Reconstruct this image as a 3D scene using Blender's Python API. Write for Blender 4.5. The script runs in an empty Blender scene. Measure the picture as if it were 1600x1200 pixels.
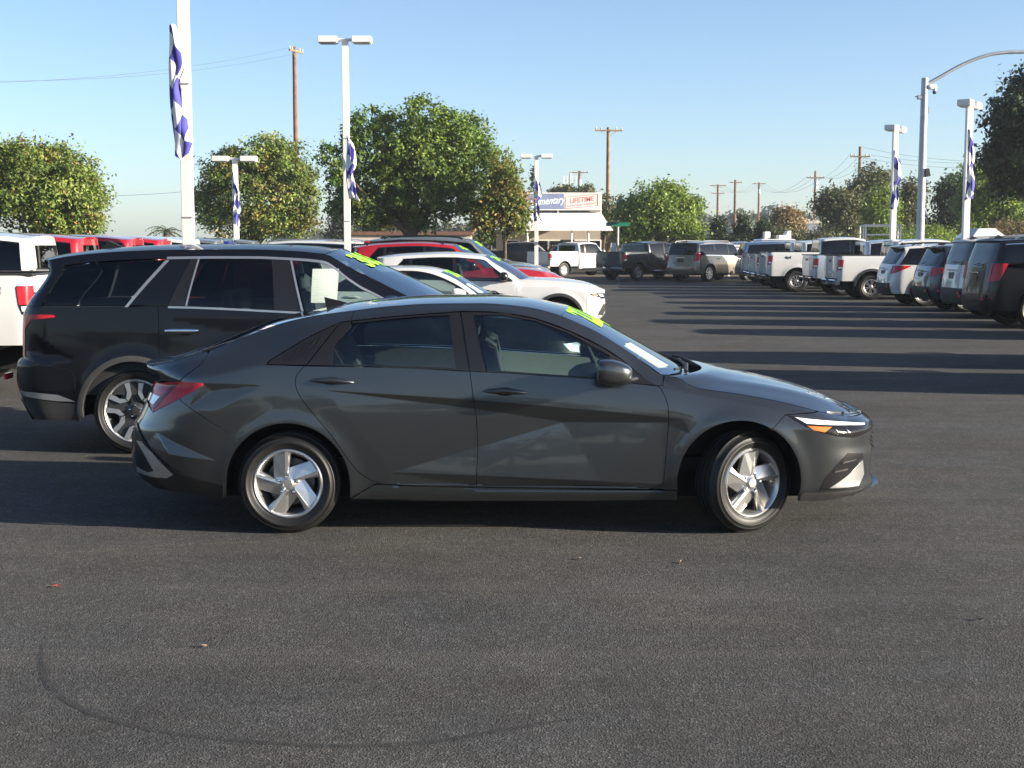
import bpy, math, random
import numpy as np
from mathutils import Vector, Matrix
from mathutils.geometry import delaunay_2d_cdt

SC = bpy.context.scene
COL = SC.collection
R = math.radians
rng = np.random.default_rng(7)
random.seed(7)

# ---------------------------------------------------------------- camera, sky, sun, exposure
CAM_H = 1.74
FPX = 2126.0
PITCH = math.atan(217.0 / FPX)
cam = bpy.data.cameras.new('camera')
cam.sensor_width = 36.0
cam.lens = FPX / 1600.0 * 36.0
cam.clip_start = 0.1
cam.clip_end = 6000.0
cam_ob = bpy.data.objects.new('camera', cam)
COL.objects.link(cam_ob)
cam_ob.location = (0, 0, CAM_H)
cam_ob.rotation_euler = (math.pi / 2 - PITCH, 0, 0)
SC.camera = cam_ob

SUN_EL = 14.5      # degrees above the horizon
SUN_AZ = -15.0      # degrees from +x towards +y
SUN_STRENGTH = 5.0
SKY_STRENGTH = 0.076
EXPOSURE = 1.64
world = bpy.data.worlds.new('World')
SC.world = world
world.use_nodes = True
wn = world.node_tree
wn.nodes.clear()
wo = wn.nodes.new('ShaderNodeOutputWorld')
wb = wn.nodes.new('ShaderNodeBackground')
sky = wn.nodes.new('ShaderNodeTexSky')
sky.sky_type = 'NISHITA'
sky.sun_disc = False
sky.sun_elevation = R(SUN_EL)
sky.sun_rotation = R(90.0 - SUN_AZ)
sky.altitude = 50
sky.air_density = 0.75
sky.dust_density = 0.9
sky.ozone_density = 2.2
wb.inputs['Strength'].default_value = SKY_STRENGTH
wn.links.new(sky.outputs[0], wb.inputs['Color'])
wn.links.new(wb.outputs[0], wo.inputs['Surface'])

sl = bpy.data.lights.new('sun', 'SUN')
sl.energy = SUN_STRENGTH
sl.angle = R(0.5)
sl.color = (1.0, 0.90, 0.74)
sun_ob = bpy.data.objects.new('sun', sl)
COL.objects.link(sun_ob)
_sd = Vector((math.cos(R(SUN_EL)) * math.cos(R(SUN_AZ)), math.cos(R(SUN_EL)) * math.sin(R(SUN_AZ)), math.sin(R(SUN_EL))))
sun_ob.rotation_euler = _sd.to_track_quat('Z', 'Y').to_euler()
sun_ob.location = (40, -6, 30)

SC.view_settings.view_transform = 'Standard'
SC.view_settings.look = 'None'
SC.view_settings.exposure = EXPOSURE
SC.view_settings.gamma = 1.0
SC.view_settings.use_curve_mapping = False
SC.render.engine = 'CYCLES'
SC.cycles.max_bounces = 8
SC.cycles.diffuse_bounces = 3
SC.cycles.glossy_bounces = 4
SC.cycles.transparent_max_bounces = 16
SC.cycles.transmission_bounces = 4
SC.cycles.volume_bounces = 0
SC.cycles.use_denoising = True
SC.cycles.caustics_reflective = False
SC.cycles.caustics_refractive = False

# ---------------------------------------------------------------- measuring from the photograph's view
CP, SP_ = math.cos(PITCH), math.sin(PITCH)
def U(px, py, Y):
    yu = (600.0 - py) / FPX
    t = Y / (CP + yu * SP_)
    return (px - 800.0) / FPX * t, CAM_H + t * (-SP_ + yu * CP)
def GX(px, Y, z=0.8):
    t = Y * CP - (z - CAM_H) * SP_
    return (px - 800.0) / FPX * t
def GY(py):
    """distance of a ground point seen at this picture row"""
    yu = (600.0 - py) / FPX
    t = CAM_H / (SP_ - yu * CP)
    return t * (CP + yu * SP_)
def ZH(py, Y):
    return U(800, py, Y)[1]

# ---------------------------------------------------------------- object helpers
def tag(o, label=None, cat=None, group=None, kind=None):
    if label: o['label'] = label
    if cat: o['category'] = cat
    if group: o['group'] = group
    if kind: o['kind'] = kind
    return o
def link(o, parent=None):
    COL.objects.link(o)
    if parent is not None: o.parent = parent
    return o
def thing(name, label, cat, loc=(0, 0, 0), rz=0.0, group=None):
    o = bpy.data.objects.new(name, None)
    o.empty_display_size = 0.2
    COL.objects.link(o)
    o.location = loc
    o.rotation_euler = (0, 0, rz)
    return tag(o, label, cat, group)
def mesh_ob(name, V, F, mat, parent=None, smooth=True, normals=None, sharp=None):
    me = bpy.data.meshes.new(name)
    me.from_pydata([tuple(map(float, v)) for v in V], [], [tuple(int(i) for i in f) for f in F])
    if mat is not None: me.materials.append(mat)
    if smooth:
        me.polygons.foreach_set('use_smooth', [True] * len(me.polygons))
    if normals is not None:
        me.normals_split_custom_set_from_vertices([tuple(map(float, n)) for n in normals])
    elif smooth and sharp is not None:
        me.set_sharp_from_angle(angle=R(sharp))
    me.update()
    return link(bpy.data.objects.new(name, me), parent)

class MB:
    """collects boxes, tubes, lathes for one mesh"""
    def __init__(s): s.V = []; s.F = []
    def add(s, V, F):
        n = len(s.V); s.V += [tuple(v) for v in V]; s.F += [tuple(i + n for i in f) for f in F]; return s
    def box(s, c, d, rz=0.0, ry=0.0, bev=0.0):
        x, y, z = d[0] / 2, d[1] / 2, d[2] / 2
        M = Matrix.Rotation(rz, 3, 'Z') @ Matrix.Rotation(ry, 3, 'Y')
        if bev <= 0:
            P = [(-x, -y, -z), (x, -y, -z), (x, y, -z), (-x, y, -z), (-x, -y, z), (x, -y, z), (x, y, z), (-x, y, z)]
            F = [(0, 3, 2, 1), (4, 5, 6, 7), (0, 1, 5, 4), (1, 2, 6, 5), (2, 3, 7, 6), (3, 0, 4, 7)]
        else:
            b = min(bev, x * .9, y * .9, z * .9)
            P = []
            for zz, ins in ((-z, b), (-z + b, 0), (z - b, 0), (z, b)):
                X, Y = x - ins, y - ins
                c2 = b * 0.6
                P += [(-X + c2, -Y, zz), (X - c2, -Y, zz), (X, -Y + c2, zz), (X, Y - c2, zz), (X - c2, Y, zz), (-X + c2, Y, zz), (-X, Y - c2, zz), (-X, -Y + c2, zz)]
            F = [tuple(range(7, -1, -1)), tuple(range(24, 32))]
            for k in range(3):
                for i in range(8):
                    j = (i + 1) % 8
                    F.append((k * 8 + i, k * 8 + j, k * 8 + 8 + j, k * 8 + 8 + i))
        C = Vector(c)
        return s.add([M @ Vector(p) + C for p in P], F)
    def tube(s, pts, radii, n=8, cap=True):
        pts = [Vector(p) for p in pts]
        if not hasattr(radii, '__len__'): radii = [radii] * len(pts)
        V = []; F = []
        up = Vector((0, 0, 1))
        for i, p in enumerate(pts):
            d = (pts[min(i + 1, len(pts) - 1)] - pts[max(i - 1, 0)]).normalized()
            a = d.cross(up)
            if a.length < 0.05: a = d.cross(Vector((0, 1, 0)))
            a.normalize(); b = d.cross(a).normalized()
            for k in range(n):
                t = 2 * math.pi * k / n
                V.append(p + (a * math.cos(t) + b * math.sin(t)) * radii[i])
        for i in range(len(pts) - 1):
            for k in range(n):
                k2 = (k + 1) % n
                F.append((i * n + k, i * n + k2, i * n + n + k2, i * n + n + k))
        if cap:
            F.append(tuple(range(n - 1, -1, -1))); F.append(tuple(range((len(pts) - 1) * n, len(pts) * n)))
        return s.add(V, F)
    def lathe_y(s, prof, n=40, c=(0, 0, 0), a0=0.0):
        """revolve (radius, y) pairs about the y axis; outside of a wheel is -y"""
        V = []; F = []
        for (r, y) in prof:
            for k in range(n):
                t = a0 + 2 * math.pi * k / n
                V.append((c[0] + r * math.cos(t), c[1] + y, c[2] + r * math.sin(t)))
        for i in range(len(prof) - 1):
            for k in range(n):
                k2 = (k + 1) % n
                F.append((i * n + k, i * n + k2, i * n + n + k2, i * n + n + k))
        return s.add(V, F)
    def ellipsoid(s, c, r, nu=16, nv=10, e=1.0):
        V = []; F = []
        sg = lambda v, p: math.copysign(abs(v) ** p, v)
        for j in range(nv + 1):
            ph = -math.pi / 2 + math.pi * j / nv
            for i in range(nu):
                th = 2 * math.pi * i / nu
                V.append((c[0] + r[0] * sg(math.cos(ph), e) * sg(math.cos(th), e), c[1] + r[1] * sg(math.cos(ph), e) * sg(math.sin(th), e), c[2] + r[2] * sg(math.sin(ph), e)))
        for j in range(nv):
            for i in range(nu):
                i2 = (i + 1) % nu
                F.append((j * nu + i, j * nu + i2, j * nu + nu + i2, j * nu + nu + i))
        return s.add(V, F)
    def prism(s, poly, y0, y1):
        """polygon in (x, z) extruded along y"""
        n = len(poly)
        V = [(x, y0, z) for x, z in poly] + [(x, y1, z) for x, z in poly]
        F = [tuple(range(n)), tuple(range(2 * n - 1, n - 1, -1))]
        for i in range(n):
            j = (i + 1) % n
            F.append((j, i, n + i, n + j))
        return s.add(V, F)
    def build(s, name, mat, parent=None, smooth=False, sharp=40):
        return mesh_ob(name, s.V, s.F, mat, parent, smooth=smooth, sharp=sharp if smooth else None)

def copy_tree(o, parent=None):
    c = o.copy(); COL.objects.link(c); c.parent = parent
    for ch in list(o.children): copy_tree(ch, c)
    return c
def walk(o):
    yield o
    for c in o.children: yield from walk(c)
def repaint(o, table):
    for q in walk(o):
        if q.type != 'MESH': continue
        for sl_ in q.material_slots:
            if sl_.material and sl_.material.name in table:
                m = table[sl_.material.name]
                sl_.link = 'OBJECT'; sl_.material = m

# ---------------------------------------------------------------- materials
def nm(name):
    m = bpy.data.materials.new(name); m.use_nodes = True
    nt = m.node_tree
    return m, nt, nt.nodes['Principled BSDF']
def N(nt, t, **kw):
    n = nt.nodes.new(t)
    for k, v in kw.items():
        if k in n.inputs: n.inputs[k].default_value = v
        else: setattr(n, k, v)
    return n
def setp(b, **kw):
    for k, v in kw.items():
        b.inputs[k.replace('_', ' ')].default_value = v
def ramp(nt, stops, interp='LINEAR'):
    r = nt.nodes.new('ShaderNodeValToRGB'); e = r.color_ramp; e.interpolation = interp
    while len(e.elements) < len(stops): e.elements.new(0.5)
    for i, (p, c) in enumerate(stops):
        e.elements[i].position = p
        e.elements[i].color = (c[0], c[1], c[2], 1) if hasattr(c, '__len__') else (c, c, c, 1)
    return r
def coords(nt, out='Object', scale=None):
    tc = nt.nodes.new('ShaderNodeTexCoord')
    if scale is None: return tc.outputs[out]
    mp = nt.nodes.new('ShaderNodeMapping'); mp.inputs['Scale'].default_value = scale
    nt.links.new(tc.outputs[out], mp.inputs['Vector']); return mp.outputs['Vector']
def bump(nt, b, h, strength=0.3, dist=0.01):
    n = nt.nodes.new('ShaderNodeBump'); n.inputs['Strength'].default_value = strength; n.inputs['Distance'].default_value = dist
    nt.links.new(h, n.inputs['Height']); nt.links.new(n.outputs['Normal'], b.inputs['Normal'])

def car_paint(name, col, metallic=0.0, rough=0.42, flake=0.0, dust=0.06, coat=1.0):
    m, nt, b = nm(name)
    setp(b, Metallic=metallic, Roughness=rough, Coat_Weight=coat, Coat_Roughness=0.025, Coat_IOR=1.5)
    b.inputs['Specular IOR Level'].default_value = 0.4 if metallic > 0 else 0.15
    v = coords(nt)
    fl = N(nt, 'ShaderNodeTexNoise', Scale=1400.0, Detail=1.0)
    nt.links.new(v, fl.inputs['Vector'])
    du = N(nt, 'ShaderNodeTexNoise', Scale=2.2, Detail=6.0, Roughness=0.65)
    nt.links.new(v, du.inputs['Vector'])
    k = 1 - flake; g = 1 + flake
    r1 = ramp(nt, [(0.35, [c * k for c in col]), (0.7, [min(1, c * g) for c in col])])
    nt.links.new(fl.outputs['Fac'], r1.inputs['Fac'])
    mx = N(nt, 'ShaderNodeMixRGB'); mx.inputs['Color2'].default_value = (0.20, 0.175, 0.14, 1)
    rd = ramp(nt, [(0.42, 0.0), (0.8, dust)])
    nt.links.new(du.outputs['Fac'], rd.inputs['Fac']); nt.links.new(rd.outputs['Color'], mx.inputs['Fac'])
    nt.links.new(r1.outputs['Color'], mx.inputs['Color1']); nt.links.new(mx.outputs['Color'], b.inputs['Base Color'])
    rr = ramp(nt, [(0.4, 0.015), (0.8, 0.06)])
    nt.links.new(du.outputs['Fac'], rr.inputs['Fac']); nt.links.new(rr.outputs['Color'], b.inputs['Coat Roughness'])
    return m
def plain(name, col, rough=0.5, metallic=0.0, spec=0.5, noise=0.0, scale=8.0, bmp=0.0, bscale=200.0, coat=0.0):
    m, nt, b = nm(name)
    setp(b, Roughness=rough, Metallic=metallic, Coat_Weight=coat)
    b.inputs['Specular IOR Level'].default_value = spec
    v = coords(nt)
    n = N(nt, 'ShaderNodeTexNoise', Scale=scale, Detail=6.0, Roughness=0.6)
    nt.links.new(v, n.inputs['Vector'])
    r1 = ramp(nt, [(0.3, [max(0, c * (1 - noise)) for c in col]), (0.7, [min(1, c * (1 + noise)) for c in col])])
    nt.links.new(n.outputs['Fac'], r1.inputs['Fac']); nt.links.new(r1.outputs['Color'], b.inputs['Base Color'])
    if bmp > 0:
        n2 = N(nt, 'ShaderNodeTexNoise', Scale=bscale, Detail=3.0)
        nt.links.new(v, n2.inputs['Vector']); bump(nt, b, n2.outputs['Fac'], bmp, 0.004)
    return m
def glass(name, tint, gloss_rough=0.0, dens=1.4):
    """thin car glass: tinted see-through film with a fresnel reflection"""
    m = bpy.data.materials.new(name); m.use_nodes = True
    nt = m.node_tree; nt.nodes.clear()
    o = nt.nodes.new('ShaderNodeOutputMaterial')
    t = N(nt, 'ShaderNodeBsdfTransparent'); t.inputs['Color'].default_value = (*tint, 1)
    g = N(nt, 'ShaderNodeBsdfGlossy'); g.inputs['Roughness'].default_value = gloss_rough
    g.inputs['Color'].default_value = (0.95, 0.97, 1.0, 1)
    f = N(nt, 'ShaderNodeFresnel', IOR=1.55)
    k = N(nt, 'ShaderNodeMath', operation='MULTIPLY'); k.inputs[1].default_value = dens
    k.use_clamp = True
    nt.links.new(f.outputs[0], k.inputs[0])
    mx = nt.nodes.new('ShaderNodeMixShader')
    nt.links.new(k.outputs[0], mx.inputs['Fac']); nt.links.new(t.outputs[0], mx.inputs[1]); nt.links.new(g.outputs[0], mx.inputs[2])
    nt.links.new(mx.outputs[0], o.inputs['Surface'])
    return m

PAINT = {
 'gray': car_paint('paint_gray', (0.064, 0.070, 0.076), 0.82, 0.30, 0.35, 0.03),
 'black': car_paint('paint_black', (0.003, 0.004, 0.007), 0.0, 0.4, 0.0, 0.0, 0.45),
 'white': car_paint('paint_white', (0.52, 0.52, 0.51), 0.0, 0.45, 0.0, 0.05),
 'red': car_paint('paint_red', (0.36, 0.008, 0.018), 0.15, 0.4, 0.2, 0.03),
 'tan': car_paint('paint_tan', (0.21, 0.185, 0.155), 0.6, 0.38, 0.2, 0.05),
 'silver': car_paint('paint_silver', (0.40, 0.45, 0.52), 0.5, 0.4, 0.2, 0.05),
 'darkgray': car_paint('paint_darkgray', (0.020, 0.022, 0.026), 0.35, 0.4, 0.2, 0.05),
 'midgray': car_paint('paint_midgray', (0.16, 0.17, 0.18), 0.5, 0.4, 0.2, 0.06),
 'bluegray': car_paint('paint_bluegray', (0.022, 0.032, 0.048), 0.4, 0.4, 0.2, 0.03),
 'blue': car_paint('paint_blue', (0.008, 0.02, 0.16), 0.3, 0.4, 0.2, 0.03),
}
M = {
 'glass': glass('clear_glass', (0.62, 0.72, 0.70)),
 'shield': glass('windshield_glass', (0.50, 0.64, 0.66), 0.0, 0.62),
 'tint': glass('tinted_glass', (0.045, 0.05, 0.06), 0.0, 0.8),
 'trim': plain('black_gloss_trim', (0.010, 0.010, 0.011), 0.22, 0, 0.5),
 'plastic': plain('black_plastic', (0.022, 0.022, 0.023), 0.6, 0, 0.4, 0.2, 30, 0.15, 500),
 'cladding': plain('gray_cladding', (0.048, 0.047, 0.046), 0.65, 0, 0.4, 0.15, 12, 0.1, 500),
 'rubber': plain('tyre_rubber', (0.0095, 0.0092, 0.009), 0.50, 0, 0.42, 0.35, 9, 0.12, 420),
 'alloy': plain('alloy_silver', (0.64, 0.63, 0.62), 0.30, 0.9, 0.5, 0.06, 20),
 'alloy_dark': plain('alloy_dark', (0.06, 0.06, 0.065), 0.4, 0.6, 0.5, 0.1, 20),
 'machined': plain('machined_alloy', (0.74, 0.74, 0.75), 0.34, 0.9, 0.5, 0.04, 40),
 'chrome': plain('chrome', (0.75, 0.76, 0.78), 0.07, 1.0, 0.5),
 'satin': plain('satin_silver', (0.52, 0.52, 0.52), 0.32, 0.85, 0.5, 0.04, 12),
 'disc': plain('brake_disc', (0.20, 0.19, 0.18), 0.4, 0.9, 0.5, 0.15, 30),
 'under': plain('underbody_black', (0.010, 0.010, 0.010), 0.8, 0, 0.2),
 'seat': plain('seat_cloth', (0.055, 0.056, 0.058), 0.85, 0, 0.2, 0.15, 40, 0.2, 300),
 'seat_light': plain('seat_gray_cloth', (0.20, 0.205, 0.19), 0.8, 0, 0.2, 0.1, 40, 0.2, 300),
 'dash': plain('dashboard_vinyl', (0.03, 0.031, 0.033), 0.6, 0, 0.3, 0.1, 30, 0.1, 400),
 'doorcard': plain('door_card_vinyl', (0.24, 0.25, 0.22), 0.7, 0, 0.3, 0.06, 15, 0.1, 300),
 'headliner': plain('headliner_cloth', (0.30, 0.30, 0.28), 0.9, 0, 0.1, 0.05, 30),
 'red_lens': plain('red_lens', (0.46, 0.012, 0.022), 0.16, 0, 0.35, 0.2, 40),
 'dark_lens': plain('smoked_red_lens', (0.10, 0.004, 0.010), 0.14, 0, 0.35, 0.15, 40),
 'clear_lens': plain('clear_lens', (0.62, 0.66, 0.72), 0.10, 0.2, 0.6, 0.1, 60, coat=1.0),
 'lamp_dark': plain('lamp_housing', (0.010, 0.010, 0.011), 0.15, 0.0, 0.35, 0.1, 60),
 'amber': plain('amber_lens', (0.62, 0.17, 0.015), 0.18, 0.1, 0.6, 0.25, 60, coat=1.0),
 'drl': plain('white_light_bar', (0.78, 0.82, 0.86), 0.15, 0, 0.6, 0.03, 20, coat=1.0),
 'lime': plain('lime_window_paint', (0.29, 0.76, 0.04), 0.7, 0, 0.3, 0.12, 30),
 'plate_dark': plain('dark_plate', (0.03, 0.03, 0.035), 0.4),
 'plate_pale': plain('pale_plate', (0.55, 0.56, 0.56), 0.4, 0, 0.5, 0.2, 40),
 'bedliner': plain('black_bedliner', (0.015, 0.015, 0.015), 0.8, 0, 0.3, 0.2, 20),
 'badge': plain('dark_badge', (0.035, 0.04, 0.06), 0.3, 0.5, 0.5),
}
def paper_mat():
    m, nt, b = nm('printed_paper')
    setp(b, Roughness=0.7)
    v = coords(nt, 'UV')
    br = N(nt, 'ShaderNodeTexBrick'); br.inputs['Scale'].default_value = 1.0
    br.inputs['Brick Width'].default_value = 0.33; br.inputs['Row Height'].default_value = 0.06; br.inputs['Mortar Size'].default_value = 0.022
    br.inputs['Color1'].default_value = (0.60, 0.68, 0.62, 1); br.inputs['Color2'].default_value = (0.74, 0.84, 0.76, 1)
    br.inputs['Mortar'].default_value = (0.74, 0.85, 0.76, 1); br.inputs['Bias'].default_value = 0.25
    nt.links.new(v, br.inputs['Vector']); nt.links.new(br.outputs['Color'], b.inputs['Base Color'])
    tr = nt.nodes.new('ShaderNodeBsdfTranslucent'); nt.links.new(br.outputs['Color'], tr.inputs['Color'])
    mx = nt.nodes.new('ShaderNodeMixShader'); mx.inputs['Fac'].default_value = .5
    o = [n for n in nt.nodes if n.type == 'OUTPUT_MATERIAL'][0]
    nt.links.new(b.outputs[0], mx.inputs[1]); nt.links.new(tr.outputs[0], mx.inputs[2]); nt.links.new(mx.outputs[0], o.inputs['Surface'])
    return m
M['paper'] = paper_mat()
# ---------------------------------------------------------------- body surfaces
def pchip_m(x, y):
    h = np.diff(x, axis=-1); h = np.where(np.abs(h) < 1e-6, 1e-6, h); d = np.diff(y, axis=-1) / h
    m = np.zeros_like(y)
    m[..., 0] = d[..., 0]; m[..., -1] = d[..., -1]
    if y.shape[-1] > 2:
        d0, d1, h0, h1 = d[..., :-1], d[..., 1:], h[..., :-1], h[..., 1:]
        w1, w2 = 2 * h1 + h0, h1 + 2 * h0
        ok = d0 * d1 > 0
        den = np.where(ok, w1 / np.where(ok, d0, 1) + w2 / np.where(ok, d1, 1), 1)
        m[..., 1:-1] = np.where(ok, (w1 + w2) / den, 0)
    return m
def herm(t, h, y0, y1, m0, m1):
    t2 = t * t; t3 = t2 * t
    return (2 * t3 - 3 * t2 + 1) * y0 + (t3 - 2 * t2 + t) * h * m0 + (-2 * t3 + 3 * t2) * y1 + (t3 - t2) * h * m1
class Curve:
    def __init__(s, pts, lin=False):
        p = sorted(pts); s.x = np.array([a[0] for a in p], float); s.y = np.array([a[1] for a in p], float)
        s.m = pchip_m(s.x, s.y); s.lin = lin
    def __call__(s, q):
        q = np.asarray(q, float); qc = np.clip(q, s.x[0], s.x[-1])
        if s.lin or len(s.x) < 3: return np.interp(qc, s.x, s.y)
        i = np.clip(np.searchsorted(s.x, qc) - 1, 0, len(s.x) - 2)
        h = s.x[i + 1] - s.x[i]
        return herm((qc - s.x[i]) / h, h, s.y[i], s.y[i + 1], s.m[i], s.m[i + 1])
class Body:
    """half width W(x, z) of a vehicle side, from lines of (x, z, w), bottom to top"""
    def __init__(s, lines, nose=None, tail=None, flares=(), extra=None):
        s.zl = [Curve([(p[0], p[1]) for p in L]) for L in lines]
        s.wl = [Curve([(p[0], p[2]) for p in L]) for L in lines]
        s.nose, s.tail, s.flares, s.extra = nose, tail, flares, extra
    def w0(s, x, z):
        x, z = np.broadcast_arrays(np.asarray(x, float), np.asarray(z, float))
        Z = np.stack([c(x) for c in s.zl], -1); Wd = np.stack([c(x) for c in s.wl], -1)
        for k in range(1, Z.shape[-1]): Z[..., k] = np.maximum(Z[..., k], Z[..., k - 1] + 0.006)
        m = pchip_m(Z, Wd)
        zc = np.clip(z, Z[..., 0], Z[..., -1])
        i = np.clip((zc[..., None] >= Z[..., 1:-1]).sum(-1), 0, Z.shape[-1] - 2)[..., None]
        g = lambda A, j: np.take_along_axis(A, j, -1)[..., 0]
        z0, z1 = g(Z, i), g(Z, i + 1)
        w = herm((zc - z0) / (z1 - z0), z1 - z0, g(Wd, i), g(Wd, i + 1), g(m, i), g(m, i + 1))
        return w
    def fac(s, x, z):
        f = np.ones(np.broadcast(x, z).shape)
        for sgn, e in ((1, s.nose), (-1, s.tail)):
            if e is None: continue
            xa, prof, n = e
            t = np.clip((np.asarray(x) - xa) / (prof(z) - xa), 0, 0.9995)
            f = f * (1 - t ** n) ** (1.0 / n)
        return f
    def W(s, x, z):
        x = np.asarray(x, float); z = np.asarray(z, float)
        w = s.w0(x, z) * s.fac(x, z)
        for (cx, cz, r, wd, amt) in s.flares:
            d = np.hypot(x - cx, z - cz) - r
            w = w + amt * np.exp(-np.clip(d, 0, None) ** 2 / wd ** 2) * (z > cz - 0.25)
        if s.extra is not None: w = w + s.extra(x, z)
        return w
    def nrm(s, x, z, e=0.004):
        wx = (s.W(x + e, z) - s.W(x - e, z)) / (2 * e); wz = (s.W(x, z + e) - s.W(x, z - e)) / (2 * e)
        n = np.stack([-wx, -np.ones_like(wx), -wz], -1)
        return n / np.linalg.norm(n, axis=-1, keepdims=True)
    def end_x(s, which, y, z):
        xa, prof, n = s.nose if which == 'nose' else s.tail
        xn = prof(z); x = xn + 0 * y
        for _ in range(3):
            w = s.w0(x, z); t = (1 - np.clip(np.abs(y) / w, 0, 1) ** n) ** (1 / n); x = xa + t * (xn - xa)
        return x
def in_poly(P, Q):
    x, z = Q[:, 0], Q[:, 1]; c = np.zeros(len(Q), bool)
    n = len(P)
    for i in range(n):
        x0, z0 = P[i]; x1, z1 = P[(i + 1) % n]
        if z0 == z1: continue
        k = ((z0 > z) != (z1 > z)) & (x < (x1 - x0) * (z - z0) / (z1 - z0) + x0)
        c ^= k
    return c
def seg_dist(P, Q):
    A = P; Bv = np.roll(P, -1, 0); d = np.full(len(Q), 9.0)
    for a, b in zip(A, Bv):
        ab = b - a; L = max(ab @ ab, 1e-12)
        t = np.clip(((Q - a) @ ab) / L, 0, 1)
        d = np.minimum(d, np.linalg.norm(Q - a - t[:, None] * ab, axis=1))
    return d
def resample(P, step, closed=True):
    out = []
    n = len(P)
    for i in range(n if closed else n - 1):
        a, b = P[i], P[(i + 1) % n]
        k = max(1, int(np.ceil(np.linalg.norm(b - a) / step)))
        for j in range(k): out.append(a + (b - a) * j / k)
    if not closed: out.append(P[-1])
    return np.array(out)
def inset(P, d):
    a = np.roll(P, 1, 0); b = np.roll(P, -1, 0)
    e0 = P - a; e1 = b - P
    e0 /= np.maximum(np.linalg.norm(e0, axis=1, keepdims=True), 1e-9); e1 /= np.maximum(np.linalg.norm(e1, axis=1, keepdims=True), 1e-9)
    n0 = np.stack([-e0[:, 1], e0[:, 0]], 1); n1 = np.stack([-e1[:, 1], e1[:, 0]], 1)
    m = n0 + n1; L = np.linalg.norm(m, axis=1, keepdims=True); m = m / np.maximum(L, 1e-6)
    k = 1 / np.maximum((m * n0).sum(1, keepdims=True), 0.45)
    return P + m * d * k, m
def panel(B, outline, name, mat, parent, step=0.03, off=0.0, gap=0.002, flange=0.012, sides=(-1, 1), crease=()):
    """a sheet on the vehicle side: outline in (x, z); one object for each side"""
    P = np.array(outline, float)
    keep = np.linalg.norm(P - np.roll(P, 1, 0), axis=1) > 1e-4
    P = P[keep]
    area = 0.5 * np.sum(P[:, 0] * np.roll(P[:, 1], -1) - np.roll(P[:, 0], -1) * P[:, 1])
    if area < 0: P = P[::-1].copy()
    P = resample(P, step)
    P, nv = inset(P, gap)
    lo, hi = P.min(0), P.max(0)
    gx = np.arange(lo[0] + step * 0.5, hi[0], step); gz = np.arange(lo[1] + step * 0.5, hi[1], step)
    if len(gx) and len(gz):
        G = np.stack(np.meshgrid(gx, gz), -1).reshape(-1, 2)
        G[:, 0] += ((np.arange(len(G)) // len(gx)) % 2) * step * 0.5
        G = G[in_poly(P, G)]
        ex = []
        for c in crease:
            c = np.array(c, float); c = resample(c, 0.012, False)
            d = np.gradient(c, axis=0); d /= np.linalg.norm(d, axis=1, keepdims=True); nn = np.stack([-d[:, 1], d[:, 0]], 1)
            for q in (c + nn * 0.004, c - nn * 0.004):
                q = q[in_poly(P, q)]
                if len(q): q = q[seg_dist(P, q) > 0.004]
                if len(q): ex.append(q)
            if len(G): G = G[seg_dist_open(c, G) > 0.008]
        if len(G): G = G[seg_dist(P, G) > step * 0.42]
        if ex: G = np.vstack([G] + ex)
    else: G = np.zeros((0, 2))
    Q = np.vstack([P, G])
    vs, es, fs, *_ = delaunay_2d_cdt([Vector((float(a), float(b))) for a, b in Q], [], [list(range(len(P)))], 1, 1e-6)
    Q = np.array([(v.x, v.y) for v in vs])
    T = [f if (Q[f[1]] - Q[f[0]])[0] * (Q[f[2]] - Q[f[0]])[1] - (Q[f[1]] - Q[f[0]])[1] * (Q[f[2]] - Q[f[0]])[0] > 0 else f[::-1] for f in fs]
    w = B.W(Q[:, 0], Q[:, 1]); n = B.nrm(Q[:, 0], Q[:, 1])
    V = np.stack([Q[:, 0], -w, Q[:, 1]], 1) + n * off
    bw = B.W(P[:, 0], P[:, 1]); bn = B.nrm(P[:, 0], P[:, 1])
    b0 = np.stack([P[:, 0], -bw, P[:, 1]], 1) + bn * off
    b1 = b0 - bn * flange
    k = len(V); m = len(P)
    VV = np.vstack([V, b0, b1])
    on = np.stack([-nv[:, 0], np.zeros(m), -nv[:, 1]], 1)
    NN = np.vstack([n, on, on])
    F = list(T)
    if flange > 0:
        F += [(k + i, k + m + i, k + m + (i + 1) % m, k + (i + 1) % m) for i in range(m)]
    obs = []
    for s in sides:
        if s < 0: obs.append(mesh_ob(name, VV, F, mat, parent, True, NN))
        else:
            V2 = VV * (1, -1, 1); N2 = NN * (1, -1, 1)
            obs.append(mesh_ob(name, V2, [f[::-1] for f in F], mat, parent, True, N2))
    return obs
def seg_dist_open(C, Q):
    d = np.full(len(Q), 9.0)
    for a, b in zip(C[:-1], C[1:]):
        ab = b - a; L = max(ab @ ab, 1e-12); t = np.clip(((Q - a) @ ab) / L, 0, 1)
        d = np.minimum(d, np.linalg.norm(Q - a - t[:, None] * ab, axis=1))
    return d
def grid_ob(G, name, mat, parent, flip=False, sharp=None, uv=False):
    G = np.asarray(G, float); nr, nc, _ = G.shape
    F = []
    for i in range(nr - 1):
        for j in range(nc - 1):
            f = (i * nc + j, i * nc + j + 1, (i + 1) * nc + j + 1, (i + 1) * nc + j)
            F.append(f[::-1] if flip else f)
    o = mesh_ob(name, G.reshape(-1, 3), F, mat, parent, True, None, sharp)
    if uv:
        l = o.data.uv_layers.new(name='UVMap')
        for p in o.data.polygons:
            for li, vi in zip(p.loop_indices, p.vertices):
                l.data[li].uv = ((vi % nc) / (nc - 1), (vi // nc) / (nr - 1))
    return o
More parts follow.
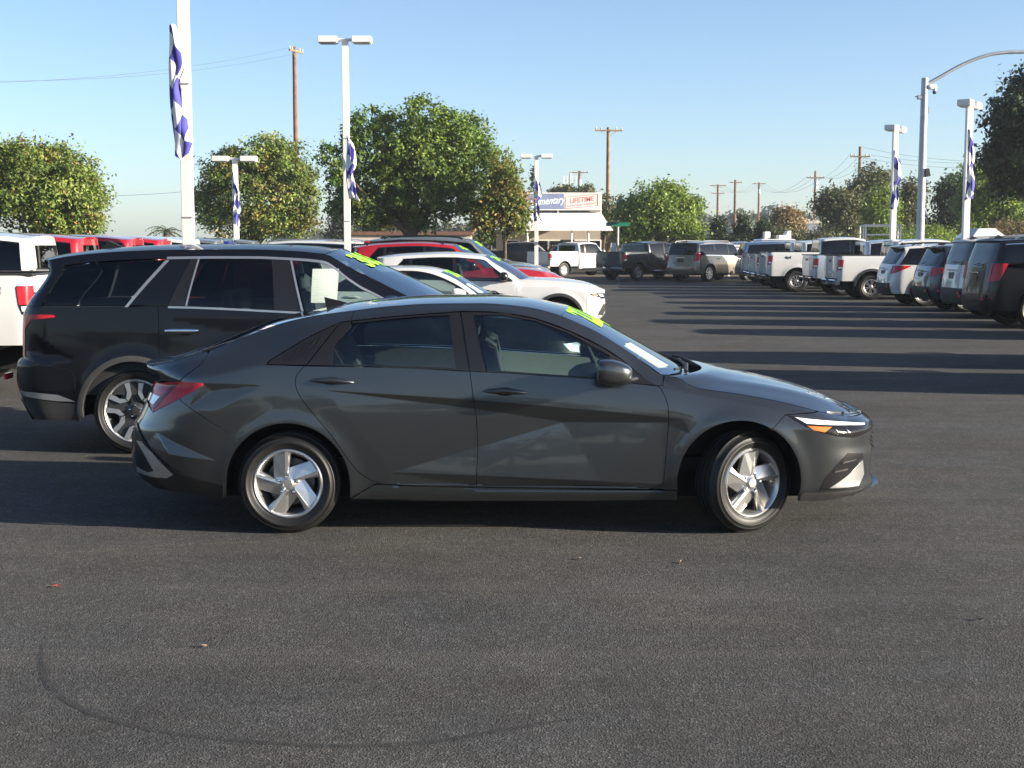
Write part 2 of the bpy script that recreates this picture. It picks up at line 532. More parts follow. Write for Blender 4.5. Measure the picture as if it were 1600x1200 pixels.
def loft_top(E, C, nv=17, p=2.3, ve=1.0):
    """rows from edge points (x, z, w) and centre points (x, z); surface across the vehicle, left to right"""
    v = np.sin(np.linspace(-1, 1, nv) * math.pi / 2) * ve
    s = 1 - np.abs(v) ** p
    G = np.zeros((len(E), nv, 3))
    for i, (e, c) in enumerate(zip(E, C)):
        G[i, :, 0] = e[0] + (c[0] - e[0]) * s; G[i, :, 1] = v * e[2]; G[i, :, 2] = e[1] + (c[1] - e[1]) * s
    return G
def end_face(B, which, z0, z1, name, mat, parent, clip=0.05, nz=6, ny=17, off=0.0, ymax=None, y0=None):
    zs = np.linspace(z0, z1, nz); G = np.zeros((nz, ny, 3))
    sg = 1 if which == 'nose' else -1
    prof = (B.nose if which == 'nose' else B.tail)[1]
    for i, z in enumerate(zs):
        xc = float(prof(z)) - sg * clip
        wc = float(B.W(xc, z))
        if ymax is not None: wc = min(wc, ymax)
        y = np.linspace(-wc, wc, ny) if y0 is None else np.linspace(y0, wc, ny)
        x = B.end_x(which, y, z + 0 * y)
        if ymax is None: x[0] = x[-1] = xc
        G[i] = np.stack([x + sg * off, y, z + 0 * y], 1)
    return grid_ob(G, name, mat, parent, flip=(which != 'nose'))
def clip_line(B, which, z0, z1, clip=0.05, n=12):
    sg = 1 if which == 'nose' else -1
    prof = (B.nose if which == 'nose' else B.tail)[1]
    return [(float(prof(z)) - sg * clip, float(z)) for z in np.linspace(z0, z1, n)]
def arc(cx, cz, r, a0, a1, n=28):
    return [(cx + r * math.cos(R(a)), cz + r * math.sin(R(a))) for a in np.linspace(a0, a1, n)]
def text_mesh(body, size, shear=0.0, bold=0.0, res=3):
    cu = bpy.data.curves.new('lettering', 'FONT'); cu.body = body; cu.size = size; cu.shear = shear; cu.offset = bold
    cu.resolution_u = res; cu.align_x = 'CENTER'; cu.align_y = 'CENTER'
    o = bpy.data.objects.new('lettering', cu); COL.objects.link(o)
    dg = bpy.context.evaluated_depsgraph_get(); me = bpy.data.meshes.new_from_object(o.evaluated_get(dg))
    bpy.data.objects.remove(o); bpy.data.curves.remove(cu)
    V = np.array([v.co[:] for v in me.vertices]); F = [tuple(p.vertices) for p in me.polygons]
    bpy.data.meshes.remove(me)
    return V, F
def lettering(name, body, size, mat, parent, mapf, bold=0.0, shear=0.0, sx=1.0):
    V, F = text_mesh(body, size, shear, bold)
    return mesh_ob(name, [mapf(x * sx, y) for x, y, _ in V], F, mat, parent, False)

# ---------------------------------------------------------------- wheels
def make_wheel(parent, x, y, r, width, rim_r, style, side, steer=0.0, spin=0.0, n=44, lod=0):
    """side -1: outer face towards -y"""
    e = bpy.data.objects.new('wheel', None); COL.objects.link(e); e.parent = parent
    e.empty_display_size = 0.1
    e.location = (x, y, r)
    e.rotation_euler = (0, 0, steer + (0 if side < 0 else math.pi))
    hw = width / 2; s = (r - rim_r)
    prof = [(rim_r - .004, -hw + .022), (rim_r + .006, -hw + .008), (rim_r + s * .22, -hw - .002), (rim_r + s * .40, -hw - .006), (rim_r + s * .42, -hw - .009), (rim_r + s * .50, -hw - .009), (rim_r + s * .52, -hw - .006), (rim_r + s * .70, -hw - .001), (rim_r + s * .715, -hw - .004), (rim_r + s * .74, -hw - .003), (rim_r + s * .76, -hw + .002), (r - .016, -hw + .018), (r - .004, -hw + .035)]
    gro = []
    for gy in (-0.36, -0.12, 0.12, 0.36):
        c = gy * width * 0.82
        gro += [(r, c - .006), (r - .008, c - .004), (r - .008, c + .004), (r, c + .006)]
    prof += gro + [(q[0], -q[1]) for q in prof[::-1]]
    if lod: n = 28
    MB().lathe_y(prof, n).build('tyre', M['rubber'], e, True, 50)
    # rim: lip, flange and barrel
    R0 = rim_r
    b = MB().lathe_y([(R0 + .004, -hw + .018), (R0 + .005, -hw + .010), (R0 - .004, -hw + .004), (R0 - .012, -hw + .008), (R0 - .018, -hw + .024), (R0 - .034, -hw + .06), (R0 - .042, hw - .04), (R0 - .02, hw)], n)
    if not lod: b.build('rim', M['alloy_dark'] if style in ('split_dark',) else M['alloy'], e, True, 60)
    if not lod: MB().lathe_y([(0.0, -hw + .115), (R0 * .70, -hw + .115), (R0 * .70, -hw + .13), (0, -hw + .13)], 28).build('brake_disc', M['disc'], e, False)
    MB().lathe_y([(0.0, -hw + .14), (R0 - .03, -hw + .14)], 28).build('hub_backing', M['under'], e, False)
    d0 = -hw + .012
    def pol(rr, a, dep): return (rr * R0 * math.cos(R(a)), d0 + dep, rr * R0 * math.sin(R(a)))
    if style == 'blade':
        for k in range(5):
            a = spin + 72 * k
            v = [pol(.20, a + 20, .004), pol(.93, a, .001), pol(.925, a + 25.5, .020), pol(.46, a + 66, .030),
                 pol(.93, a - 8.5, .016), pol(.43, a - 4, .026), pol(.24, a - 30, .012), pol(.30, a + 62, .016)]
            v += [(p[0], p[1] + .03, p[2]) for p in v]
            f = [(0, 1, 2), (0, 2, 3), (0, 3, 7), (0, 5, 4), (0, 4, 1), (0, 6, 5)]
            f = [q[::-1] for q in f]
            rim_loop = [1, 2, 3, 7, 0, 6, 5, 4]
            f += [(rim_loop[i], rim_loop[(i + 1) % 8], rim_loop[(i + 1) % 8] + 8, rim_loop[i] + 8) for i in range(8)]
            k0 = len(v)
            v += [pol(.24, a + 15, -.001), pol(.95, a + 2.0, -.007), pol(.95, a - 3.0, -.005), pol(.26, a - 1, .001), pol(.24, a + 18, .012), pol(.95, a + 3.5, .008), pol(.95, a - 4.5, .012), pol(.26, a - 4, .012)]
            f += [q[::-1] for q in ((k0, k0 + 3, k0 + 2, k0 + 1), (k0 + 4, k0, k0 + 1, k0 + 5), (k0 + 3, k0 + 7, k0 + 6, k0 + 2), (k0 + 1, k0 + 2, k0 + 6, k0 + 5))]
            mesh_ob('spoke', v, f, M['alloy'], e, False)
        ln = 5; lr = .285; la = spin - 5
    elif style in ('loop',):
        for k in range(5):
            a = spin + 72 * k
            # a dark wedge and, proud of it, a machined angular loop
            v = [pol(.18, a - 22, .02), pol(.95, a - 21, .012), pol(.95, a + 21, .012), pol(.18, a + 22, .02)]
            pts = [(.30, -17), (.55, -20), (.93, -20), (.95, -7), (.72, -5.5), (.60, 0), (.72, 5.5), (.95, 7), (.93, 20), (.55, 20), (.30, 17)]
            for sg in (-1, 1):
                q = [(.93, sg * 27), (.55, sg * 25), (.40, sg * 3), (.50, sg * 2), (.66, sg * 15), (.93, sg * 17)]
                q = [pol(rr, a + 36 + aa, .0) for rr, aa in q]
                V = q + [(p[0], p[1] + .02, p[2]) for p in q]; n6 = 6
                F = [tuple(range(n6)), tuple(range(2 * n6 - 1, n6 - 1, -1))] + [(i, n6 + i, n6 + (i + 1) % n6, (i + 1) % n6) for i in range(n6)]
                if sg > 0: F = [f[::-1] for f in F]
                mesh_ob('spoke', V, [f[::-1] for f in F], M['machined'], e, False)
            V = v + [(p[0], p[1] + .03, p[2]) for p in v]
            mesh_ob('spoke_web', V, [(3, 2, 1, 0), (0, 1, 5, 4), (1, 2, 6, 5), (2, 3, 7, 6)], M['alloy_dark'], e, False)
        ln = 5; lr = .19; la = spin
    else:
        cnt = {'split': 6, 'split_dark': 5, 'five': 5, 'steel': 10, 'ten': 10}[style]
        mt = M['alloy'] if style != 'split_dark' else M['machined']
        for k in range(cnt):
            a = spin + 360 / cnt * k
            for sg in ((-1, 1) if style in ('split', 'split_dark') else (0,)):
                wd = {'split': 5.5, 'split_dark': 5, 'five': 12, 'steel': 9, 'ten': 7}[style]
                o = sg * 11
                v = [pol(.16, a + o * .4 - wd * 1.6, .006), pol(.95, a + o - wd * .8, .002), pol(.95, a + o + wd * .8, .002), pol(.16, a + o * .4 + wd * 1.6, .006)]
                V = v + [(p[0] * 1, p[1] + .03, p[2]) for p in v]
                if lod: b.add(V, [(3, 2, 1, 0), (0, 1, 5, 4), (1, 2, 6, 5), (2, 3, 7, 6)])
                else: mesh_ob('spoke', V, [(3, 2, 1, 0), (0, 1, 5, 4), (1, 2, 6, 5), (2, 3, 7, 6)], mt, e, False)
        ln = 6; lr = .22; la = spin
    if lod:
        b.lathe_y([(0.0, d0 - .004), (R0 * .13, d0 - .003), (R0 * .30, d0 + .018), (R0 * .30, d0 + .05)], 14)
        b.build('rim', M['machined'] if style == 'split_dark' else M['alloy'], e, True, 35)
        return e
    MB().lathe_y([(0.0, d0 - .004), (R0 * .13, d0 - .003), (R0 * .16, d0 + .004), (R0 * .30, d0 + .018), (R0 * .30, d0 + .05)], 20).build('hub_cap', M['alloy'] if style != 'loop' else M['alloy_dark'], e, True, 40)
    for k in range(ln):
        a = R(la + 360 / ln * k)
        MB().lathe_y([(0.0, d0 - .008), (.008, d0 - .006), (.010, d0 + .02)], 6, (R0 * lr * math.cos(a), 0, R0 * lr * math.sin(a))).build('lug_nut', M['chrome'], e, False)
    return e
# ---------------------------------------------------------------- the gray sedan in front
YC = 8.98
X0 = GX(802.5, YC - .9, .3)
def mk_proj(yc, x0):
    def Lp(px, py, w):
        x, z = U(px, py, yc - w); return (x - x0, z, w)
    def Cp(px, py, dy=0.0):
        x, z = U(px, py, yc - dy); return (x - x0, z)
    def Sp(B, pts, it=5, wmin=.45):
        P = np.array(pts, float); w = np.full(len(P), .88)
        for _ in range(it):
            xz = np.array([U(a, b, yc - q) for (a, b), q in zip(P, w)]); xz[:, 0] -= x0
            w = np.clip(.5 * w + .5 * B.W(xz[:, 0], xz[:, 1]), wmin, 1.1)
        return [tuple(q) for q in xz]
    return Lp, Cp, Sp
def smooth_pts(pts, n=4):
    P = np.array(pts, float); out = []
    for i in range(len(P) - 1):
        p0, p1, p2, p3 = P[max(i - 1, 0)], P[i], P[i + 1], P[min(i + 2, len(P) - 1)]
        for k in range(n):
            t = k / n
            out.append(0.5 * ((2 * p1) + (-p0 + p2) * t + (2 * p0 - 5 * p1 + 4 * p2 - p3) * t * t + (-p0 + 3 * p1 - 3 * p2 + p3) * t ** 3))
    out.append(P[-1])
    return [tuple(q) for q in out]
sm = smooth_pts

def tri_field(tris):
    """inward / outward offset given at the corners of triangles (x, z, d)"""
    T = [np.array(t, float) for t in tris]
    def f(x, z):
        x = np.asarray(x, float); z = np.asarray(z, float); o = np.zeros(np.broadcast(x, z).shape)
        for t in T:
            (x0, z0, d0), (x1, z1, d1), (x2, z2, d2) = t
            D = (z1 - z2) * (x0 - x2) + (x2 - x1) * (z0 - z2)
            a = ((z1 - z2) * (x - x2) + (x2 - x1) * (z - z2)) / D
            b = ((z2 - z0) * (x - x2) + (x0 - x2) * (z - z2)) / D
            c = 1 - a - b
            k = (a >= -1e-9) & (b >= -1e-9) & (c >= -1e-9)
            o = np.where(k, a * d0 + b * d1 + c * d2, o)
        return o
    return f

def build_sedan():
    Lp, Cp, Sp = mk_proj(YC, X0)
    car = thing('sedan', 'dark gray sedan with 5-spoke silver wheels parked alone in the middle of the lot', 'car', (X0, YC, 0), 0, 'cars parked facing right in the near row')
    g = PAINT['gray']
    bottom = [(-2.3, .20, .78), (-1.4, .17, .855), (1.4, .17, .85), (2.2, .16, .78)]
    sill = [(-2.3, .33, .85), (-1.4, .265, .893), (1.4, .265, .888), (2.2, .30, .85)]
    mid = [(-2.3, .72, .885), (-1.35, .70, .912), (0, .70, .905), (1.35, .66, .905), (2.2, .60, .86)]
    belt = [Lp(*q) for q in [(235, 600, .85), (320, 592, .875), (416, 573, .878), (580, 575, .878), (745, 580, .88), (928, 592, .878), (1028, 604, .875), (1100, 619, .87), (1215, 641, .86), (1330, 668, .83)]]
    rail = [Lp(*q) for q in [(230, 582, .82), (325, 562, .79), (416, 538, .755), (477, 516, .735), (533, 503.5, .715), (610, 495, .70), (718, 487, .69), (785, 488.5, .69), (837, 498, .695), (890, 517, .71), (940, 542, .745), (998, 584, .81), (1030, 597, .84), (1082, 611, .853), (1145, 621, .845), (1215, 633, .83), (1330, 660, .79)]]
    edge = [Lp(*q) for q in [(228, 576, .79), (294, 557, .74), (325, 548, .71), (390, 522.5, .67), (446, 503, .645), (491, 493, .635), (547, 485.5, .622), (610, 478, .61), (680, 474, .602), (750, 473.5, .602), (820, 479, .608), (885, 496, .635), (910, 507, .65), (938, 521, .67), (970, 541, .70), (1005, 565, .745), (1033, 585, .79), (1060, 590, .81), (1082, 604, .83), (1145, 614, .82), (1215, 626.5, .80), (1281, 643, .76), (1330, 654, .72)]]
    nz = lambda pts, d: Curve([(z, x + d) for x, z in [Cp(a, b, .5) for a, b in pts]])
    noseP = nz([(1326, 640), (1352, 652), (1361, 664), (1361, 671), (1358, 688), (1361, 706), (1358, 722), (1357, 741), (1363, 757), (1344, 768), (1325, 778)], .07)
    tailP = nz([(224, 572), (230, 580), (243, 596), (238, 602), (229, 622), (215, 650), (206, 666), (203, 685), (201.7, 709), (203, 729), (211, 741), (220, 752), (250, 764)], -.05)
    xa_n = Cp(1255, 700, .88)[0]; xa_t = Cp(345, 700, .88)[0]
    Sf = lambda px, py: Cp(px, py, .90)
    def T3(*q): return [(*Sf(a, b), d) for a, b, d in q]
    A0, A1, A2, A3 = (509, 610), (745, 625.5), (940, 642.3), (1066, 654.5)
    B1, B2, B3 = (743, 639), (880, 660.5), (1038, 660.5)
    C0, D1, D2, D3 = (612, 738), (744, 743), (940, 752), (1034, 757)
    tr = [T3((*A0, 0), (*A1, 0), (*B1, -.020)), T3((*A1, 0), (*A2, 0), (*B2, -.036)), T3((*A1, 0), (*B2, -.036), (*B1, -.020)),
          T3((*A2, 0), (*B3, -.014), (*B2, -.036)), T3((*A2, 0), (*A3, 0), (*B3, -.014)),
          T3((*A0, 0), (*B1, -.020), (*C0, 0)), T3((*B1, -.020), (*B2, -.036), (*C0, 0)),
          T3((*B2, -.036), (*D1, 0.004), (*C0, 0)), T3((*B2, -.036), (*D2, 0.004), (*D1, 0.004)), T3((*B2, -.036), (*B3, -.014), (*D2, .004)), T3((*B3, -.014), (*D3, 0.002), (*D2, .004)), T3((*B3, -.014), (*A3, 0), (1080, 678, 0)), T3((*B3, -.014), (1080, 678, 0), (*D3, .002)), T3((*D3, .002), (1080, 678, 0), (1062, 757, 0)),
          T3((*C0, 0), (*D1, .004), (744, 762, -.024)), T3((*C0, 0), (744, 762, -.024), (612, 758, -.002)), T3((*D1, .004), (*D2, .004), (940, 765, -.024)), T3((*D1, .004), (940, 765, -.024), (744, 762, -.024)), T3((*D2, .004), (*D3, 0), (1036, 766, -.010)), T3((*D2, .004), (1036, 766, -.010), (940, 765, -.024)),
          T3((316, 599, 0), (412, 602, 0), (330, 611, -.014)), T3((330, 611, -.014), (412, 602, 0), (340, 640, 0)), T3((316, 599, 0), (330, 611, -.014), (290, 640, 0)), T3((290, 640, 0), (330, 611, -.014), (340, 640, 0)),
          T3((238, 680, 0), (338, 720, 0), (262, 711, .024)), T3((238, 680, 0), (262, 711, .024), (215, 700, .0)), T3((262, 711, .024), (338, 720, 0), (300, 760, 0)), T3((262, 711, .024), (300, 760, 0), (225, 745, 0)), T3((262, 711, .024), (225, 745, 0), (215, 700, 0))]
    B = Body([bottom, sill, mid, belt, rail, edge], (xa_n, noseP, 2.5), (xa_t, tailP, 2.6),
             [(*Cp(450, 757, .9), .37, .06, .010), (*Cp(1155, 753, .9), .37, .06, .012)], tri_field(tr))
    S = lambda pts: Sp(B, pts)
    cre = [[Sf(*q) for q in L] for L in ([A0, A1, A2, A3], [A0, B1, B2, B3], [C0, B2], [C0, D1, D2, D3], [(316, 599), (412, 602)], [(238, 680), (338, 720)], [(215, 700), (262, 711), (338, 720)])]
    acx, acz = Cp(450, 757, .9); fcx, fcz = Cp(1155, 753, .9); RA = .372
    # shared lines, from the photograph
    dlo_top = sm([(416, 569.5), (425, 561), (477.5, 529), (512.5, 512), (533.5, 503.5), (548, 501.5), (610, 495), (680, 489.5), (718, 486.7), (736, 486.7), (785, 488.5), (837.5, 498), (890, 517), (940, 541.5), (970, 560.5), (998, 584), (1014, 597), (1028, 603)], 3)
    eg = [(x, z) for x, z, w in edge]
    eC = Curve(eg)
    def edge_seg(pxa, pxb, n=30):
        xa = S([(pxa, 540)])[0][0]; xb = S([(pxb, 540)])[0][0]
        return [(x, float(eC(x)) - .001) for x in np.linspace(xa, xb, n)]
    rd_rear = sm([(475.7, 572), (463.5, 587), (461.7, 601), (470.5, 622), (495, 653.5), (516, 678), (533.5, 702.5), (551, 727), (565, 741), (580, 750), (596, 756)], 4)
    bgap = [(734, 580.5), (744.7, 657), (746.5, 702.5), (744, 761)]
    fd_front = sm([(1028, 603), (1034.7, 611), (1041, 625), (1044, 639), (1044.7, 657), (1041.7, 699), (1036, 765)], 4)
    belt_lo = [(416, 570), (475.7, 572), (579, 573.5), (645, 575.5), (734, 580.5), (785, 582.5), (855, 587.5), (928.5, 592), (996, 600), (1028, 603)]
    bl = lambda a, b: [p for p in belt_lo if a <= p[0] <= b]
    st = .013
    def pan(nm_, o, m, **k): return panel(B, o, nm_, m, car, step=k.pop('step', st), crease=cre, **k)
    # doors
    pan('rear_door', S(bl(475, 735)) + S(bgap[1:]) + S([(645, 759), (596, 756)]) + S(rd_rear[:-1])[::-1], g)
    pan('front_door', S(bl(733, 1029)) + S(fd_front[1:]) + S([(940, 764), (744, 761)]) + S(bgap[1:-1])[::-1], g)
    # quarter panel with the roof pillar, from the wheel arch up
    a_r0 = math.degrees(math.atan2(Cp(0, 690, .9)[1] - acz, -.30))
    arc_r = arc(acx, acz, RA, 0, 180)
    arc_all = [p for p in arc(acx, acz, RA, -14, 194, 60)]
    seamR = S([(379.5, 690), (328.7, 659), (281.5, 625.5)])
    i0 = int(np.argmin([np.hypot(p[0] - seamR[0][0], p[1] - seamR[0][1]) for p in arc_all]))
    quarter = arc_all[4:i0] + seamR + S([(281, 615), (280, 596.5), (286, 590), (299, 580), (308, 574), (315, 568), (325, 552)]) + edge_seg(327, 548) + S([(548, 501.5)]) + S([q for q in dlo_top if q[0] < 547])[::-1] + S([(475.7, 572)]) + S(rd_rear[1:-1]) + S([(584, 757)])
    quarter = quarter + S([(547, 779)])
    pan('quarter_panel', quarter, g)
    # roof side rail, down the windshield pillar
    pan('roof_rail', S([q for q in dlo_top if q[0] >= 547]) + S([(1036, 602)]) + edge_seg(1038, 548, 60), g)
    fe = arc_all2 = arc(fcx, fcz, RA, -14, 194, 60)
    cutF = S([(1205, 672)])[0]
    j0 = int(np.argmin([np.hypot(p[0] - cutF[0], p[1] - cutF[1]) for p in fe]))
    fender = [cutF] + fe[j0 + 1:][:-1] + S([(1058, 766), (1036, 765)]) + S(fd_front[1:-1])[::-1] + S([(1029, 602.5), (1036, 602)]) + edge_seg(1039, 1281, 40) + S([(1227, 648)])
    pan('fender', fender, g)
    pan('sill', S([(547, 780), (584, 757.5), (596, 757), (645, 760), (744, 762), (940, 765), (1036, 766), (1058, 767), (1058.5, 782), (940, 782), (700, 782)]), g, step=.02)
    fb = S([(1227, 648), (1281, 643)]) + edge_seg(1283, 1326, 12)
    zt = fb[-1][1]
    frontb = [cutF] + fe[:j0][::-1] + S([(1246.5, 783)])
    frontb = [p for p in frontb if p[1] > .19]
    frontb = frontb + S([(1285, 782), (1313, 779)]) + clip_line(B, 'nose', .22, zt - .004, .045, 24) + fb[::-1]
    pan('front_bumper', frontb, g)
    pan('bumper_corner', S([(1294, 643), (1318, 643), (1342, 654), (1344, 668), (1300, 662)]), g, off=-.007, step=.02, gap=0, flange=0)
    rb_low = S([(351.5, 777), (285, 769), (240, 762)])
    rearb = arc_all[i0:][:-4] + rb_low + clip_line(B, 'tail', .27, float(S([(236, 628)])[0][1]), .05, 24) + S([(238, 645), (281, 620), (281.5, 625.5), (328.7, 659)])
    pan('rear_bumper', rearb, g)
    lid = S([(325, 553), (315, 568), (308, 574), (299, 580), (286, 590), (281, 595), (258, 588), (240, 580)]) + clip_line(B, 'tail', float(S([(235, 579)])[0][1]), eg[0][1] - .002, .05, 4) + edge_seg(236, 323, 16)
    pan('trunk_side', lid, g)
    # recessed dark wedge over the tail lamp
    pan('lamp_surround', S([(278, 597), (281, 594), (258, 587.5), (240, 580), (236, 598)]), M['plastic'], step=.02, off=-.03, flange=.0)
    # lamps
    pan('tail_light', S([(240, 599.5), (262, 597), (280, 596.3), (300, 596.8), (318, 598.5), (317, 603), (303, 611), (285, 621), (262, 633), (238, 645), (232, 632)]), M['red_lens'], off=.003, step=.02, flange=.03)
    pan('lamp_band', S([(270, 599), (280, 599), (248, 632), (239, 642), (238, 637)]), M['dark_lens'], off=.005, step=.02, flange=.004)
    pan('reverse_light', S([(233, 614), (251, 620), (239, 634), (228, 626)]), M['clear_lens'], off=.006, step=.02, flange=.006)
    hl = S([(1227, 648), (1250, 651), (1285, 656), (1327, 660)]) + [p for p in clip_line(B, 'nose', Cp(0, 658, .5)[1], Cp(0, 668, .5)[1], .03, 4)] + S([(1346, 681.5), (1334, 685), (1309, 682.5), (1281, 676), (1260, 667.5)])
    pan('headlight', hl, M['lamp_dark'], off=.003, step=.02, flange=.03)
    pan('light_bar', S([(1239.5, 651.7), (1302, 658.5), (1330, 660.5), (1352, 661.5), (1352, 665.5), (1330, 666), (1302, 665.7), (1260, 663)]), M['drl'], off=.006, step=.015, flange=.006)
    pan('turn_signal', S([(1259, 665), (1300.6, 667.5), (1288, 676), (1271, 672.7)]), M['amber'], off=.006, step=.015, flange=.006)
    for q in [[(1303, 671), (1306, 671), (1312, 676), (1309, 676.5)], [(1320, 671), (1323, 671), (1330, 677), (1326, 677.5)], [(1306, 678), (1310, 678), (1309, 680.5), (1306, 680)]]:
        pan('lamp_lens', S(q), M['chrome'], off=.007, step=.02, flange=.006)
    # front bumper vent and lower trim
    pan('bumper_vent', S([(1325, 707.5), (1350, 708), (1351, 716), (1341, 722), (1349, 744), (1338, 762), (1290, 766), (1279.6, 767), (1288, 748), (1313, 720)]), M['trim'], off=.002, step=.015, flange=.01)
    pan('vent_blade', S([(1349, 719), (1351, 742), (1342, 760), (1318, 762.5), (1294, 763), (1322, 744)]), M['satin'], off=.007, step=.015, flange=.008)
    for q in [[(1316, 722), (1338, 717), (1339, 719), (1315, 725)], [(1303, 736), (1325, 732), (1324, 735), (1302, 739)]]:
        pan('vent_fin', S(q), M['plastic'], off=.008, step=.02, flange=.008)
    pan('lower_lip', S([(1252, 770), (1290, 769), (1340, 765), (1352, 761), (1349, 765), (1334, 771.5), (1313, 779), (1285, 782.5), (1248, 783.5)]), M['plastic'], off=.003, step=.02)
    # rear bumper trims
    pan('rear_skirt', S([(212, 660), (232.5, 699), (255, 720), (267.5, 732), (290, 742), (320, 750), (350.5, 757), (350.5, 777.5), (285, 769.5), (243, 762), (219, 748), (210, 720)]), M['trim'], off=.009, step=.02)
    pan('skirt_trim', S([(213, 689), (222, 690), (240, 707), (273, 741), (262, 746.5), (238, 745), (214, 738), (213, 730), (232, 738), (241, 735), (240, 733), (224, 706)]), M['satin'], off=.013, step=.02, flange=.006)
    # dark window surround, strip by strip
    tr_ = M['trim']
    pan('quarter_trim', S([(417, 569.5), (425, 561.5), (477.5, 529.5), (512.5, 512.7), (531, 504.7), (478, 570.8)]), M['trim'], off=.002, step=.02)
    for k in range(5):
        a = .38 + .12 * k
        p0 = np.array([417, 569.5]) * (1 - a) + np.array([531, 504.7]) * a; p1 = np.array([417, 569.5]) * (1 - a) + np.array([478, 570.8]) * a
        mdd = (p0 + p1) / 2; dv = (p0 - p1) * .32
        pan('trim_rib', S([mdd - dv + (-2, 0), mdd - dv + (1.5, 0), mdd + dv + (1.5, 0), mdd + dv + (-2, 0)]), M['trim'], off=.005, step=.03, flange=.005)
    pan('window_frame', S([(479, 571), (532, 504.3), (548, 502), (549.5, 507.3), (522.3, 541.3), (521.3, 571.5)]), tr_, off=.001, step=.02)
    pan('window_frame', S([(549.5, 506.5), (549, 502), (610, 495.6), (680, 490.2), (719, 487.3), (733.5, 580), (712, 578.5), (701.3, 493.3), (660, 495.3), (610, 499.3), (561, 505.3)]), tr_, off=.001, step=.02)
    pan('window_frame', S([(521.3, 569), (579, 570), (645, 572), (712, 574.5), (712.3, 578.7), (645, 575.2), (579, 573), (521, 572)]), tr_, off=.002, step=.02)
    pan('window_frame', S([(720, 487.3), (737, 487.3), (785, 489), (837.5, 498.7), (890, 517.7), (940, 542.3), (970, 561.3), (998, 584.5), (1026, 602.5), (996, 600), (952.5, 596.5), (952.6, 556.3), (932, 545.7), (890, 522.2), (837.5, 502.5), (785, 493.3), (739.5, 493.8), (760.6, 581.2), (735, 580)]), tr_, off=.001, step=.02)
    pan('window_frame', S([(760.6, 577.5), (785, 578.8), (855, 584), (928.5, 588.7), (952.5, 590), (952.5, 596), (928.5, 591.5), (855, 587), (785, 582), (760.8, 581)]), tr_, off=.002, step=.02)
    pan('door_pillar', S([(712, 500), (728, 488), (742, 492), (757, 578), (742, 584), (722, 580)]), tr_, off=-.012, step=.03, gap=0, flange=0)
    pan('rear_side_window', S([(521, 569.5), (522, 541.5), (549, 507.5), (561, 505.5), (610, 499.5), (660, 495.5), (701, 493.5), (712, 574.3), (645, 571.8), (579, 570)]), M['glass'], off=-.003, step=.03, gap=0, flange=0)
    pan('front_side_window', S([(739.5, 494), (785, 493.5), (837.5, 502.5), (890, 522), (932, 545.5), (952.5, 556), (952.5, 590.5), (928.5, 588.7), (855, 584), (785, 579), (760.5, 577.7)]), M['glass'], off=-.003, step=.03, gap=0, flange=0)
    # top surfaces: rear glass, roof, windshield, hood, trunk lid
    def crv(pts, dy=0): return [Cp(a, b, dy) for a, b in pts]
    cen = Curve(crv([(227, 571), (232, 563.5), (260, 557), (294, 549.5), (324.5, 540), (390, 514), (446, 493.5), (491, 484.8), (530, 476.5), (547, 472.5), (610, 465.8), (680, 461.3), (750, 460.8), (820, 464.5), (885, 477.5)]))
    def row(x, off_x=0.0):
        w = float(Curve([(q[0], q[2]) for q in edge])(x)); z = float(eC(x))
        return (x, z - .001, w - .002), (x + off_x, float(cen(x + off_x)))
    def cover(name, pxa, pxb, mat, n=14, offs=(0, 0), p=2.3):
        xa, xb = Cp(pxa, 500, .62)[0], Cp(pxb, 500, .62)[0]; E = []; C = []
        for i, x in enumerate(np.linspace(xa, xb, n)):
            t = i / (n - 1); e, c = row(x, offs[0] * (1 - t) + offs[1] * t); E.append(e); C.append(c)
        return grid_ob(loft_top(E, C, 25, p), name, mat, car)
    cover('roof', 491, 876, g, 30, (-.10, .068))
    cover('rear_window', 327, 490, M['tint'], 14, (-.16, -.10))
    # trunk lid with the lip
    E = []; C = []
    for x in np.linspace(Cp(238, 560, .5)[0], Cp(325, 500, .62)[0], 9):
        t = (x - Cp(238, 560, .5)[0]) / (Cp(325, 500, .62)[0] - Cp(238, 560, .5)[0]); e, c = row(x, -.11 * (1 - t) - .16 * t); e = (e[0], e[1], e[2] * float(B.fac(e[0], e[1]))); E.append(e); C.append(c)
    grid_ob(loft_top(E, C, 25, 2.6), 'trunk_lid', g, car)
    # windshield
    Ew = [Lp(*q) for q in [(877, 493.5, .628), (910, 507.5, .65), (938, 521.5, .67), (970, 541.5, .70), (1005, 565, .745), (1033, 585, .79)]]
    Cw = crv([(886, 478), (905, 485.8), (935, 499.3), (970, 518.5), (1005, 538), (1040, 557.5), (1078, 578)])
    EwC = [Curve([(i, q[k]) for i, q in enumerate(Ew)]) for k in range(3)]; CwC = [Curve([(i * 5 / 6, q[k]) for i, q in enumerate(Cw)]) for k in range(2)]
    ss = np.linspace(0, 5, 14)
    Eg = [tuple(float(c(s_)) for c in EwC) for s_ in ss]; Cg = [tuple(float(c(s_)) for c in CwC) for s_ in ss]
    GW = loft_top(Eg, Cg, 25, 2.2)
    ws = grid_ob(GW, 'windshield', M['shield'], car)
    # cowl and hood
    hc = crv([(1076, 578), (1088, 572), (1094, 569.5), (1145, 578), (1197.5, 588.7), (1250, 601.8), (1285, 614.5), (1313, 628.5), (1327, 637)])
    hcC = Curve(hc)
    x_cow = Cp(1034, 590, .8)[0]; x_h0 = Cp(1047, 590, .82)[0]; x_end = Cp(1288, 648, .75)[0]
    eW = Curve([(q[0], q[2]) for q in edge])
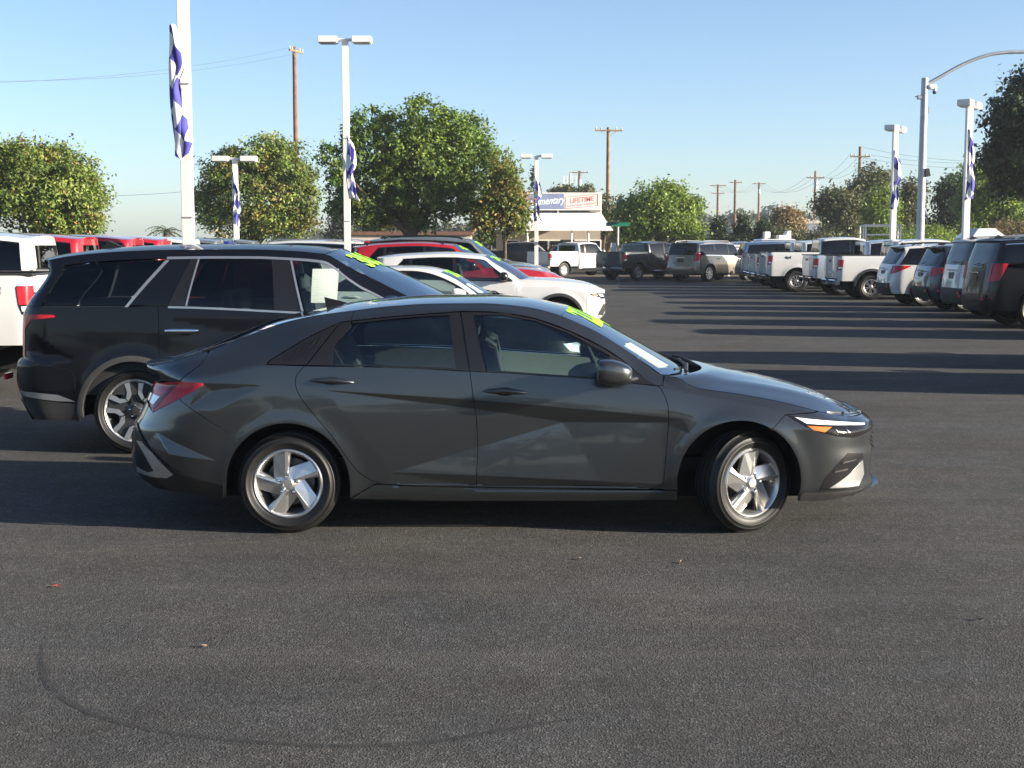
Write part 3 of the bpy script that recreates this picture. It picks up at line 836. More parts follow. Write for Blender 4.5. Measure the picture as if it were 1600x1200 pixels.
    def hood_rows(xs, o0, o1):
        E = []; C = []
        for x in xs:
            t = (x - xs[0]) / (xs[-1] - xs[0]); o = o0 * (1 - t) + o1 * t
            E.append((x, float(eC(x)), float(eW(x)) * float(B.fac(x, eC(x))) - .002)); C.append((x + o, float(hcC(x + o))))
        return E, C
    xs = np.linspace(x_cow, x_h0, 4)
    E, C = [], []
    for i, x in enumerate(xs):
        t = i / 3
        E.append((x, float(eC(x)) - .004, float(eW(x)) - .004)); C.append((Cw[-1][0] + t * .09, Cw[-1][1] - .010 + .012 * t - .05 * math.sin(t * 3.1)))
    grid_ob(loft_top(E, C, 25, 2.2), 'cowl', M['under'], car)
    xh = np.concatenate([np.linspace(x_h0, x_end - .2, 22), np.linspace(x_end - .18, x_end, 8)])
    E, C = hood_rows(xh, .285, .36)
    G = loft_top(E, C, 33, 2.5)
    # a soft crease along each side of the hood
    yy = np.abs(G[:, :, 1]); cr = np.linspace(.60, .44, len(xh))[:, None]
    G[:, :, 2] += .009 * np.exp(-((yy - cr) / .08) ** 2) * np.sin(np.linspace(0, 3.14, len(xh)))[:, None]
    grid_ob(G, 'hood', g, car)
    # nose between hood and grille, grille, bumper; tail
    zl = lambda py: Cp(0, py, .5)[1]
    ztop = zt - .004
    xc0 = float(noseP(ztop)) - .045
    En = []; Cn = []
    c0x, c0z = x_end + .36, float(hcC(x_end + .36))
    for t in np.linspace(0.012, 1, 9):
        x = x_end + (xc0 - x_end) * t; z = float(eC(x)) * (1 - t ** 3) + (ztop) * t ** 3
        En.append((x, z - .001, float(B.W(x, z)) + .001)); Cn.append((c0x + (float(noseP(ztop)) - c0x) * t, c0z - .004 + (ztop - c0z) * t ** 1.25))
    GN_ = loft_top(En, Cn, 33, 2.5)
    GN_[-1][:, 0] = np.where(np.abs(GN_[-1][:, 1]) < abs(GN_[-1][0, 1]) - 1e-6, B.end_x('nose', GN_[-1][:, 1], ztop + 0 * GN_[-1][:, 1]), xc0)
    grid_ob(GN_, 'nose_panel', g, car)
    end_face(B, 'nose', zl(672), ztop, 'light_strip', M['lamp_dark'], car, .045, 4, 21)
    end_face(B, 'nose', zl(708), zl(672), 'grille', M['plastic'], car, .045, 6, 21, -.012)
    for k in range(4):
        zz = zl(704 - 8 * k)
        end_face(B, 'nose', zz - .008, zz + .008, 'grille_bar', M['chrome'] if k == 3 else M['trim'], car, .05, 3, 21, .012)
    end_face(B, 'nose', zl(764), zl(708), 'front_bumper', g, car, .045, 7, 21)
    end_face(B, 'nose', zl(779), zl(764), 'lower_lip', M['plastic'], car, .045, 4, 21, .01)
    end_face(B, 'nose', zl(766), zl(758), 'front_splitter', M['trim'], car, .05, 3, 21, .035)
    end_face(B, 'tail', zl(583), zl(574), 'trunk_edge', g, car, .05, 3, 21)
    end_face(B, 'tail', zl(598), zl(583), 'trunk_recess', M['plastic'], car, .05, 4, 21, -.03)
    end_face(B, 'tail', zl(612), zl(598), 'tail_light_bar', M['red_lens'], car, .05, 4, 21)
    end_face(B, 'tail', zl(668), zl(612), 'trunk_face', g, car, .05, 8, 21)
    end_face(B, 'tail', zl(700), zl(668), 'rear_bumper', g, car, .05, 5, 21)
    end_face(B, 'tail', zl(757), zl(700), 'rear_skirt', M['trim'], car, .05, 6, 21)
    bt = MB()
    # underbody and wheel housings
    bt.box((0.05, 0, .36), (3.9, 1.28, .34)); bt.box((0, 0, .26), (2.0, 1.60, .14)); bt.box((1.75, 0, .58), (.6, 1.2, .26)); bt.box((-1.75, 0, .58), (.7, 1.2, .4))
    bt.build('underbody', M['under'], car)
    for cx, cz in ((acx, acz), (fcx, fcz)):
        for s_ in (-1, 1):
            V = []; F = []
            A = np.linspace(-10, 190, 30)
            for a in A:
                for yy in (.60, .868):
                    V.append((cx + (RA + .012) * math.cos(R(a)), s_ * yy, cz + (RA + .012) * math.sin(R(a))))
            for i in range(len(A) - 1): F.append((2 * i, 2 * i + 1, 2 * i + 3, 2 * i + 2))
            n0 = len(V); V += [(cx + (RA + .012) * math.cos(R(a)), s_ * .60, cz + (RA + .012) * math.sin(R(a))) for a in A]
            F.append(tuple(range(n0, len(V))))
            mesh_ob('wheel_housing', V, F, M['under'], car, False)
    # wheels
    wr = .307
    xr, xf = Cp(450, 757, .88)[0], Cp(1166, 755, .88)[0]
    for s_ in (-1, 1):
        make_wheel(car, xr, s_ * .785, wr, .205, .207, 'blade', s_, 0, 92.5 if s_ < 0 else 70, 64)
        make_wheel(car, xf, s_ * .765, wr, .205, .207, 'blade', s_, R(29), 80 if s_ < 0 else 40, 64)
    # mirrors
    mx, mz = Cp(958, 580, 1.0)
    for s_ in (-1, 1):
        b = MB().ellipsoid((mx, s_ * 1.01, mz), (.115, .105, .070), 28, 16, .62)
        V = []
        for (x, y, z) in b.V:
            u = (x - mx) / .115
            z2 = mz + (z - mz) * (1 - .30 * max(0, u)) - .012 * u - (.01 if z < mz else 0)
            y2 = y - s_ * .02 * u
            x2 = max(x, mx - .095)
            V.append((x2, y2, z2))
        b.V = V
        mir = b.build('mirror', g, car, True, 60)
        b2 = MB().ellipsoid((mx + .0, s_ * .985, mz - .052), (.098, .09, .032), 20, 8, .8); b2.V = [(max(x, mx - .093), y, z) for x, y, z in b2.V]
        b2.build('mirror_base', M['trim'], mir, True)
        MB().tube([(mx + .03, s_ * .96, mz - .06), (mx + .10, s_ * .90, mz - .065), (mx + .15, s_ * .86, mz - .06)], [.022, .02, .018], 8).build('mirror_arm', M['trim'], mir, True)
        MB().box((mx - .094, s_ * 1.015, mz + .004), (.006, .165, .095), 0, 0, .02).build('mirror_glass', M['chrome'], mir)
    # handles
    for px, py in ((518, 596.5), (789, 613)):
        hx, hz = Cp(px, py, .9)
        for s_ in (-1, 1):
            w = float(B.W(hx, hz))
            V = []; F = []
            A = 16; K = 8
            for i in range(A + 1):
                t = i / A * 2 - 1
                hh = .016 * (1 - abs(t) ** 3.0) + .002; oo = .042 * (1 - abs(t) ** 4) + .0
                for k in range(K):
                    a = 2 * math.pi * k / K
                    V.append((hx + t * .136, s_ * (w - .012 + oo * .75 + .013 * math.cos(a)), hz + hh * math.sin(a) + .008 * (1 - t * t) - .006 * t))
            for i in range(A):
                for k in range(K):
                    f = (i * K + k, i * K + (k + 1) % K, (i + 1) * K + (k + 1) % K, (i + 1) * K + k); F.append(f if s_ > 0 else f[::-1])
            h_ = mesh_ob('door_handle', V, F, g, car, True)
            MB().ellipsoid((hx + .0, s_ * (w - .002), hz - .001), (.068, .006, .030), 20, 8).build('handle_cup', M['trim'], h_, True)
    # antenna fin
    fx, fz = Cp(512, 477, 0)
    z0 = float(cen(fx)); 
    fin = MB()
    P = [(Cp(a, b)) for a, b in [(507, 464), (514, 466), (532, 470), (549, 475), (549, 479), (512, 486), (509, 476)]]
    fin.prism([(x, z) for x, z in P], -.012, .012)
    fin.build('antenna_fin', M['trim'], car, False)
    # wipers
    wb_ = [(Cp(1080, 574, .2)), (Cp(1040, 577, .55))]
    for y0, y1 in ((-.62, -.02), (-.02, .55)):
        def onw(v, s_):
            e = [float(c(s_)) for c in EwC]; c = [float(q(s_)) for q in CwC]; k = 1 - abs(v) ** 2.2
            return Vector((e[0] + (c[0] - e[0]) * k, v * e[2], e[1] + (c[1] - e[1]) * k))
        pts = [onw(v, 4.86 - .25 * i / 5) + Vector((.01, 0, .022)) for i, v in enumerate(np.linspace(y0 / .78, y1 / .78, 6))]
        w_ = MB().tube(pts, .008, 6).build('wiper_blade', M['plastic'], car, True)
        MB().tube([onw(y0 / .78, 5.0) + Vector((.06, 0, .02)), onw((y0 * .6 + y1 * .4) / .78, 4.8) + Vector((.02, 0, .045)), pts[3] + Vector((.005, 0, .012))], [.013, .011, .008], 6).build('wiper_arm', M['plastic'], w_, True)
    # price and stickers on the glass
    def wmap(s0, v0, ks, kv, lift=.003):
        def f(x, y):
            v = v0 + x * kv; s_ = s0 - y * ks
            e = [float(c(s_)) for c in EwC]; c = [float(q(s_)) for q in CwC]; k = 1 - abs(v) ** 2.2
            return (e[0] + (c[0] - e[0]) * k + lift * .5, v * e[2], e[1] + (c[1] - e[1]) * k + lift)
        return f
    lettering('price_lettering', '22,395', 1.0, M['lime'], ws, wmap(.95, -.02, 2.5, .54), bold=.04, sx=.92)
    def sheet(name, s0, s1, v0, v1, lift):
        f = wmap(0, 0, -1, 1, lift)
        return grid_ob([[f(v, s_) for v in np.linspace(v0, v1, 6)] for s_ in np.linspace(s0, s1, 6)], name, M['paper'], ws, uv=True)
    sheet('paper_sticker', 2.95, 4.45, -.88, -.68, .006)
    # cabin
    cb = MB()
    fl = .42
    cab = MB().box((-.05, 0, fl), (2.6, 1.5, .06)); cab.build('cabin_floor', M['under'], car)
    for s_ in (-1, 1):
        sx = .15
        MB().box((sx + .02, s_ * .37, .60), (.52, .50, .16), 0, -.12, .05).add(*_seat_back(sx - .22, s_ * .37)).build('front_seat', M['seat'], car, True, 50)
        MB().box((sx - .42, s_ * .37, 1.19), (.09, .25, .17), 0, .12, .04).build('headrest', M['seat'], car, True, 50)
        # inner door cards
        for xs_, xe, nm_ in ((-1.0, .17 - .4, 'door_card'), (-.2, .85, 'door_card')):
            n = 8; V = []
            G2 = []
            for x in np.linspace(xs_, xe, n):
                zt = float(Curve([(q[0], q[1]) for q in belt])(x)) - .005
                G2.append([(x, s_ * (float(B.W(x, z)) - .07), z) for z in np.linspace(.45, zt, 5)])
            grid_ob(G2, nm_, M['doorcard'] if xe > .5 else M['seat'], car, flip=s_ > 0)
    MB().box((-.85, 0, .62), (.52, 1.30, .18), 0, -.1, .05).build('rear_bench', M['seat'], car, True, 50)
    MB().box((-1.12, 0, .88), (.16, 1.26, .50), 0, -.42, .05).build('rear_backrest', M['seat'], car, True, 50)
    MB().box((-1.45, 0, .98), (.50, 1.18, .04)).build('parcel_shelf', M['dash'], car)
    dsh = MB().ellipsoid((.66, 0, .84), (.30, .66, .11), 24, 10, .7)
    dsh.build('dashboard', M['dash'], car, True, 50)
    st_ = MB()
    cx_, cz_ = .56, .93
    ring = [(cx_ + .185 * math.sin(a) * -.42, .37 + .185 * math.cos(a), cz_ + .185 * math.sin(a) * .9) for a in np.linspace(0, 2 * math.pi, 29)]
    st_.tube(ring, .016, 8, False); st_.ellipsoid((cx_, .37, cz_), (.03, .06, .05), 10, 6); st_.tube([(cx_, .2, cz_), (cx_, .54, cz_)], .014, 6); st_.tube([(cx_, .37, cz_), (cx_ + .3, .37, cz_ - .1)], .03, 6)
    st_.build('steering_wheel', M['dash'], car, True, 50)
    MB().ellipsoid((.42, .0, 1.20), (.02, .11, .03), 14, 8, .7).build('rearview_mirror', M['trim'], car, True)
    # headliner
    E = []; C = []
    for x in np.linspace(Cp(500, 500, .62)[0], Cp(868, 500, .62)[0], 8):
        e, c = row(x); E.append((e[0], e[1] - .035, e[2] - .02)); C.append((c[0], c[1] - .04))
    grid_ob(loft_top(E, C, 9), 'headliner', M['headliner'], car, flip=True)
    return car, B, locals()
def _seat_back(x, y):
    b = MB().box((x - .06, y, .86), (.14, .48, .58), 0, -.20, .05)
    return b.V, b.F
sedan, SB, _sl = build_sedan()
# ---------------------------------------------------------------- other vehicles: one builder, different figures
def end_patch(B, which, z0, z1, ya, yb, name, mat, parent, off=.004, nz=5, ny=7):
    """a piece of the front or rear face between two heights and two distances from the middle, on both sides"""
    sg = 1 if which == 'nose' else -1
    obs = []
    for s in (-1, 1):
        G = np.zeros((nz, ny, 3))
        for i, z in enumerate(np.linspace(z0, z1, nz)):
            y = np.linspace(ya, yb, ny); x = B.end_x(which, y, z + 0 * y)
            G[i] = np.stack([x + sg * off, s * y, z + 0 * y], 1)
        obs.append(grid_ob(G, name, mat, parent, flip=((which != 'nose') == (s > 0))))
    return obs
def gen_vehicle(P, label, cat, name, paint, group=None):
    p = dict(sill=.30, r=.37, tw=.26, rim=.25, style='split', crown=.045, we=.70, step=.055, arch=.07, cladding=False, pickup=False, rail_chrome=False,
             glass='tint', glassf='tint', drop=.07, lod=1, tail_n=3.2, nose_n=2.6, lamp='tall', roof_rails=False, two=True, seats=False, price=None, nb=.42, bumper='plastic', handle='paint', lampmat='clear_lens')
    p.update(P); Bw = p['B']; nose, tail, wb = p['nose'], p['tail'], p['wb']; st = p['step']
    car = thing(name, label, cat, group=group)
    g = PAINT[paint]; xf, xr = wb / 2, -wb / 2; r = p['r']; RA = r + p['arch']
    roof = Curve(p['roof']); hood = Curve(p['hood']); belt = Curve(p['belt'])
    xw0, xw1 = p['roof'][-1][0], p['hood'][0][0]; zw0, zw1 = p['roof'][-1][1], p['hood'][0][1]
    xw1e, xw0e = xw1 - .16, xw0 - .06
    xback = p['roof'][0][0]
    c0 = p['crown']
    E = []; we = p['we']
    for x in np.linspace(xback, xw0e, 9): E.append((x, float(roof(x)) - c0, we * Bw))
    for t in np.linspace(.2, 1, 5): E.append((xw0e + (xw1e - xw0e) * t, zw0 - c0 + (zw1 - .035 - zw0 + c0) * t, Bw * (we + (.86 - we) * t)))
    hx1 = nose - .10
    for t in np.linspace(.15, 1, 7):
        x = xw1e + (hx1 - xw1e) * t; E.append((x, float(hood(x)) - .03 - .01 * t, Bw * (.86 - .02 * t)))
    E.append((nose + .1, E[-1][1] - .03, Bw * .82))
    eC = Curve([(a, b) for a, b, c in E]); eW = Curve([(a, c) for a, b, c in E])
    T = lambda x: eC(x) - p['drop'] - np.where(np.asarray(x) > xw0e, .05 * np.clip((np.asarray(x) - xw0e) / .3, 0, 1), 0)
    xs = np.linspace(xw0e, xw1e + .4, 400); k = np.where(T(xs) < belt(xs) + .012)[0]
    xAe = float(xs[k[0]]) if len(k) else xw1e
    X = np.linspace(tail, nose, 24)
    zb = [min(float(belt(x)), float(eC(x)) - .12) for x in X]
    zr = [max(min(float(T(x)), float(eC(x)) - .035), b + .03) for x, b in zip(X, zb)]
    midz = p.get('mid', .70)
    lines = [[(tail, p['sill'] - .1, .93 * Bw), (nose, p['sill'] - .1, .93 * Bw)],
             [(tail, p['sill'] + .06, .975 * Bw), (nose, p['sill'] + .06, .965 * Bw)],
             [(tail, midz, .985 * Bw), (0, midz, Bw), (nose, midz - .04, .975 * Bw)],
             [(x, z, Bw * .965 - max(0, x - xf) * .02) for x, z in zip(X, zb)],
             [(x, z, float(eW(x)) + (.055 if x < xw1e else .03)) for x, z in zip(X, zr)], E]
    noseP = Curve(p['noseprof'])
    cabtail = p['cab'] if p['pickup'] else tail
    tailP = Curve(p['tailprof']) if not p['pickup'] else Curve([(0, cabtail), (1.0, cabtail), (1.3, cabtail + .01), (3, cabtail + p.get('cabrake', .12))])
    acz = r; arches = [(xf, acz), (xr, acz)]
    B = Body(lines, (xf + RA + .02, noseP, p['nose_n']), (cabtail + (.30 if p['pickup'] else .45), tailP, 6 if p['pickup'] else p['tail_n']), [(xf, acz, RA, .08, .018), (xr, acz, RA, .08, .018)], p.get('extra'))
    cl = .05
    sill = p['sill']
    def lo(x, zs=sill):
        z = zs
        for ax, az in arches:
            d = RA ** 2 - (x - ax) ** 2
            if d > 0: z = max(z, az + math.sqrt(d))
        return z
    def xs_(a, b):
        q = list(np.linspace(a, b, max(2, int(abs(b - a) / .04))))
        for ax, az in arches:
            w_ = math.sqrt(max(0, RA ** 2 - (sill - az) ** 2))
            for e in (ax - w_ - .0005, ax - w_ + .0005, ax + w_ - .0005, ax + w_ + .0005, *(ax + w_ * math.cos(R(a_)) for a_ in range(6, 180, 6))):
                if a < e < b: q.append(e)
        return sorted(q)
    low = lambda a, b: [(x, lo(x)) for x in xs_(a, b)]
    F_ = lambda f, a, b, n=16: [(x, float(f(x))) for x in np.linspace(a, b, n)]
    pan = lambda n_, o, m, **k: panel(B, o, n_, m, car, step=k.pop('step', st), **k)
    dA, dB, dC = p['dA'], p['dB'], p['dC']
    hi_b = lambda x: float(belt(x))
    nb = p['nb']
    # nose side and fender
    zt = float(eC(hx1))
    xcut = xf + RA + .10
    pan('fender', low(dA, xcut) + F_(eC, xcut, xAe, 30) + F_(belt, xAe - .01, dA, 5), g)
    nz_ = clip_line(B, 'nose', p['sill'] - .02, zt, cl, 10)
    ztx = float(eC(xcut))
    pan('front_bumper', low(xcut, xcut + .01)[:1] + nz_ + F_(eC, nz_[-1][0] - .01, xcut, 12), g)
    pan('front_door', low(dB, dA) + F_(belt, dA, dB), g)
    if dC is not None: pan('rear_door', low(dC, dB) + F_(belt, dB, dC), g)
    xend = dC if dC is not None else dB
    xtop_end = float(tailP(float(eC(xback)))) + cl
    tl = clip_line(B, 'tail', sill, float(belt(tail)) - .01, cl, 10)
    xDb, xDt = p['xD']
    if p['pickup']:
        tlc = clip_line(B, 'tail', sill, float(belt(cabtail)), .03, 6)
        if xend > cabtail + .06: pan('cab_corner', low(tlc[0][0], xend) + F_(belt, xend, tlc[-1][0]) + tlc[::-1], g)
        dp = clip_line(B, 'tail', float(belt(cabtail)), float(eC(xback)) - .002, .03, 8)
    else:
        pan('quarter_panel', low(tl[0][0], xend) + F_(belt, xend, tl[-1][0]) + tl[::-1], g)
        dp = clip_line(B, 'tail', float(belt(tail)), float(eC(max(xback, xtop_end))) - .002, cl, 8)
    top = F_(eC, dp[-1][0], xAe, 40)
    pan('roof_side', [(xDb, hi_b(xDb))] + dp + [(x, z - .001) for x, z in top] + F_(T, xAe, xDt, 40), M[p['dpillar']] if p.get('dpillar') else g)
    # windows
    pil = sorted(p['pillars'])
    bounds = [None] + pil + [None]
    lf = lambda x: float(belt(x)) + .012
    def winpoly(a, b):
        aT, bT = (xDt if a is None else a + p.get('lean', .03) * -1), (None if b is None else b)
        aB = xDb if a is None else a
        bB = xAe - .01 if b is None else b
        bT = xAe - .01 if b is None else b - p.get('lean', .03)
        return [(x, lf(x)) for x in np.linspace(aB, bB, 12)] + [(x, max(float(T(x)) - .012, lf(x) + .002)) for x in np.linspace(bT, aT, 16)]
    nW = len(pil) + 1
    for i in range(nW):
        a = None if i == 0 else pil[i - 1] + .035; b = None if i == nW - 1 else pil[i] - .035
        nm_ = 'front_side_window' if i == nW - 1 else ('quarter_window' if (i == 0 and nW > 2) else 'rear_side_window')
        pan(nm_, winpoly(a, b), M[p['glassf'] if i == nW - 1 else p['glass']], off=-.004, gap=.004, flange=.0)
    for q in pil:
        pan('window_pillar', winpoly(q - .036, q + .036), M['trim'], off=-.001, gap=0, flange=.006)
    ftr = [(x, float(T(x)) - .013) for x in np.linspace(xDt, xAe - .02, 40)]
    pan('window_trim', ftr + [(x, z + .020) for x, z in ftr[::-1]], M['chrome' if p['rail_chrome'] else 'trim'], off=.003, gap=0, flange=.006)
    ftb = [(x, float(belt(x)) - .008) for x in np.linspace(xDb, xAe - .01, 30)]
    pan('belt_trim', ftb + [(x, z + .024) for x, z in ftb[::-1]], M['chrome' if p['rail_chrome'] else 'trim'], off=.003, gap=0, flange=.006)
    # top
    cz = lambda x: float(roof(x))
    x0r = dp[-1][0] if not p['pickup'] else dp[-1][0]
    Er = []; Cr = []
    for x in np.linspace(x0r, xw0e, 14):
        t = (x - x0r) / (xw0e - x0r)
        Er.append((x, float(eC(x)) - .001, float(eW(x)) * float(B.fac(x, eC(x))))); o = -.05 * (1 - t) + .06 * t; Cr.append((x + o, cz(x + o)))
    grid_ob(loft_top(Er, Cr, 15), 'roof', g if not p.get('roofmat') else PAINT[p['roofmat']], car)
    Ew = [(xw0e + (xw1e - xw0e) * t, zw0 - c0 + (zw1 - .035 - zw0 + c0) * t, Bw * (we + (.86 - we) * t)) for t in np.linspace(0, 1, 8)]
    Cw = [(xw0 + (xw1 - xw0) * t, zw0 + (zw1 - zw0) * t + .03 * math.sin(t * math.pi)) for t in np.linspace(0, 1, 8)]
    GW = loft_top(Ew, Cw, 15, 2.2)
    ws = grid_ob(GW, 'windshield', M['shield' if p['seats'] else 'tint'], car)
    xh = np.linspace(xw1e, hx1, 16); Eh = []; Ch = []
    for x in xh:
        t = (x - xh[0]) / (xh[-1] - xh[0]); o = .16 * (1 - t) + (nose - hx1 - .02) * t
        Eh.append((x, float(eC(x)) - .001, float(eW(x)) * float(B.fac(x, eC(x))))); Ch.append((x + o, float(hood(x + o))))
    GH = loft_top(Eh, Ch, 17, 2.6); grid_ob(GH, 'hood', g, car)
    ztop = zt - .05
    xc0 = float(noseP(ztop)) - cl; wc0 = float(B.W(xc0, ztop)); yv = GH[-1][:, 1] / abs(GH[-1][0, 1]) * wc0
    bq = np.stack([B.end_x('nose', yv, ztop + 0 * yv), yv, ztop + 0 * yv], 1)
    grid_ob([GH[-1] * (1 - t) + bq * t for t in np.linspace(0, 1, 3)], 'nose_panel', g, car)
    zg0, zg1 = p.get('grille', (.55, ztop))
    end_face(B, 'nose', zg1 - .001, ztop, 'nose_panel', g, car, cl, 3) if zg1 < ztop - .02 else None
    end_face(B, 'nose', zg0, zg1, 'grille', M['plastic'], car, cl, 5, off=-.01)
    for zz in np.linspace(zg0 + .05, zg1 - .04, 4): end_face(B, 'nose', zz - .012, zz + .012, 'grille_bar', M['chrome'], car, cl, 2, off=.012, ymax=.45 * Bw)
    end_face(B, 'nose', sill - .02, zg0, 'front_bumper', g, car, cl, 4)
    hl0, hl1 = p.get('headlamp', (ztop - .14, ztop - .01))
    end_patch(B, 'nose', hl0, hl1, .50 * Bw, .80 * Bw, 'headlight', M[p['lampmat']], car, .008)
    ncl = lambda z, d: float(noseP(z)) - d
    pan('headlight', [(ncl(hl0, .30), hl0 + .06), (ncl(hl0, .055), hl0), (ncl(hl1, .055), hl1), (ncl(hl1, .34), hl1 - .01)], M[p['lampmat']], off=.005, flange=.01)
    if p['lampmat'] == 'lamp_dark':
        pan('turn_signal', [(ncl(hl0, .27), hl0 + .062), (ncl(hl0, .20), hl0 + .05), (ncl(hl1, .20), hl1 - .02), (ncl(hl1, .30), hl1 - .018)], M['amber'], off=.009, flange=.008)
        pan('lamp_lens', [(ncl(hl0, .16), hl0 + .045), (ncl(hl0, .07), hl0 + .03), (ncl(hl1, .07), hl1 - .02), (ncl(hl1, .17), hl1 - .02)], M['clear_lens'], off=.009, flange=.008)
        pan('bumper_vent', [(ncl(.62, .05), .62), (ncl(.40, .05), .40), (ncl(.40, .18), .42), (ncl(.62, .10), .62)], M['plastic'], off=.006, flange=.008)
    # rear
    if not p['pickup']:
        zbel = float(belt(tail)); zrt = float(eC(max(xback, xtop_end)))
        z1 = p.get('rear_bumper', .62)
        end_face(B, 'tail', sill - .03, z1, 'rear_bumper', M[p['bumper']] if p['bumper'] != 'paint' else g, car, cl, 4, off=.02)
        end_face(B, 'tail', z1, zbel, 'tailgate', g, car, cl, 8)
        end_face(B, 'tail', zbel, zrt - .03, 'rear_window', M['tint'], car, cl, 6)
        end_face(B, 'tail', zrt - .03, zrt, 'spoiler', g, car, cl, 3, off=.02)
        # roof end over the rear window
        yv = GWr = loft_top(Er[:1], Cr[:1], 15)[0]
        bq = np.stack([B.end_x('tail', yv[:, 1] / abs(yv[0, 1]) * float(B.W(dp[-1][0], zrt)), zrt + 0 * yv[:, 1]) - .02, yv[:, 1] / abs(yv[0, 1]) * float(B.W(dp[-1][0], zrt)), zrt + 0 * yv[:, 1]], 1)
        grid_ob([bq, (bq + yv) / 2 + (0, 0, .008), yv], 'spoiler', g, car)
        hi = max(0.0, p.get('cladw', .0))
        lampz = p.get('lampz', (zbel - .30, zbel - .02)); tcl = lambda z, d: float(tailP(z)) + d
        if p['lamp'] == 'tall':
            end_patch(B, 'tail', lampz[0], lampz[1], .74 * Bw, float(B.W(tcl(lampz[0], .055), lampz[0])), 'tail_light', M['red_lens'], car, .008)
            pan('tail_light', [(tcl(lampz[0], .055), lampz[0]), (tcl(lampz[0], .20), lampz[0] + .03), (tcl(lampz[1], .30), lampz[1]), (tcl(lampz[1], .055), lampz[1])], M['red_lens'], off=.006, flange=.01)
        elif p['lamp'] == 'wedge':
            end_patch(B, 'tail', lampz[0], lampz[1], .66 * Bw, float(B.W(tcl(lampz[0], .055), lampz[0])), 'tail_light', M['red_lens'], car, .008)
            pan('tail_light', [(tcl(lampz[0], .055), lampz[0]), (tcl(lampz[0], .14), lampz[0] + .04), (tcl(lampz[1], .45), lampz[1] - .03), (tcl(lampz[1], .48), lampz[1]), (tcl(lampz[1], .055), lampz[1])], M['red_lens'], off=.006, flange=.01)
        px_ = float(tailP(zbel - .22)) - .012
        MB().box((px_, 0, zbel - .26), (.012, .34, .16)).build('license_plate', M['plate_dark'], car)
        MB().box((px_ - .012, 0, zbel - .12), (.02, .56, .035), bev=.006).build('tailgate_trim', M['chrome'], car)
        MB().tube([(float(tailP(zbel)) - .02, .12, zbel + .05), (float(tailP(zbel)) - .03, -.30, zbel + .09)], .009, 6).build('rear_wiper', M['plastic'], car)
        MB().box((float(tailP(z1 - .15)) - .025, -.72 * Bw, z1 - .10), (.02, .16, .05)).build('reflector', M['red_lens'], car)
        MB().box((float(tailP(z1 - .15)) - .025, .72 * Bw, z1 - .10), (.02, .16, .05)).build('reflector', M['red_lens'], car)
        if p['roof_rails']:
            for s in (-1, 1):
                q = [(x, s * (float(eW(x)) - .05), float(eC(x)) + c0 * .55 + dz) for x, dz in [(xback + .45, -.01), (xback + .55, .04), (xback + 1.2, .05), (xw0e - .35, .045), (xw0e - .2, -.01)]]
                MB().tube(q, .018, 8).build('roof_rail', M['satin' if p['roof_rails'] == 'satin' else 'trim'], car, True)
        MB().prism([(xback + .28, cz(xback + .3)), (xback + .36, cz(xback + .3) + .075), (xback + .46, cz(xback + .4) + .02), (xback + .5, cz(xback + .4))], -.012, .012).build('antenna_fin', M['trim'], car)
    else:
        ct = dp
        zbel = float(belt(cabtail)); zrt = float(eC(xback)) - .002
        end_face(B, 'tail', sill + .1, zbel + .04, 'cab_back', g, car, .03, 4)
        end_face(B, 'tail', zbel + .04, zrt - .03, 'cab_back', g, car, .03, 6)
        end_face(B, 'tail', zbel + .09, zrt - .10, 'rear_window', M['tint'], car, .03, 5, off=.006, ymax=.66 * Bw)
        end_face(B, 'tail', zrt - .03, zrt, 'cab_back', g, car, .03, 2)
        yv = loft_top(Er[:1], Cr[:1], 15)[0]
        ye = yv[:, 1] / abs(yv[0, 1]) * float(B.W(dp[-1][0], zrt))
        bq = np.stack([B.end_x('tail', ye, zrt + 0 * ye), ye, zrt + 0 * ye], 1)
        grid_ob([bq, (bq + yv) / 2 + (0, 0, .004), yv], 'cab_back', g, car)
        MB().box((cabtail + .10, 0, zrt + .012), (.02, .30, .045), bev=.01).build('brake_light', M['red_lens'], car)
        # bed
        rz = p['bedz']
        bl = [[(tail, sill - .1, .95 * Bw), (cabtail, sill - .1, .95 * Bw)], [(tail, sill + .1, .975 * Bw), (cabtail, sill + .1, .975 * Bw)], [(tail, midz + .1, Bw), (cabtail, midz + .1, Bw)], [(tail, rz - .04, .965 * Bw), (cabtail, rz - .04, .965 * Bw)], [(tail, rz, .945 * Bw), (cabtail, rz, .945 * Bw)]]
        tP = Curve(p['tailprof'])
        BB = Body(bl, None, (tail + .30, tP, 5.0), [(xr, acz, RA, .09, .022)])
        pb = lambda n_, o, m, **k: panel(BB, o, n_, m, car, step=k.pop('step', st), **k)
        tlb = clip_line(BB, 'tail', sill + .14, rz, .04, 8)
        pb('bed_side', [(x, max(z, sill + .14)) for x, z in low(tlb[0][0], cabtail - .03)] + [(cabtail - .03, rz)] + tlb[::-1], g)
        end_face(BB, 'tail', sill + .22, rz - .01, 'tailgate', g, car, .04, 7)
        MB().box((tail + .03, 0, sill + .10), (.20, 1.86 * Bw, .17), bev=.03).build('rear_bumper', M['chrome' if p.get('chrome_bumper', True) else 'trim'], car)
        MB().box((tail - .075, 0, sill + .12), (.012, .32, .14)).build('license_plate', M['plate_dark'], car)
        for s in (-1, 1):
            MB().box(((tail + cabtail) / 2, s * (.945 * Bw - .035), rz + .004), (cabtail - tail - .05, .085, .03), bev=.01).build('bed_rail', M['plastic'], car)
            MB().box(((tail + cabtail) / 2, s * (.945 * Bw - .16), rz - .25), (cabtail - tail - .08, .02, .46)).build('bed_wall', M['bedliner'], car)
        MB().box((tail + .06, 0, rz + .0), (.07, 1.84 * Bw, .03), bev=.01).build('tailgate_cap', M['plastic'], car)
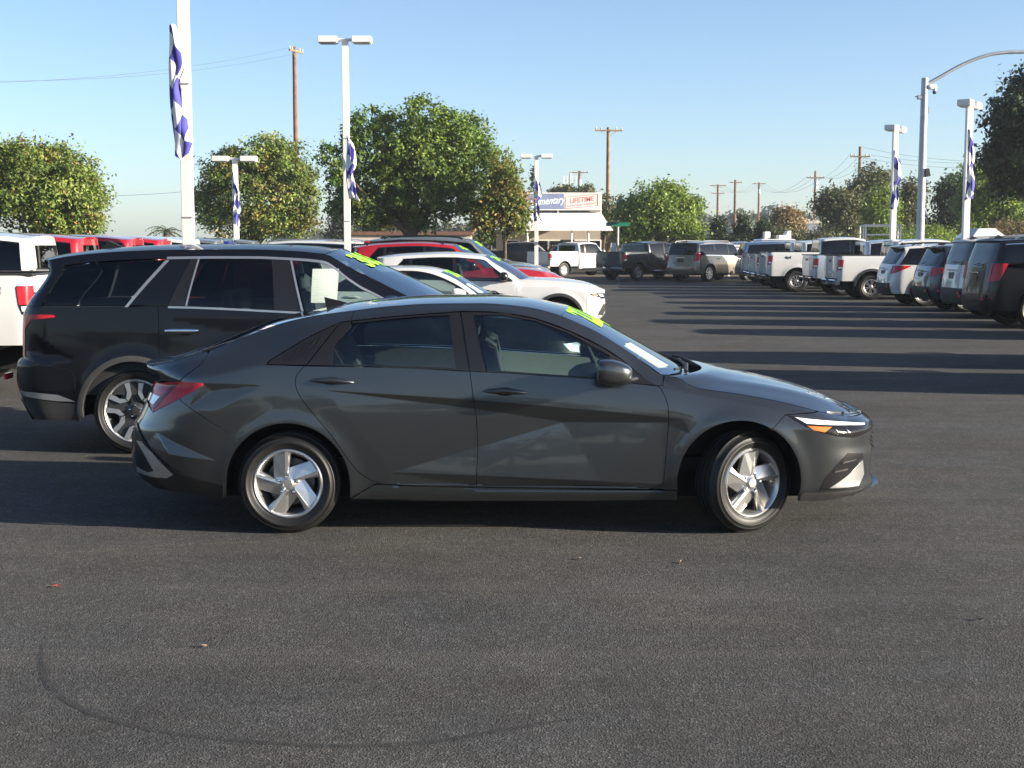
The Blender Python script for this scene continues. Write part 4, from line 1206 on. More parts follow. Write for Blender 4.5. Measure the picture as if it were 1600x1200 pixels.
        MB().box(((tail + cabtail) / 2, 0, rz - .50), (cabtail - tail - .06, 1.7 * Bw, .03)).build('bed_floor', M['bedliner'], car)
        MB().box((tail - .012, 0, rz - .16), (.02, .22, .07), bev=.01).build('tailgate_handle', M['trim'], car)
        MB().box((tail + .07, 0, rz - .25), (.02, 1.7 * Bw, .45)).build('tailgate_liner', M['bedliner'], car)
        L0, L1 = rz - .46, rz - .12
        Lm = L0 + (L1 - L0) * .36
        pb('tail_light', [(tail + .045, L0), (tail + .15, L0 + .01), (tail + .19, Lm), (tail + .215, L1 - .02), (tail + .20, L1), (tail + .045, L1)], M['lamp_dark'], off=.004, flange=.01)
        pb('tail_lens', [(tail + .05, Lm), (tail + .18, Lm), (tail + .205, L1 - .02), (tail + .19, L1 - .008), (tail + .05, L1 - .008)], M['red_lens'], off=.009, flange=.008)
        pb('reverse_light', [(tail + .06, Lm - .075), (tail + .15, Lm - .075), (tail + .16, Lm - .015), (tail + .06, Lm - .015)], M['clear_lens'], off=.009, flange=.008)
        for q in end_patch(BB, 'tail', L0, L1, .86 * Bw, .955 * Bw, 'tail_light', M['red_lens'], car, .008, 4, 4): pass
        if p.get('badge'):
            V, F = text_mesh('4x4', .15, .25, .006)
            for s in (-1, 1):
                mesh_ob('badge_lettering', [(tail + p['badge'] + x * (1 if s < 0 else -1), s * (float(BB.W(tail + p['badge'], rz - .2)) + .008), rz - .20 + y) for x, y, _ in V], F, M['badge'], car, False)
    # plastic arches and sill
    if p['cladding']:
        for ax, az in arches:
            bp = BB if (p['pickup'] and ax < 0) else B
            a0 = math.degrees(math.asin((sill - az + .02) / RA)) if az > sill else 0
            a0 = -max(0, min(30, math.degrees(math.asin(min(1, max(-1, (az - sill - .02) / RA))))))
            A = np.linspace(a0, 180 - a0, 34)
            cw = p.get('cladw', .055)
            panel(bp, [(ax + RA * math.cos(R(a)) * .999, az + RA * math.sin(R(a)) * .999) for a in A] + [(ax + (RA + cw) * math.cos(R(a)), max(sill + .005, az + (RA + cw) * math.sin(R(a)))) for a in A[::-1]], 'arch_trim', M[p['cladding']], car, step=.035, off=.008, gap=0, flange=.014)
        pan('sill_trim', [(xr + RA + .03, sill + .002), (xf - RA - .03, sill + .002), (xf - RA - .03, sill + .10), (xr + RA + .03, sill + .10)], M[p['cladding']], off=.008, gap=0)
    if p['pickup']:
        for s in (-1, 1): MB().box(((xf + cabtail) / 2 - .15, s * (Bw + .02), sill + .02), (xf - cabtail - .9, .14, .05), bev=.02).build('side_step', M['chrome' if p.get('chrome_bumper', True) else 'trim'], car)
    # under, housings, wheels
    MB().box(((nose + tail) / 2, 0, .44), (nose - tail - .5, 1.25, .28)).add(*_bx((0, 0, .40), (wb - 2 * RA - .1, 1.84 * Bw, .20))).build('underbody', M['under'], car)
    for ax, az in arches:
        for s in (-1, 1):
            V = []; F = []
            A = np.linspace(-6, 186, 18)
            for a in A:
                for yy in (.62, Bw * .955): V.append((ax + (RA + .012) * math.cos(R(a)), s * yy, az + (RA + .012) * math.sin(R(a))))
            F = [(2 * i, 2 * i + 1, 2 * i + 3, 2 * i + 2) for i in range(len(A) - 1)]
            n0 = len(V); V += [(ax + (RA + .012) * math.cos(R(a)), s * .62, az + (RA + .012) * math.sin(R(a))) for a in A]; F.append(tuple(range(n0, len(V))))
            mesh_ob('wheel_housing', V, F, M['under'], car, False)
            make_wheel(car, ax, s * (Bw - .05 - p['tw'] / 2), r, p['tw'], p['rim'], p['style'], s, 0, 20 + 30 * (ax > 0), lod=p['lod'])
    # cabin
    zc = float(belt(0)) - .12
    x_a, x_b = max(cabtail + .12, tail + .3), xw1e - .05
    MB().box(((x_a + x_b) / 2, 0, .62), (x_b - x_a, 1.5 * Bw, .06)).build('cabin_floor', M['under'], car)
    if p['seats']:
        for s in (-1, 1):
            xx = dB + .28
            MB().box((xx + .05, s * .40, .82), (.50, .52, .16), bev=.05).add(*_seat_hi(xx - .2, s * .40)).build('front_seat', M['seat'], car, True, 50)
            MB().box((xx - .33, s * .40, zw0 - .30), (.09, .26, .18), bev=.04).build('headrest', M['seat'], car, True, 50)
        MB().box((xx - 1.0, 0, 1.0), (.18, 1.4, .7), ry=-.2, bev=.05).build('rear_seat', M['seat'], car, True, 50)
        for s in (-1, 1):
            G2 = [[(x, s * (float(B.W(x, z)) - .07), z) for z in np.linspace(.5, float(belt(x)) - .004, 5)] for x in np.linspace(x_a + .2, x_b - .2, 8)]
            grid_ob(G2, 'door_card', M['dash'], car, flip=s > 0)
    MB().ellipsoid((xw1e - .15, 0, zw1 - .12), (.42, .80 * Bw, .13), 16, 8, .7).build('dashboard', M['dash'], car, True)
    mm = xAe - .18; mz_ = float(belt(mm)) + .09
    for s in (-1, 1):
        b = MB().ellipsoid((mm, s * (Bw * .965 + .14), mz_), (.085, .12, .085 if not p['pickup'] else .12), 14, 10, .7)
        b.V = [(max(x, mm - .06), y, z) for x, y, z in b.V]
        mo = b.build('mirror', M['trim'] if p.get('mirror') else g, car, True, 60)
        MB().tube([(mm + .0, s * (Bw * .965 + .08), mz_ - .06), (mm + .06, s * (Bw * .93), mz_ - .10)], .025, 6).build('mirror_arm', M['trim'], mo)
    for a, b in ((dB, dA), (dC, dB)):
        if a is None: continue
        hz = float(belt(a)) - .16
        for s in (-1, 1): MB().box((a + .20, s * (float(B.W(a + .2, hz)) + .02), hz), (.22, .03, .032), bev=.012).build('door_handle', M['chrome'] if p['handle'] == 'chrome' else g, car, True, 50)
    if p['price']:
        def f(x, y):
            v = -.02 + x * .52; s_ = .21 - y * p.get('price_h', .30)
            k = 1 - abs(v) ** 2.2
            e = [Ew[0][i] + (Ew[-1][i] - Ew[0][i]) * s_ for i in range(3)]; c = [xw0 + (xw1 - xw0) * s_, zw0 + (zw1 - zw0) * s_ + .03 * math.sin(s_ * math.pi)]
            return (e[0] + (c[0] - e[0]) * k + .004, v * e[2], e[1] + (c[1] - e[1]) * k + .006)
        lettering('price_lettering', p['price'], 1.0, M['lime'], ws, f, bold=.03, sx=.9)
    return car, B, dict(E=eC, T=T, belt=belt, xAe=xAe, tailP=tailP, Bw=Bw, xr=xr, xf=xf, RA=RA, ws=ws)
def _bx(c, d):
    b = MB().box(c, d); return b.V, b.F
def _seat_hi(x, y):
    b = MB().box((x - .05, y, 1.08), (.14, .50, .60), ry=-.18, bev=.05); return b.V, b.F

SUV_BOXY = dict(B=1.01, nose=2.68, tail=-2.68, wb=3.20, r=.405, tw=.28, rim=.28, style='ten', sill=.38, mid=.80, we=.80,
    roof=[(-2.52, 1.86), (-2.0, 1.90), (-.5, 1.94), (.55, 1.88)], hood=[(1.30, 1.27), (2.0, 1.22), (2.55, 1.12), (2.70, 1.04)],
    belt=[(-2.7, 1.27), (-1, 1.25), (1.5, 1.20)], noseprof=[(.3, 2.52), (.55, 2.66), (.8, 2.68), (1.0, 2.66), (1.15, 2.58)],
    tailprof=[(.3, -2.60), (.55, -2.68), (.8, -2.66), (1.2, -2.60), (1.55, -2.50), (1.80, -2.42), (1.84, -2.46)], dA=1.05, dB=-.05, dC=-1.12, xD=(-2.42, -2.30), pillars=[-.05, -1.15], drop=.08,
    lampz=(.98, 1.36), grille=(.62, 1.04), rear_bumper=.72, bumper='paint', roof_rails='satin', rail_chrome=False, handle='paint', tail_n=4.0, nose_n=3.2)
SUV_SLOPED = dict(B=1.0, nose=2.52, tail=-2.52, wb=3.02, r=.385, tw=.26, rim=.26, style='five', sill=.36, mid=.76, we=.74,
    roof=[(-2.30, 1.70), (-1.8, 1.76), (-.5, 1.79), (.45, 1.72)], hood=[(1.25, 1.17), (1.9, 1.12), (2.40, 1.02), (2.54, .94)],
    belt=[(-2.5, 1.20), (-1, 1.17), (1.5, 1.10)], noseprof=[(.3, 2.38), (.55, 2.50), (.8, 2.52), (.95, 2.50), (1.05, 2.42)],
    tailprof=[(.3, -2.42), (.55, -2.52), (.8, -2.50), (1.15, -2.40), (1.45, -2.22), (1.66, -2.12), (1.69, -2.30)], dA=1.0, dB=-.02, dC=-1.0, xD=(-2.25, -1.95), pillars=[-.02, -1.05],
    lampz=(.92, 1.16), lamp='wedge', grille=(.58, .94), rear_bumper=.66, cladding='plastic', roof_rails='trim', tail_n=3.4)
CROSSOVER = dict(B=.925, nose=2.36, tail=-2.34, wb=2.815, r=.355, tw=.225, rim=.235, style='split_dark', sill=.33, mid=.70, we=.70,
    roof=[(-2.22, 1.50), (-1.6, 1.585), (-.7, 1.62), (.05, 1.565)], hood=[(.86, 1.125), (1.5, 1.095), (2.1, .985), (2.30, .88)],
    belt=[(-2.3, 1.13), (-1, 1.09), (1.4, 1.04)], noseprof=[(.28, 2.20), (.42, 2.33), (.62, 2.36), (.78, 2.34), (.88, 2.28), (1.0, 2.15)],
    tailprof=[(.3, -2.26), (.55, -2.34), (.8, -2.32), (1.1, -2.24), (1.35, -2.10), (1.48, -2.06), (1.51, -2.24)], dA=.60, dB=-.55, dC=-1.36, xD=(-1.90, -1.55), pillars=[-.55, -1.38],
    lampz=(.88, 1.04), lamp='wedge', grille=(.46, .80), headlamp=(.72, .83), lampmat='lamp_dark', rear_bumper=.60, cladding='plastic', roof_rails=False, seats=True, glass='tint', glassf='glass', mirror=True, step=.035, price='24,988')
PICKUP = dict(pickup=True, B=1.01, nose=2.92, tail=-2.95, wb=3.68, r=.405, tw=.28, rim=.235, style='split', sill=.46, mid=.82, we=.80, crown=.04,
    roof=[(-.96, 1.88), (-.6, 1.92), (.2, 1.95), (.72, 1.89)], hood=[(1.42, 1.33), (2.1, 1.29), (2.75, 1.22), (2.93, 1.16)],
    belt=[(-1.1, 1.30), (1.7, 1.27)], noseprof=[(.4, 2.82), (.6, 2.92), (.9, 2.92), (1.15, 2.88), (1.3, 2.80)],
    tailprof=[(.4, -2.92), (.7, -2.95), (1.4, -2.94), (2, -2.94)], cab=-1.14, cabrake=.16, bedz=1.40, dA=1.22, dB=.14, dC=-.86, xD=(-.98, -.93), pillars=[.12], drop=.075,
    grille=(.72, 1.16), headlamp=(.98, 1.18), arch=.085, nose_n=4.0, lean=.0)
PICKUP_EXT = dict(PICKUP, dC=None, dB=-.35, pillars=[-.28], cab=-.80, xD=(-.66, -.62), roof=[(-.64, 1.87), (-.4, 1.90), (.2, 1.93), (.70, 1.88)])
# ---------------------------------------------------------------- ground
def asphalt_mat(name, base=0.062, grain=1.0):
    m, nt, b = nm(name)
    setp(b, Roughness=0.92); b.inputs['Specular IOR Level'].default_value = 0.10
    v = coords(nt)
    def noise(sc, det=2.0, ro=.6):
        n = N(nt, 'ShaderNodeTexNoise', Scale=sc, Detail=det, Roughness=ro); nt.links.new(v, n.inputs['Vector']); return n.outputs['Fac']
    vo = N(nt, 'ShaderNodeTexVoronoi', Scale=135.0); nt.links.new(v, vo.inputs['Vector'])
    vo2 = N(nt, 'ShaderNodeTexVoronoi', Scale=46.0); nt.links.new(v, vo2.inputs['Vector'])
    def mul(a, c):
        x = N(nt, 'ShaderNodeMixRGB', blend_type='MULTIPLY', Fac=1.0); nt.links.new(a, x.inputs['Color1']); nt.links.new(c, x.inputs['Color2']); return x.outputs['Color']
    sep = N(nt, 'ShaderNodeSeparateColor'); nt.links.new(vo.outputs['Color'], sep.inputs['Color'])
    st = ramp(nt, [(0.0, .70), (.55, .97), (.88, 1.10), (.975, 1.5), (1.0, 1.9)]); nt.links.new(sep.outputs[0], st.inputs['Fac'])
    sep2 = N(nt, 'ShaderNodeSeparateColor'); nt.links.new(vo2.outputs['Color'], sep2.inputs['Color'])
    st2 = ramp(nt, [(0.0, .84), (.8, 1.04), (1.0, 1.3)]); nt.links.new(sep2.outputs[1], st2.inputs['Fac'])
    big = ramp(nt, [(0.32, .80), (.5, 1.0), (.68, 1.17)]); nt.links.new(noise(.42, 5, .6), big.inputs['Fac'])
    mid = ramp(nt, [(0.3, .88), (.7, 1.12)]); nt.links.new(noise(3.1, 6, .65), mid.inputs['Fac'])
    fine = ramp(nt, [(0.3, .78), (.7, 1.22)]); nt.links.new(noise(60, 3, .7), fine.inputs['Fac'])
    tint = ramp(nt, [(0.35, (base * 1.0, base * .99, base * .98)), (.65, (base * 1.08, base * 1.01, base * .92))]); nt.links.new(noise(.9, 4), tint.inputs['Fac'])
    c = mul(tint.outputs['Color'], st.outputs['Color']); c = mul(c, st2.outputs['Color']); c = mul(c, big.outputs['Color']); c = mul(c, mid.outputs['Color']); c = mul(c, fine.outputs['Color'])
    # pale drag lines and dusty streaks lying across the lot
    mp = nt.nodes.new('ShaderNodeMapping'); mp.inputs['Scale'].default_value = (.06, 1.5, 1); mp.inputs['Rotation'].default_value = (0, 0, .05)
    tc = nt.nodes.new('ShaderNodeTexCoord'); nt.links.new(tc.outputs['Object'], mp.inputs['Vector'])
    n2 = N(nt, 'ShaderNodeTexNoise', Scale=1.6, Detail=5.0, Roughness=.7); nt.links.new(mp.outputs['Vector'], n2.inputs['Vector'])
    dus = ramp(nt, [(.5, 0.0), (.78, .35)]); nt.links.new(n2.outputs['Fac'], dus.inputs['Fac'])
    mx = N(nt, 'ShaderNodeMixRGB'); mx.inputs['Color2'].default_value = (base * 1.9, base * 1.75, base * 1.5, 1)
    nt.links.new(dus.outputs['Color'], mx.inputs['Fac']); nt.links.new(c, mx.inputs['Color1']); nt.links.new(mx.outputs['Color'], b.inputs['Base Color'])
    sn = ramp(nt, [(.60, 0.0), (.70, .30)]); nt.links.new(noise(.75, 3, .55), sn.inputs['Fac'])
    sp = ramp(nt, [(.70, 0.0), (.76, .45)]); nt.links.new(noise(2.6, 2, .5), sp.inputs['Fac'])
    last = mx.outputs['Color']
    for q in (sn, sp):
        m2 = N(nt, 'ShaderNodeMixRGB'); m2.inputs['Color2'].default_value = (base * .55, base * .54, base * .53, 1)
        nt.links.new(q.outputs['Color'], m2.inputs['Fac']); nt.links.new(last, m2.inputs['Color1']); last = m2.outputs['Color']
    nt.links.new(last, b.inputs['Base Color'])
    h = N(nt, 'ShaderNodeMath', operation='ADD'); nt.links.new(vo.outputs['Distance'], h.inputs[0]); nt.links.new(noise(60, 3, .7), h.inputs[1])
    bump(nt, b, h.outputs[0], .42 * grain, .006)
    return m
ASPH = asphalt_mat('lot_asphalt', .070)
ROAD = asphalt_mat('road_asphalt', .085)
DIRT = plain('dry_verge', (.23, .17, .11), .95, 0, .1, .35, 1.2, .4, 40)
FIELD = plain('dry_field', (.17, .145, .085), .95, 0, .1, .35, .08, .3, 10)
CONC = plain('kerb_concrete', (.36, .34, .31), .85, 0, .2, .2, 3, .2, 60)
def sheet_ob(name, x0, x1, y0, y1, z, mat, nx=1, ny=1):
    G = [[(x, y, z) for x in np.linspace(x0, x1, nx + 1)] for y in np.linspace(y0, y1, ny + 1)]
    o = grid_ob(G, name, mat, None); tag(o, kind='structure'); return o
LOT_END = 71.0
sheet_ob('ground', -600, 600, -300, 900, -.02, FIELD)
sheet_ob('parking_lot', -75, 75, -64, LOT_END, 0.0, ASPH)
sheet_ob('verge', -75, 75, LOT_END + .15, LOT_END + 5, .06, DIRT)
sheet_ob('road', -200, 200, LOT_END + 5.2, LOT_END + 18, .0, ROAD)
kb = MB().box((0, LOT_END + .07, .05), (150, .15, .14)).build('kerb', CONC); tag(kb, kind='structure')
def mark_mat():
    m, nt, b = nm('tyre_scuff'); setp(b, Roughness=.7); b.inputs['Base Color'].default_value = (.046, .044, .041, 1)
    v = coords(nt); n = N(nt, 'ShaderNodeTexNoise', Scale=7.0, Detail=6.0, Roughness=.7); nt.links.new(v, n.inputs['Vector'])
    r_ = ramp(nt, [(.34, .12), (.66, .75)]); nt.links.new(n.outputs['Fac'], r_.inputs['Fac'])
    n2 = N(nt, 'ShaderNodeTexNoise', Scale=120.0, Detail=2.0); nt.links.new(v, n2.inputs['Vector'])
    r2 = ramp(nt, [(.35, .5), (.6, 1.0)]); nt.links.new(n2.outputs['Fac'], r2.inputs['Fac'])
    mm = N(nt, 'ShaderNodeMath', operation='MULTIPLY'); nt.links.new(r_.outputs['Color'], mm.inputs[0]); nt.links.new(r2.outputs['Color'], mm.inputs[1])
    nt.links.new(mm.outputs[0], b.inputs['Alpha']); return m
def ground_line(name, pix, width, mat, z=.004):
    P = np.array(smooth_pts([GP(a, b) for a, b in pix], 6)); d = np.gradient(P, axis=0); d /= np.linalg.norm(d, axis=1, keepdims=True)
    n = np.stack([-d[:, 1], d[:, 0]], 1); t = np.linspace(0, 1, len(P)); w = width * np.clip(np.minimum(t, 1 - t) * 8, .05, 1)[:, None] * .5
    o = grid_ob([[(*a, z) for a in P + n * w], [(*a, z) for a in P], [(*a, z) for a in P - n * w]], name, mat, None, flip=True); tag(o, kind='structure')
def GP(px, py):
    Y = GY(py); return (GX(px, Y, 0), Y)
SCUFF = mark_mat()
ground_line('tyre_mark', [(78, 985), (68, 1020), (74, 1060), (100, 1090), (150, 1117), (220, 1137), (300, 1150), (400, 1160), (500, 1166), (600, 1165), (680, 1160), (760, 1147), (850, 1131), (950, 1118)], .034, SCUFF)
def scr_mat():
    m, nt, b = nm('pale_scratch'); setp(b, Roughness=.9); b.inputs['Base Color'].default_value = (.24, .21, .16, 1)
    v = coords(nt); n = N(nt, 'ShaderNodeTexNoise', Scale=30.0, Detail=5.0, Roughness=.8); nt.links.new(v, n.inputs['Vector'])
    r_ = ramp(nt, [(.45, .0), (.75, .75)]); nt.links.new(n.outputs['Fac'], r_.inputs['Fac']); nt.links.new(r_.outputs['Color'], b.inputs['Alpha']); return m
SCR = scr_mat()
ground_line('scratch_mark', [(0, 874), (90, 866), (180, 860), (260, 853), (340, 850), (430, 846), (480, 838)], .03, SCR)
ground_line('scratch_mark', [(520, 858), (620, 851), (720, 846), (860, 843)], .025, SCR, .005)
LEAFM = plain('dry_leaf_red', (.42, .09, .05), .7, 0, .3, .3, 60)
LEAFB = plain('dry_leaf_tan', (.26, .19, .12), .7, 0, .3, .3, 60)
for i, (px, py, mat, sz, lb) in enumerate([(88, 918, LEAFM, .026, 'small red fallen leaf lying on the bare asphalt'), (1065, 880, LEAFB, .018, 'tan fallen leaf on the asphalt below the front wheel of the gray sedan'), (908, 875, LEAFB, .018, 'tan fallen leaf on the asphalt below the front door of the gray sedan'), (320, 1012, LEAFB, .016, 'pale curled leaf inside the dark tyre mark'), (1530, 970, LEAFB, .024, 'tiny pale leaf at the far right of the empty asphalt')]):
    x, y = GP(px, py); V = []; a0 = i * 1.3
    for k, (u, w_) in enumerate([(-1, 0), (-.5, .42), (.1, .5), (.6, .3), (1.1, 0), (.6, -.3), (.1, -.5), (-.5, -.42)]):
        V.append((sz * (u * math.cos(a0) - w_ * math.sin(a0)), sz * (u * math.sin(a0) + w_ * math.cos(a0)), .006 + .010 * abs(w_) + .008 * max(0, u)))
    o = mesh_ob('fallen_leaf', V + [(0, 0, .003)], [(k, (k + 1) % 8, 8) for k in range(8)], mat, None, False); o.location = (x, y, .001)
    tag(o, lb, 'leaf', 'leaves fallen on the asphalt')

def haze():
    m = bpy.data.materials.new('haze_air'); m.use_nodes = True; nt = m.node_tree; nt.nodes.clear()
    o = nt.nodes.new('ShaderNodeOutputMaterial'); v = nt.nodes.new('ShaderNodeVolumePrincipled')
    v.inputs['Color'].default_value = (.80, .86, .95, 1); v.inputs['Density'].default_value = .00032; v.inputs['Anisotropy'].default_value = .2
    nt.links.new(v.outputs[0], o.inputs['Volume'])
    b = MB().box((0, 300, 13.5), (1220, 1220, 29)).build('haze', m); tag(b, kind='stuff')
haze()
# ---------------------------------------------------------------- trees
def leaf_mat(name, rough=.55):
    m, nt, b = nm(name)
    at = N(nt, 'ShaderNodeVertexColor', layer_name='tint')
    setp(b, Roughness=rough); b.inputs['Specular IOR Level'].default_value = .35
    nt.links.new(at.outputs['Color'], b.inputs['Base Color'])
    tr = nt.nodes.new('ShaderNodeBsdfTranslucent'); mx = nt.nodes.new('ShaderNodeMixShader'); mx.inputs['Fac'].default_value = .26
    hs = N(nt, 'ShaderNodeHueSaturation', Value=1.5, Saturation=1.1); nt.links.new(at.outputs['Color'], hs.inputs['Color']); nt.links.new(hs.outputs['Color'], tr.inputs['Color'])
    o = [n for n in nt.nodes if n.type == 'OUTPUT_MATERIAL'][0]
    nt.links.new(b.outputs[0], mx.inputs[1]); nt.links.new(tr.outputs[0], mx.inputs[2]); nt.links.new(mx.outputs[0], o.inputs['Surface'])
    return m
LEAF = leaf_mat('leaf')
BARK = plain('bark', (.085, .065, .05), .9, 0, .2, .4, 6, .6, 30)
PAL = {
 'pear': [((.052, .088, .015), 6), ((.088, .122, .022), 4), ((.128, .150, .030), 3)],
 'autumn': [((.070, .105, .022), 6), ((.105, .130, .028), 5), ((.150, .130, .034), 2), ((.20, .085, .035), .5)],
 'orange': [((.070, .095, .022), 5), ((.14, .12, .030), 3), ((.24, .12, .035), 2)],
 'lime': [((.085, .130, .025), 5), ((.130, .170, .030), 4), ((.060, .090, .022), 2)],
 'dark': [((.022, .036, .016), 6), ((.034, .052, .020), 3)],
 'olive': [((.055, .065, .028), 5), ((.085, .088, .040), 3), ((.13, .105, .045), 1.5)],
 'brown': [((.15, .105, .050), 4), ((.10, .085, .040), 3), ((.20, .14, .07), 2)],
 'cypress': [((.020, .034, .018), 5), ((.030, .045, .022), 3)],
 'gray': [((.060, .072, .048), 5), ((.085, .092, .060), 3)],
}
def leaves(name, blobs, n, size, pal, seed, parent=None, clump=.45, per=56, asp=1.7, fill=.35, hang=0.0, accent=None):
    """leaf-sized faces in clumps through a crown made of ellipsoids (x, y, z, rx, ry, rz)"""
    g = np.random.default_rng(seed)
    vol = np.array([b[3] * b[4] * b[5] for b in blobs]) ** .72; vol /= vol.sum()
    nc = max(3, n // per)
    bi = g.choice(len(blobs), nc, p=vol); bb = np.array(blobs)[bi]
    d = g.normal(size=(nc, 3)); d /= np.linalg.norm(d, axis=1, keepdims=True)
    rr = np.where(g.random(nc) < fill, g.random(nc) ** .5, .74 + .46 * g.random(nc) ** 1.8)
    cc = bb[:, :3] + d * rr[:, None] * bb[:, 3:]
    cs = clump * (.5 + .8 * g.random(nc))
    tone = .55 + .85 * g.random(nc)
    if accent is None: wts = [w for _, w in PAL[pal]]
    cols = np.array([c for c, _ in PAL[pal]]) * 1.55; wt = np.array([w for _, w in PAL[pal]], float); wt /= wt.sum()
    # the last colour of a palette is the young or turned leaf: mostly on outer, upper clumps
    out_ = np.clip((rr - .75) * 2.2, 0, 1) * np.clip(.45 + d[:, 2] * .6, .1, 1)
    cl_c = g.choice(len(cols), nc, p=wt); cl_c = np.where((cl_c == len(cols) - 1) & (g.random(nc) > out_ * 1.3), 0, cl_c)
    ci = np.repeat(np.arange(nc), per); N_ = len(ci)
    q = g.normal(size=(N_, 3)) * cs[ci][:, None] * (.62, .62, .50)
    q[:, 2] -= hang * g.random(N_) * cs[ci] * 3
    P = cc[ci] + q
    nn = d[ci] * .7 + g.normal(size=(N_, 3)) * .75 + (0, 0, .35); nn /= np.linalg.norm(nn, axis=1, keepdims=True)
    a = np.cross(nn, g.normal(size=(N_, 3))); a /= np.maximum(np.linalg.norm(a, axis=1, keepdims=True), 1e-6); b = np.cross(nn, a)
    s = size * (.65 + .7 * g.random(N_))[:, None]
    V = np.stack([P - a * s * asp * .5, P + b * s * .42 + nn * s * .08, P + a * s * asp * .5, P - b * s * .42 + nn * s * .08], 1).reshape(-1, 3)
    col = cols[np.where(g.random(N_) < .86, cl_c[ci], g.choice(len(cols), N_, p=wt))] * (tone[ci] * (.84 + .32 * g.random(N_)))[:, None]
    me = bpy.data.meshes.new(name); me.vertices.add(N_ * 4); me.loops.add(N_ * 4); me.polygons.add(N_)
    me.vertices.foreach_set('co', V.ravel().astype(np.float32)); me.loops.foreach_set('vertex_index', np.arange(N_ * 4, dtype=np.int32))
    me.polygons.foreach_set('loop_start', np.arange(0, N_ * 4, 4, dtype=np.int32)); me.polygons.foreach_set('loop_total', np.full(N_, 4, np.int32))
    ca = me.color_attributes.new('tint', 'FLOAT_COLOR', 'POINT')
    ca.data.foreach_set('color', np.concatenate([np.repeat(col, 4, 0), np.ones((N_ * 4, 1))], 1).ravel().astype(np.float32))
    me.materials.append(LEAF); me.update(); me.validate()
    return link(bpy.data.objects.new(name, me), parent)
def tree(name, label, px0, px1, ptop, Y, pal, n, size, seed, group, pbot=365, blobs=None, depth=.8, clump=.45, limbs=5, cat='tree', fill=.35, trunk=True, hang=0.0, trad=None, lean=0.0, per=56):
    xa, xb = GX(px0, Y, 4), GX(px1, Y, 4); zt, zb = ZH(ptop, Y), ZH(pbot, Y)
    cx = (xa + xb) / 2; w = (xb - xa) / 2; h = zt - zb
    t = thing(name, label, cat, (cx, Y, 0), 0, group)
    if blobs is None:
        g = random.Random(seed); blobs = [(0, .55, .62, .42)]
        for k in range(15): blobs.append((g.uniform(-.74, .74), g.uniform(.14, .86), g.uniform(.15, .34), g.uniform(.10, .24)))
    bl = []
    gg = random.Random(seed + 5)
    for (u, v, ru, rv) in blobs:
        bl.append((u * w, gg.uniform(-.5, .5) * w * depth * (1 - ru), zb + v * h, ru * w, ru * w * depth, rv * h))
    leaves('crown', bl, n, size, pal, seed, t, clump, per, fill=fill, hang=hang)
    if trunk:
        tr = trad or max(.09, w * .055)
        b = MB(); top = zb + .55 * h
        b.tube([(lean, 0, -.1), (lean * .8, 0, zb * .5), (lean * .5, 0, max(zb * .9, .6)), (0, 0, top)], [tr * 1.25, tr, tr * .85, tr * .3], 9)
        g = random.Random(seed + 9); z0 = max(zb * .75, .5)
        for k in range(limbs):
            q = bl[k % len(bl)]; sx = lean * .6
            b.tube([(sx, 0, z0 + .1 * k), (sx + (q[0] - sx) * .45, q[1] * .4, z0 + (q[2] - z0) * .5), (q[0] * .9, q[1] * .9, q[2])], [tr * .6, tr * .42, tr * .12], 7)
        b.build('trunk', BARK, t, True, 60)
    return t
GT = 'trees standing beyond the parked cars'
tree('shade_tree', 'round green tree with rusty red tips above the white and red pickups', -75, 168, 222, 52, 'autumn', 40000, .085, 11, GT, 372, [(.1, .5, .78, .40), (-.35, .60, .55, .36), (.42, .45, .46, .40), (.74, .30, .24, .26), (.30, .78, .34, .20), (.62, .58, .26, .24), (-.1, .82, .3, .17), (.55, .12, .35, .14), (.05, .92, .10, .08), (.80, .46, .14, .14)], clump=.36)
tree('shade_tree', 'round green tree with rusty red tips behind the lamp post and tall wooden pole', 300, 504, 212, 78, 'autumn', 40000, .115, 23, GT, 376, [(0, .48, .80, .38), (.14, .78, .46, .20), (-.62, .45, .36, .32), (.66, .42, .33, .36), (-.28, .70, .40, .22), (.50, .66, .36, .24), (-.2, .18, .62, .18), (.4, .15, .5, .16), (.22, .92, .16, .09), (-.5, .74, .16, .14), (.84, .34, .16, .2), (-.82, .38, .16, .2)], clump=.40)
tree('pear_tree', 'large dark green tree with several limbs, the tallest near the row of cars', 500, 806, 158, 62, 'pear', 52000, .105, 31, GT, 372,
     [(0, .48, .40, .28), (-.48, .84, .10, .14), (-.66, .72, .10, .14), (.02, .90, .12, .12), (.34, .84, .12, .10), (.60, .72, .12, .10), (-.84, .52, .12, .14), (-.72, .50, .28, .26), (-.55, .66, .26, .24), (-.30, .74, .22, .24), (-.15, .60, .3, .3), (.12, .84, .24, .15), (.30, .74, .28, .2), (.20, .55, .4, .3), (.55, .55, .30, .26), (.72, .40, .26, .25), (.84, .28, .14, .2), (-.80, .36, .18, .18), (-.30, .36, .30, .22), (.30, .30, .32, .2), (.62, .18, .26, .16), (-.5, .22, .3, .14), (0, .2, .34, .14), (-.36, .88, .09, .10), (.04, .95, .1, .06), (-.60, .82, .08, .08), (.86, .52, .10, .12), (.5, .80, .2, .1)], clump=.34, limbs=12, trad=.24, lean=-.5, fill=.22)
tree('small_tree', 'small tree turning orange beside the pear tree, in front of the white awning', 742, 836, 252, 60, 'orange', 11000, .095, 41, GT, 378, clump=.34)
tree('ash_tree', 'yellow green tree behind the dark pickup and tan suv', 948, 1106, 286, 92, 'lime', 24000, .14, 53, GT, 382, clump=.55, fill=.3)
tree('thin_tree', 'thin sparse tree beside the right end of the signboard', 925, 962, 300, 96, 'olive', 3000, .12, 59, GT, 380, clump=.5, fill=.2)
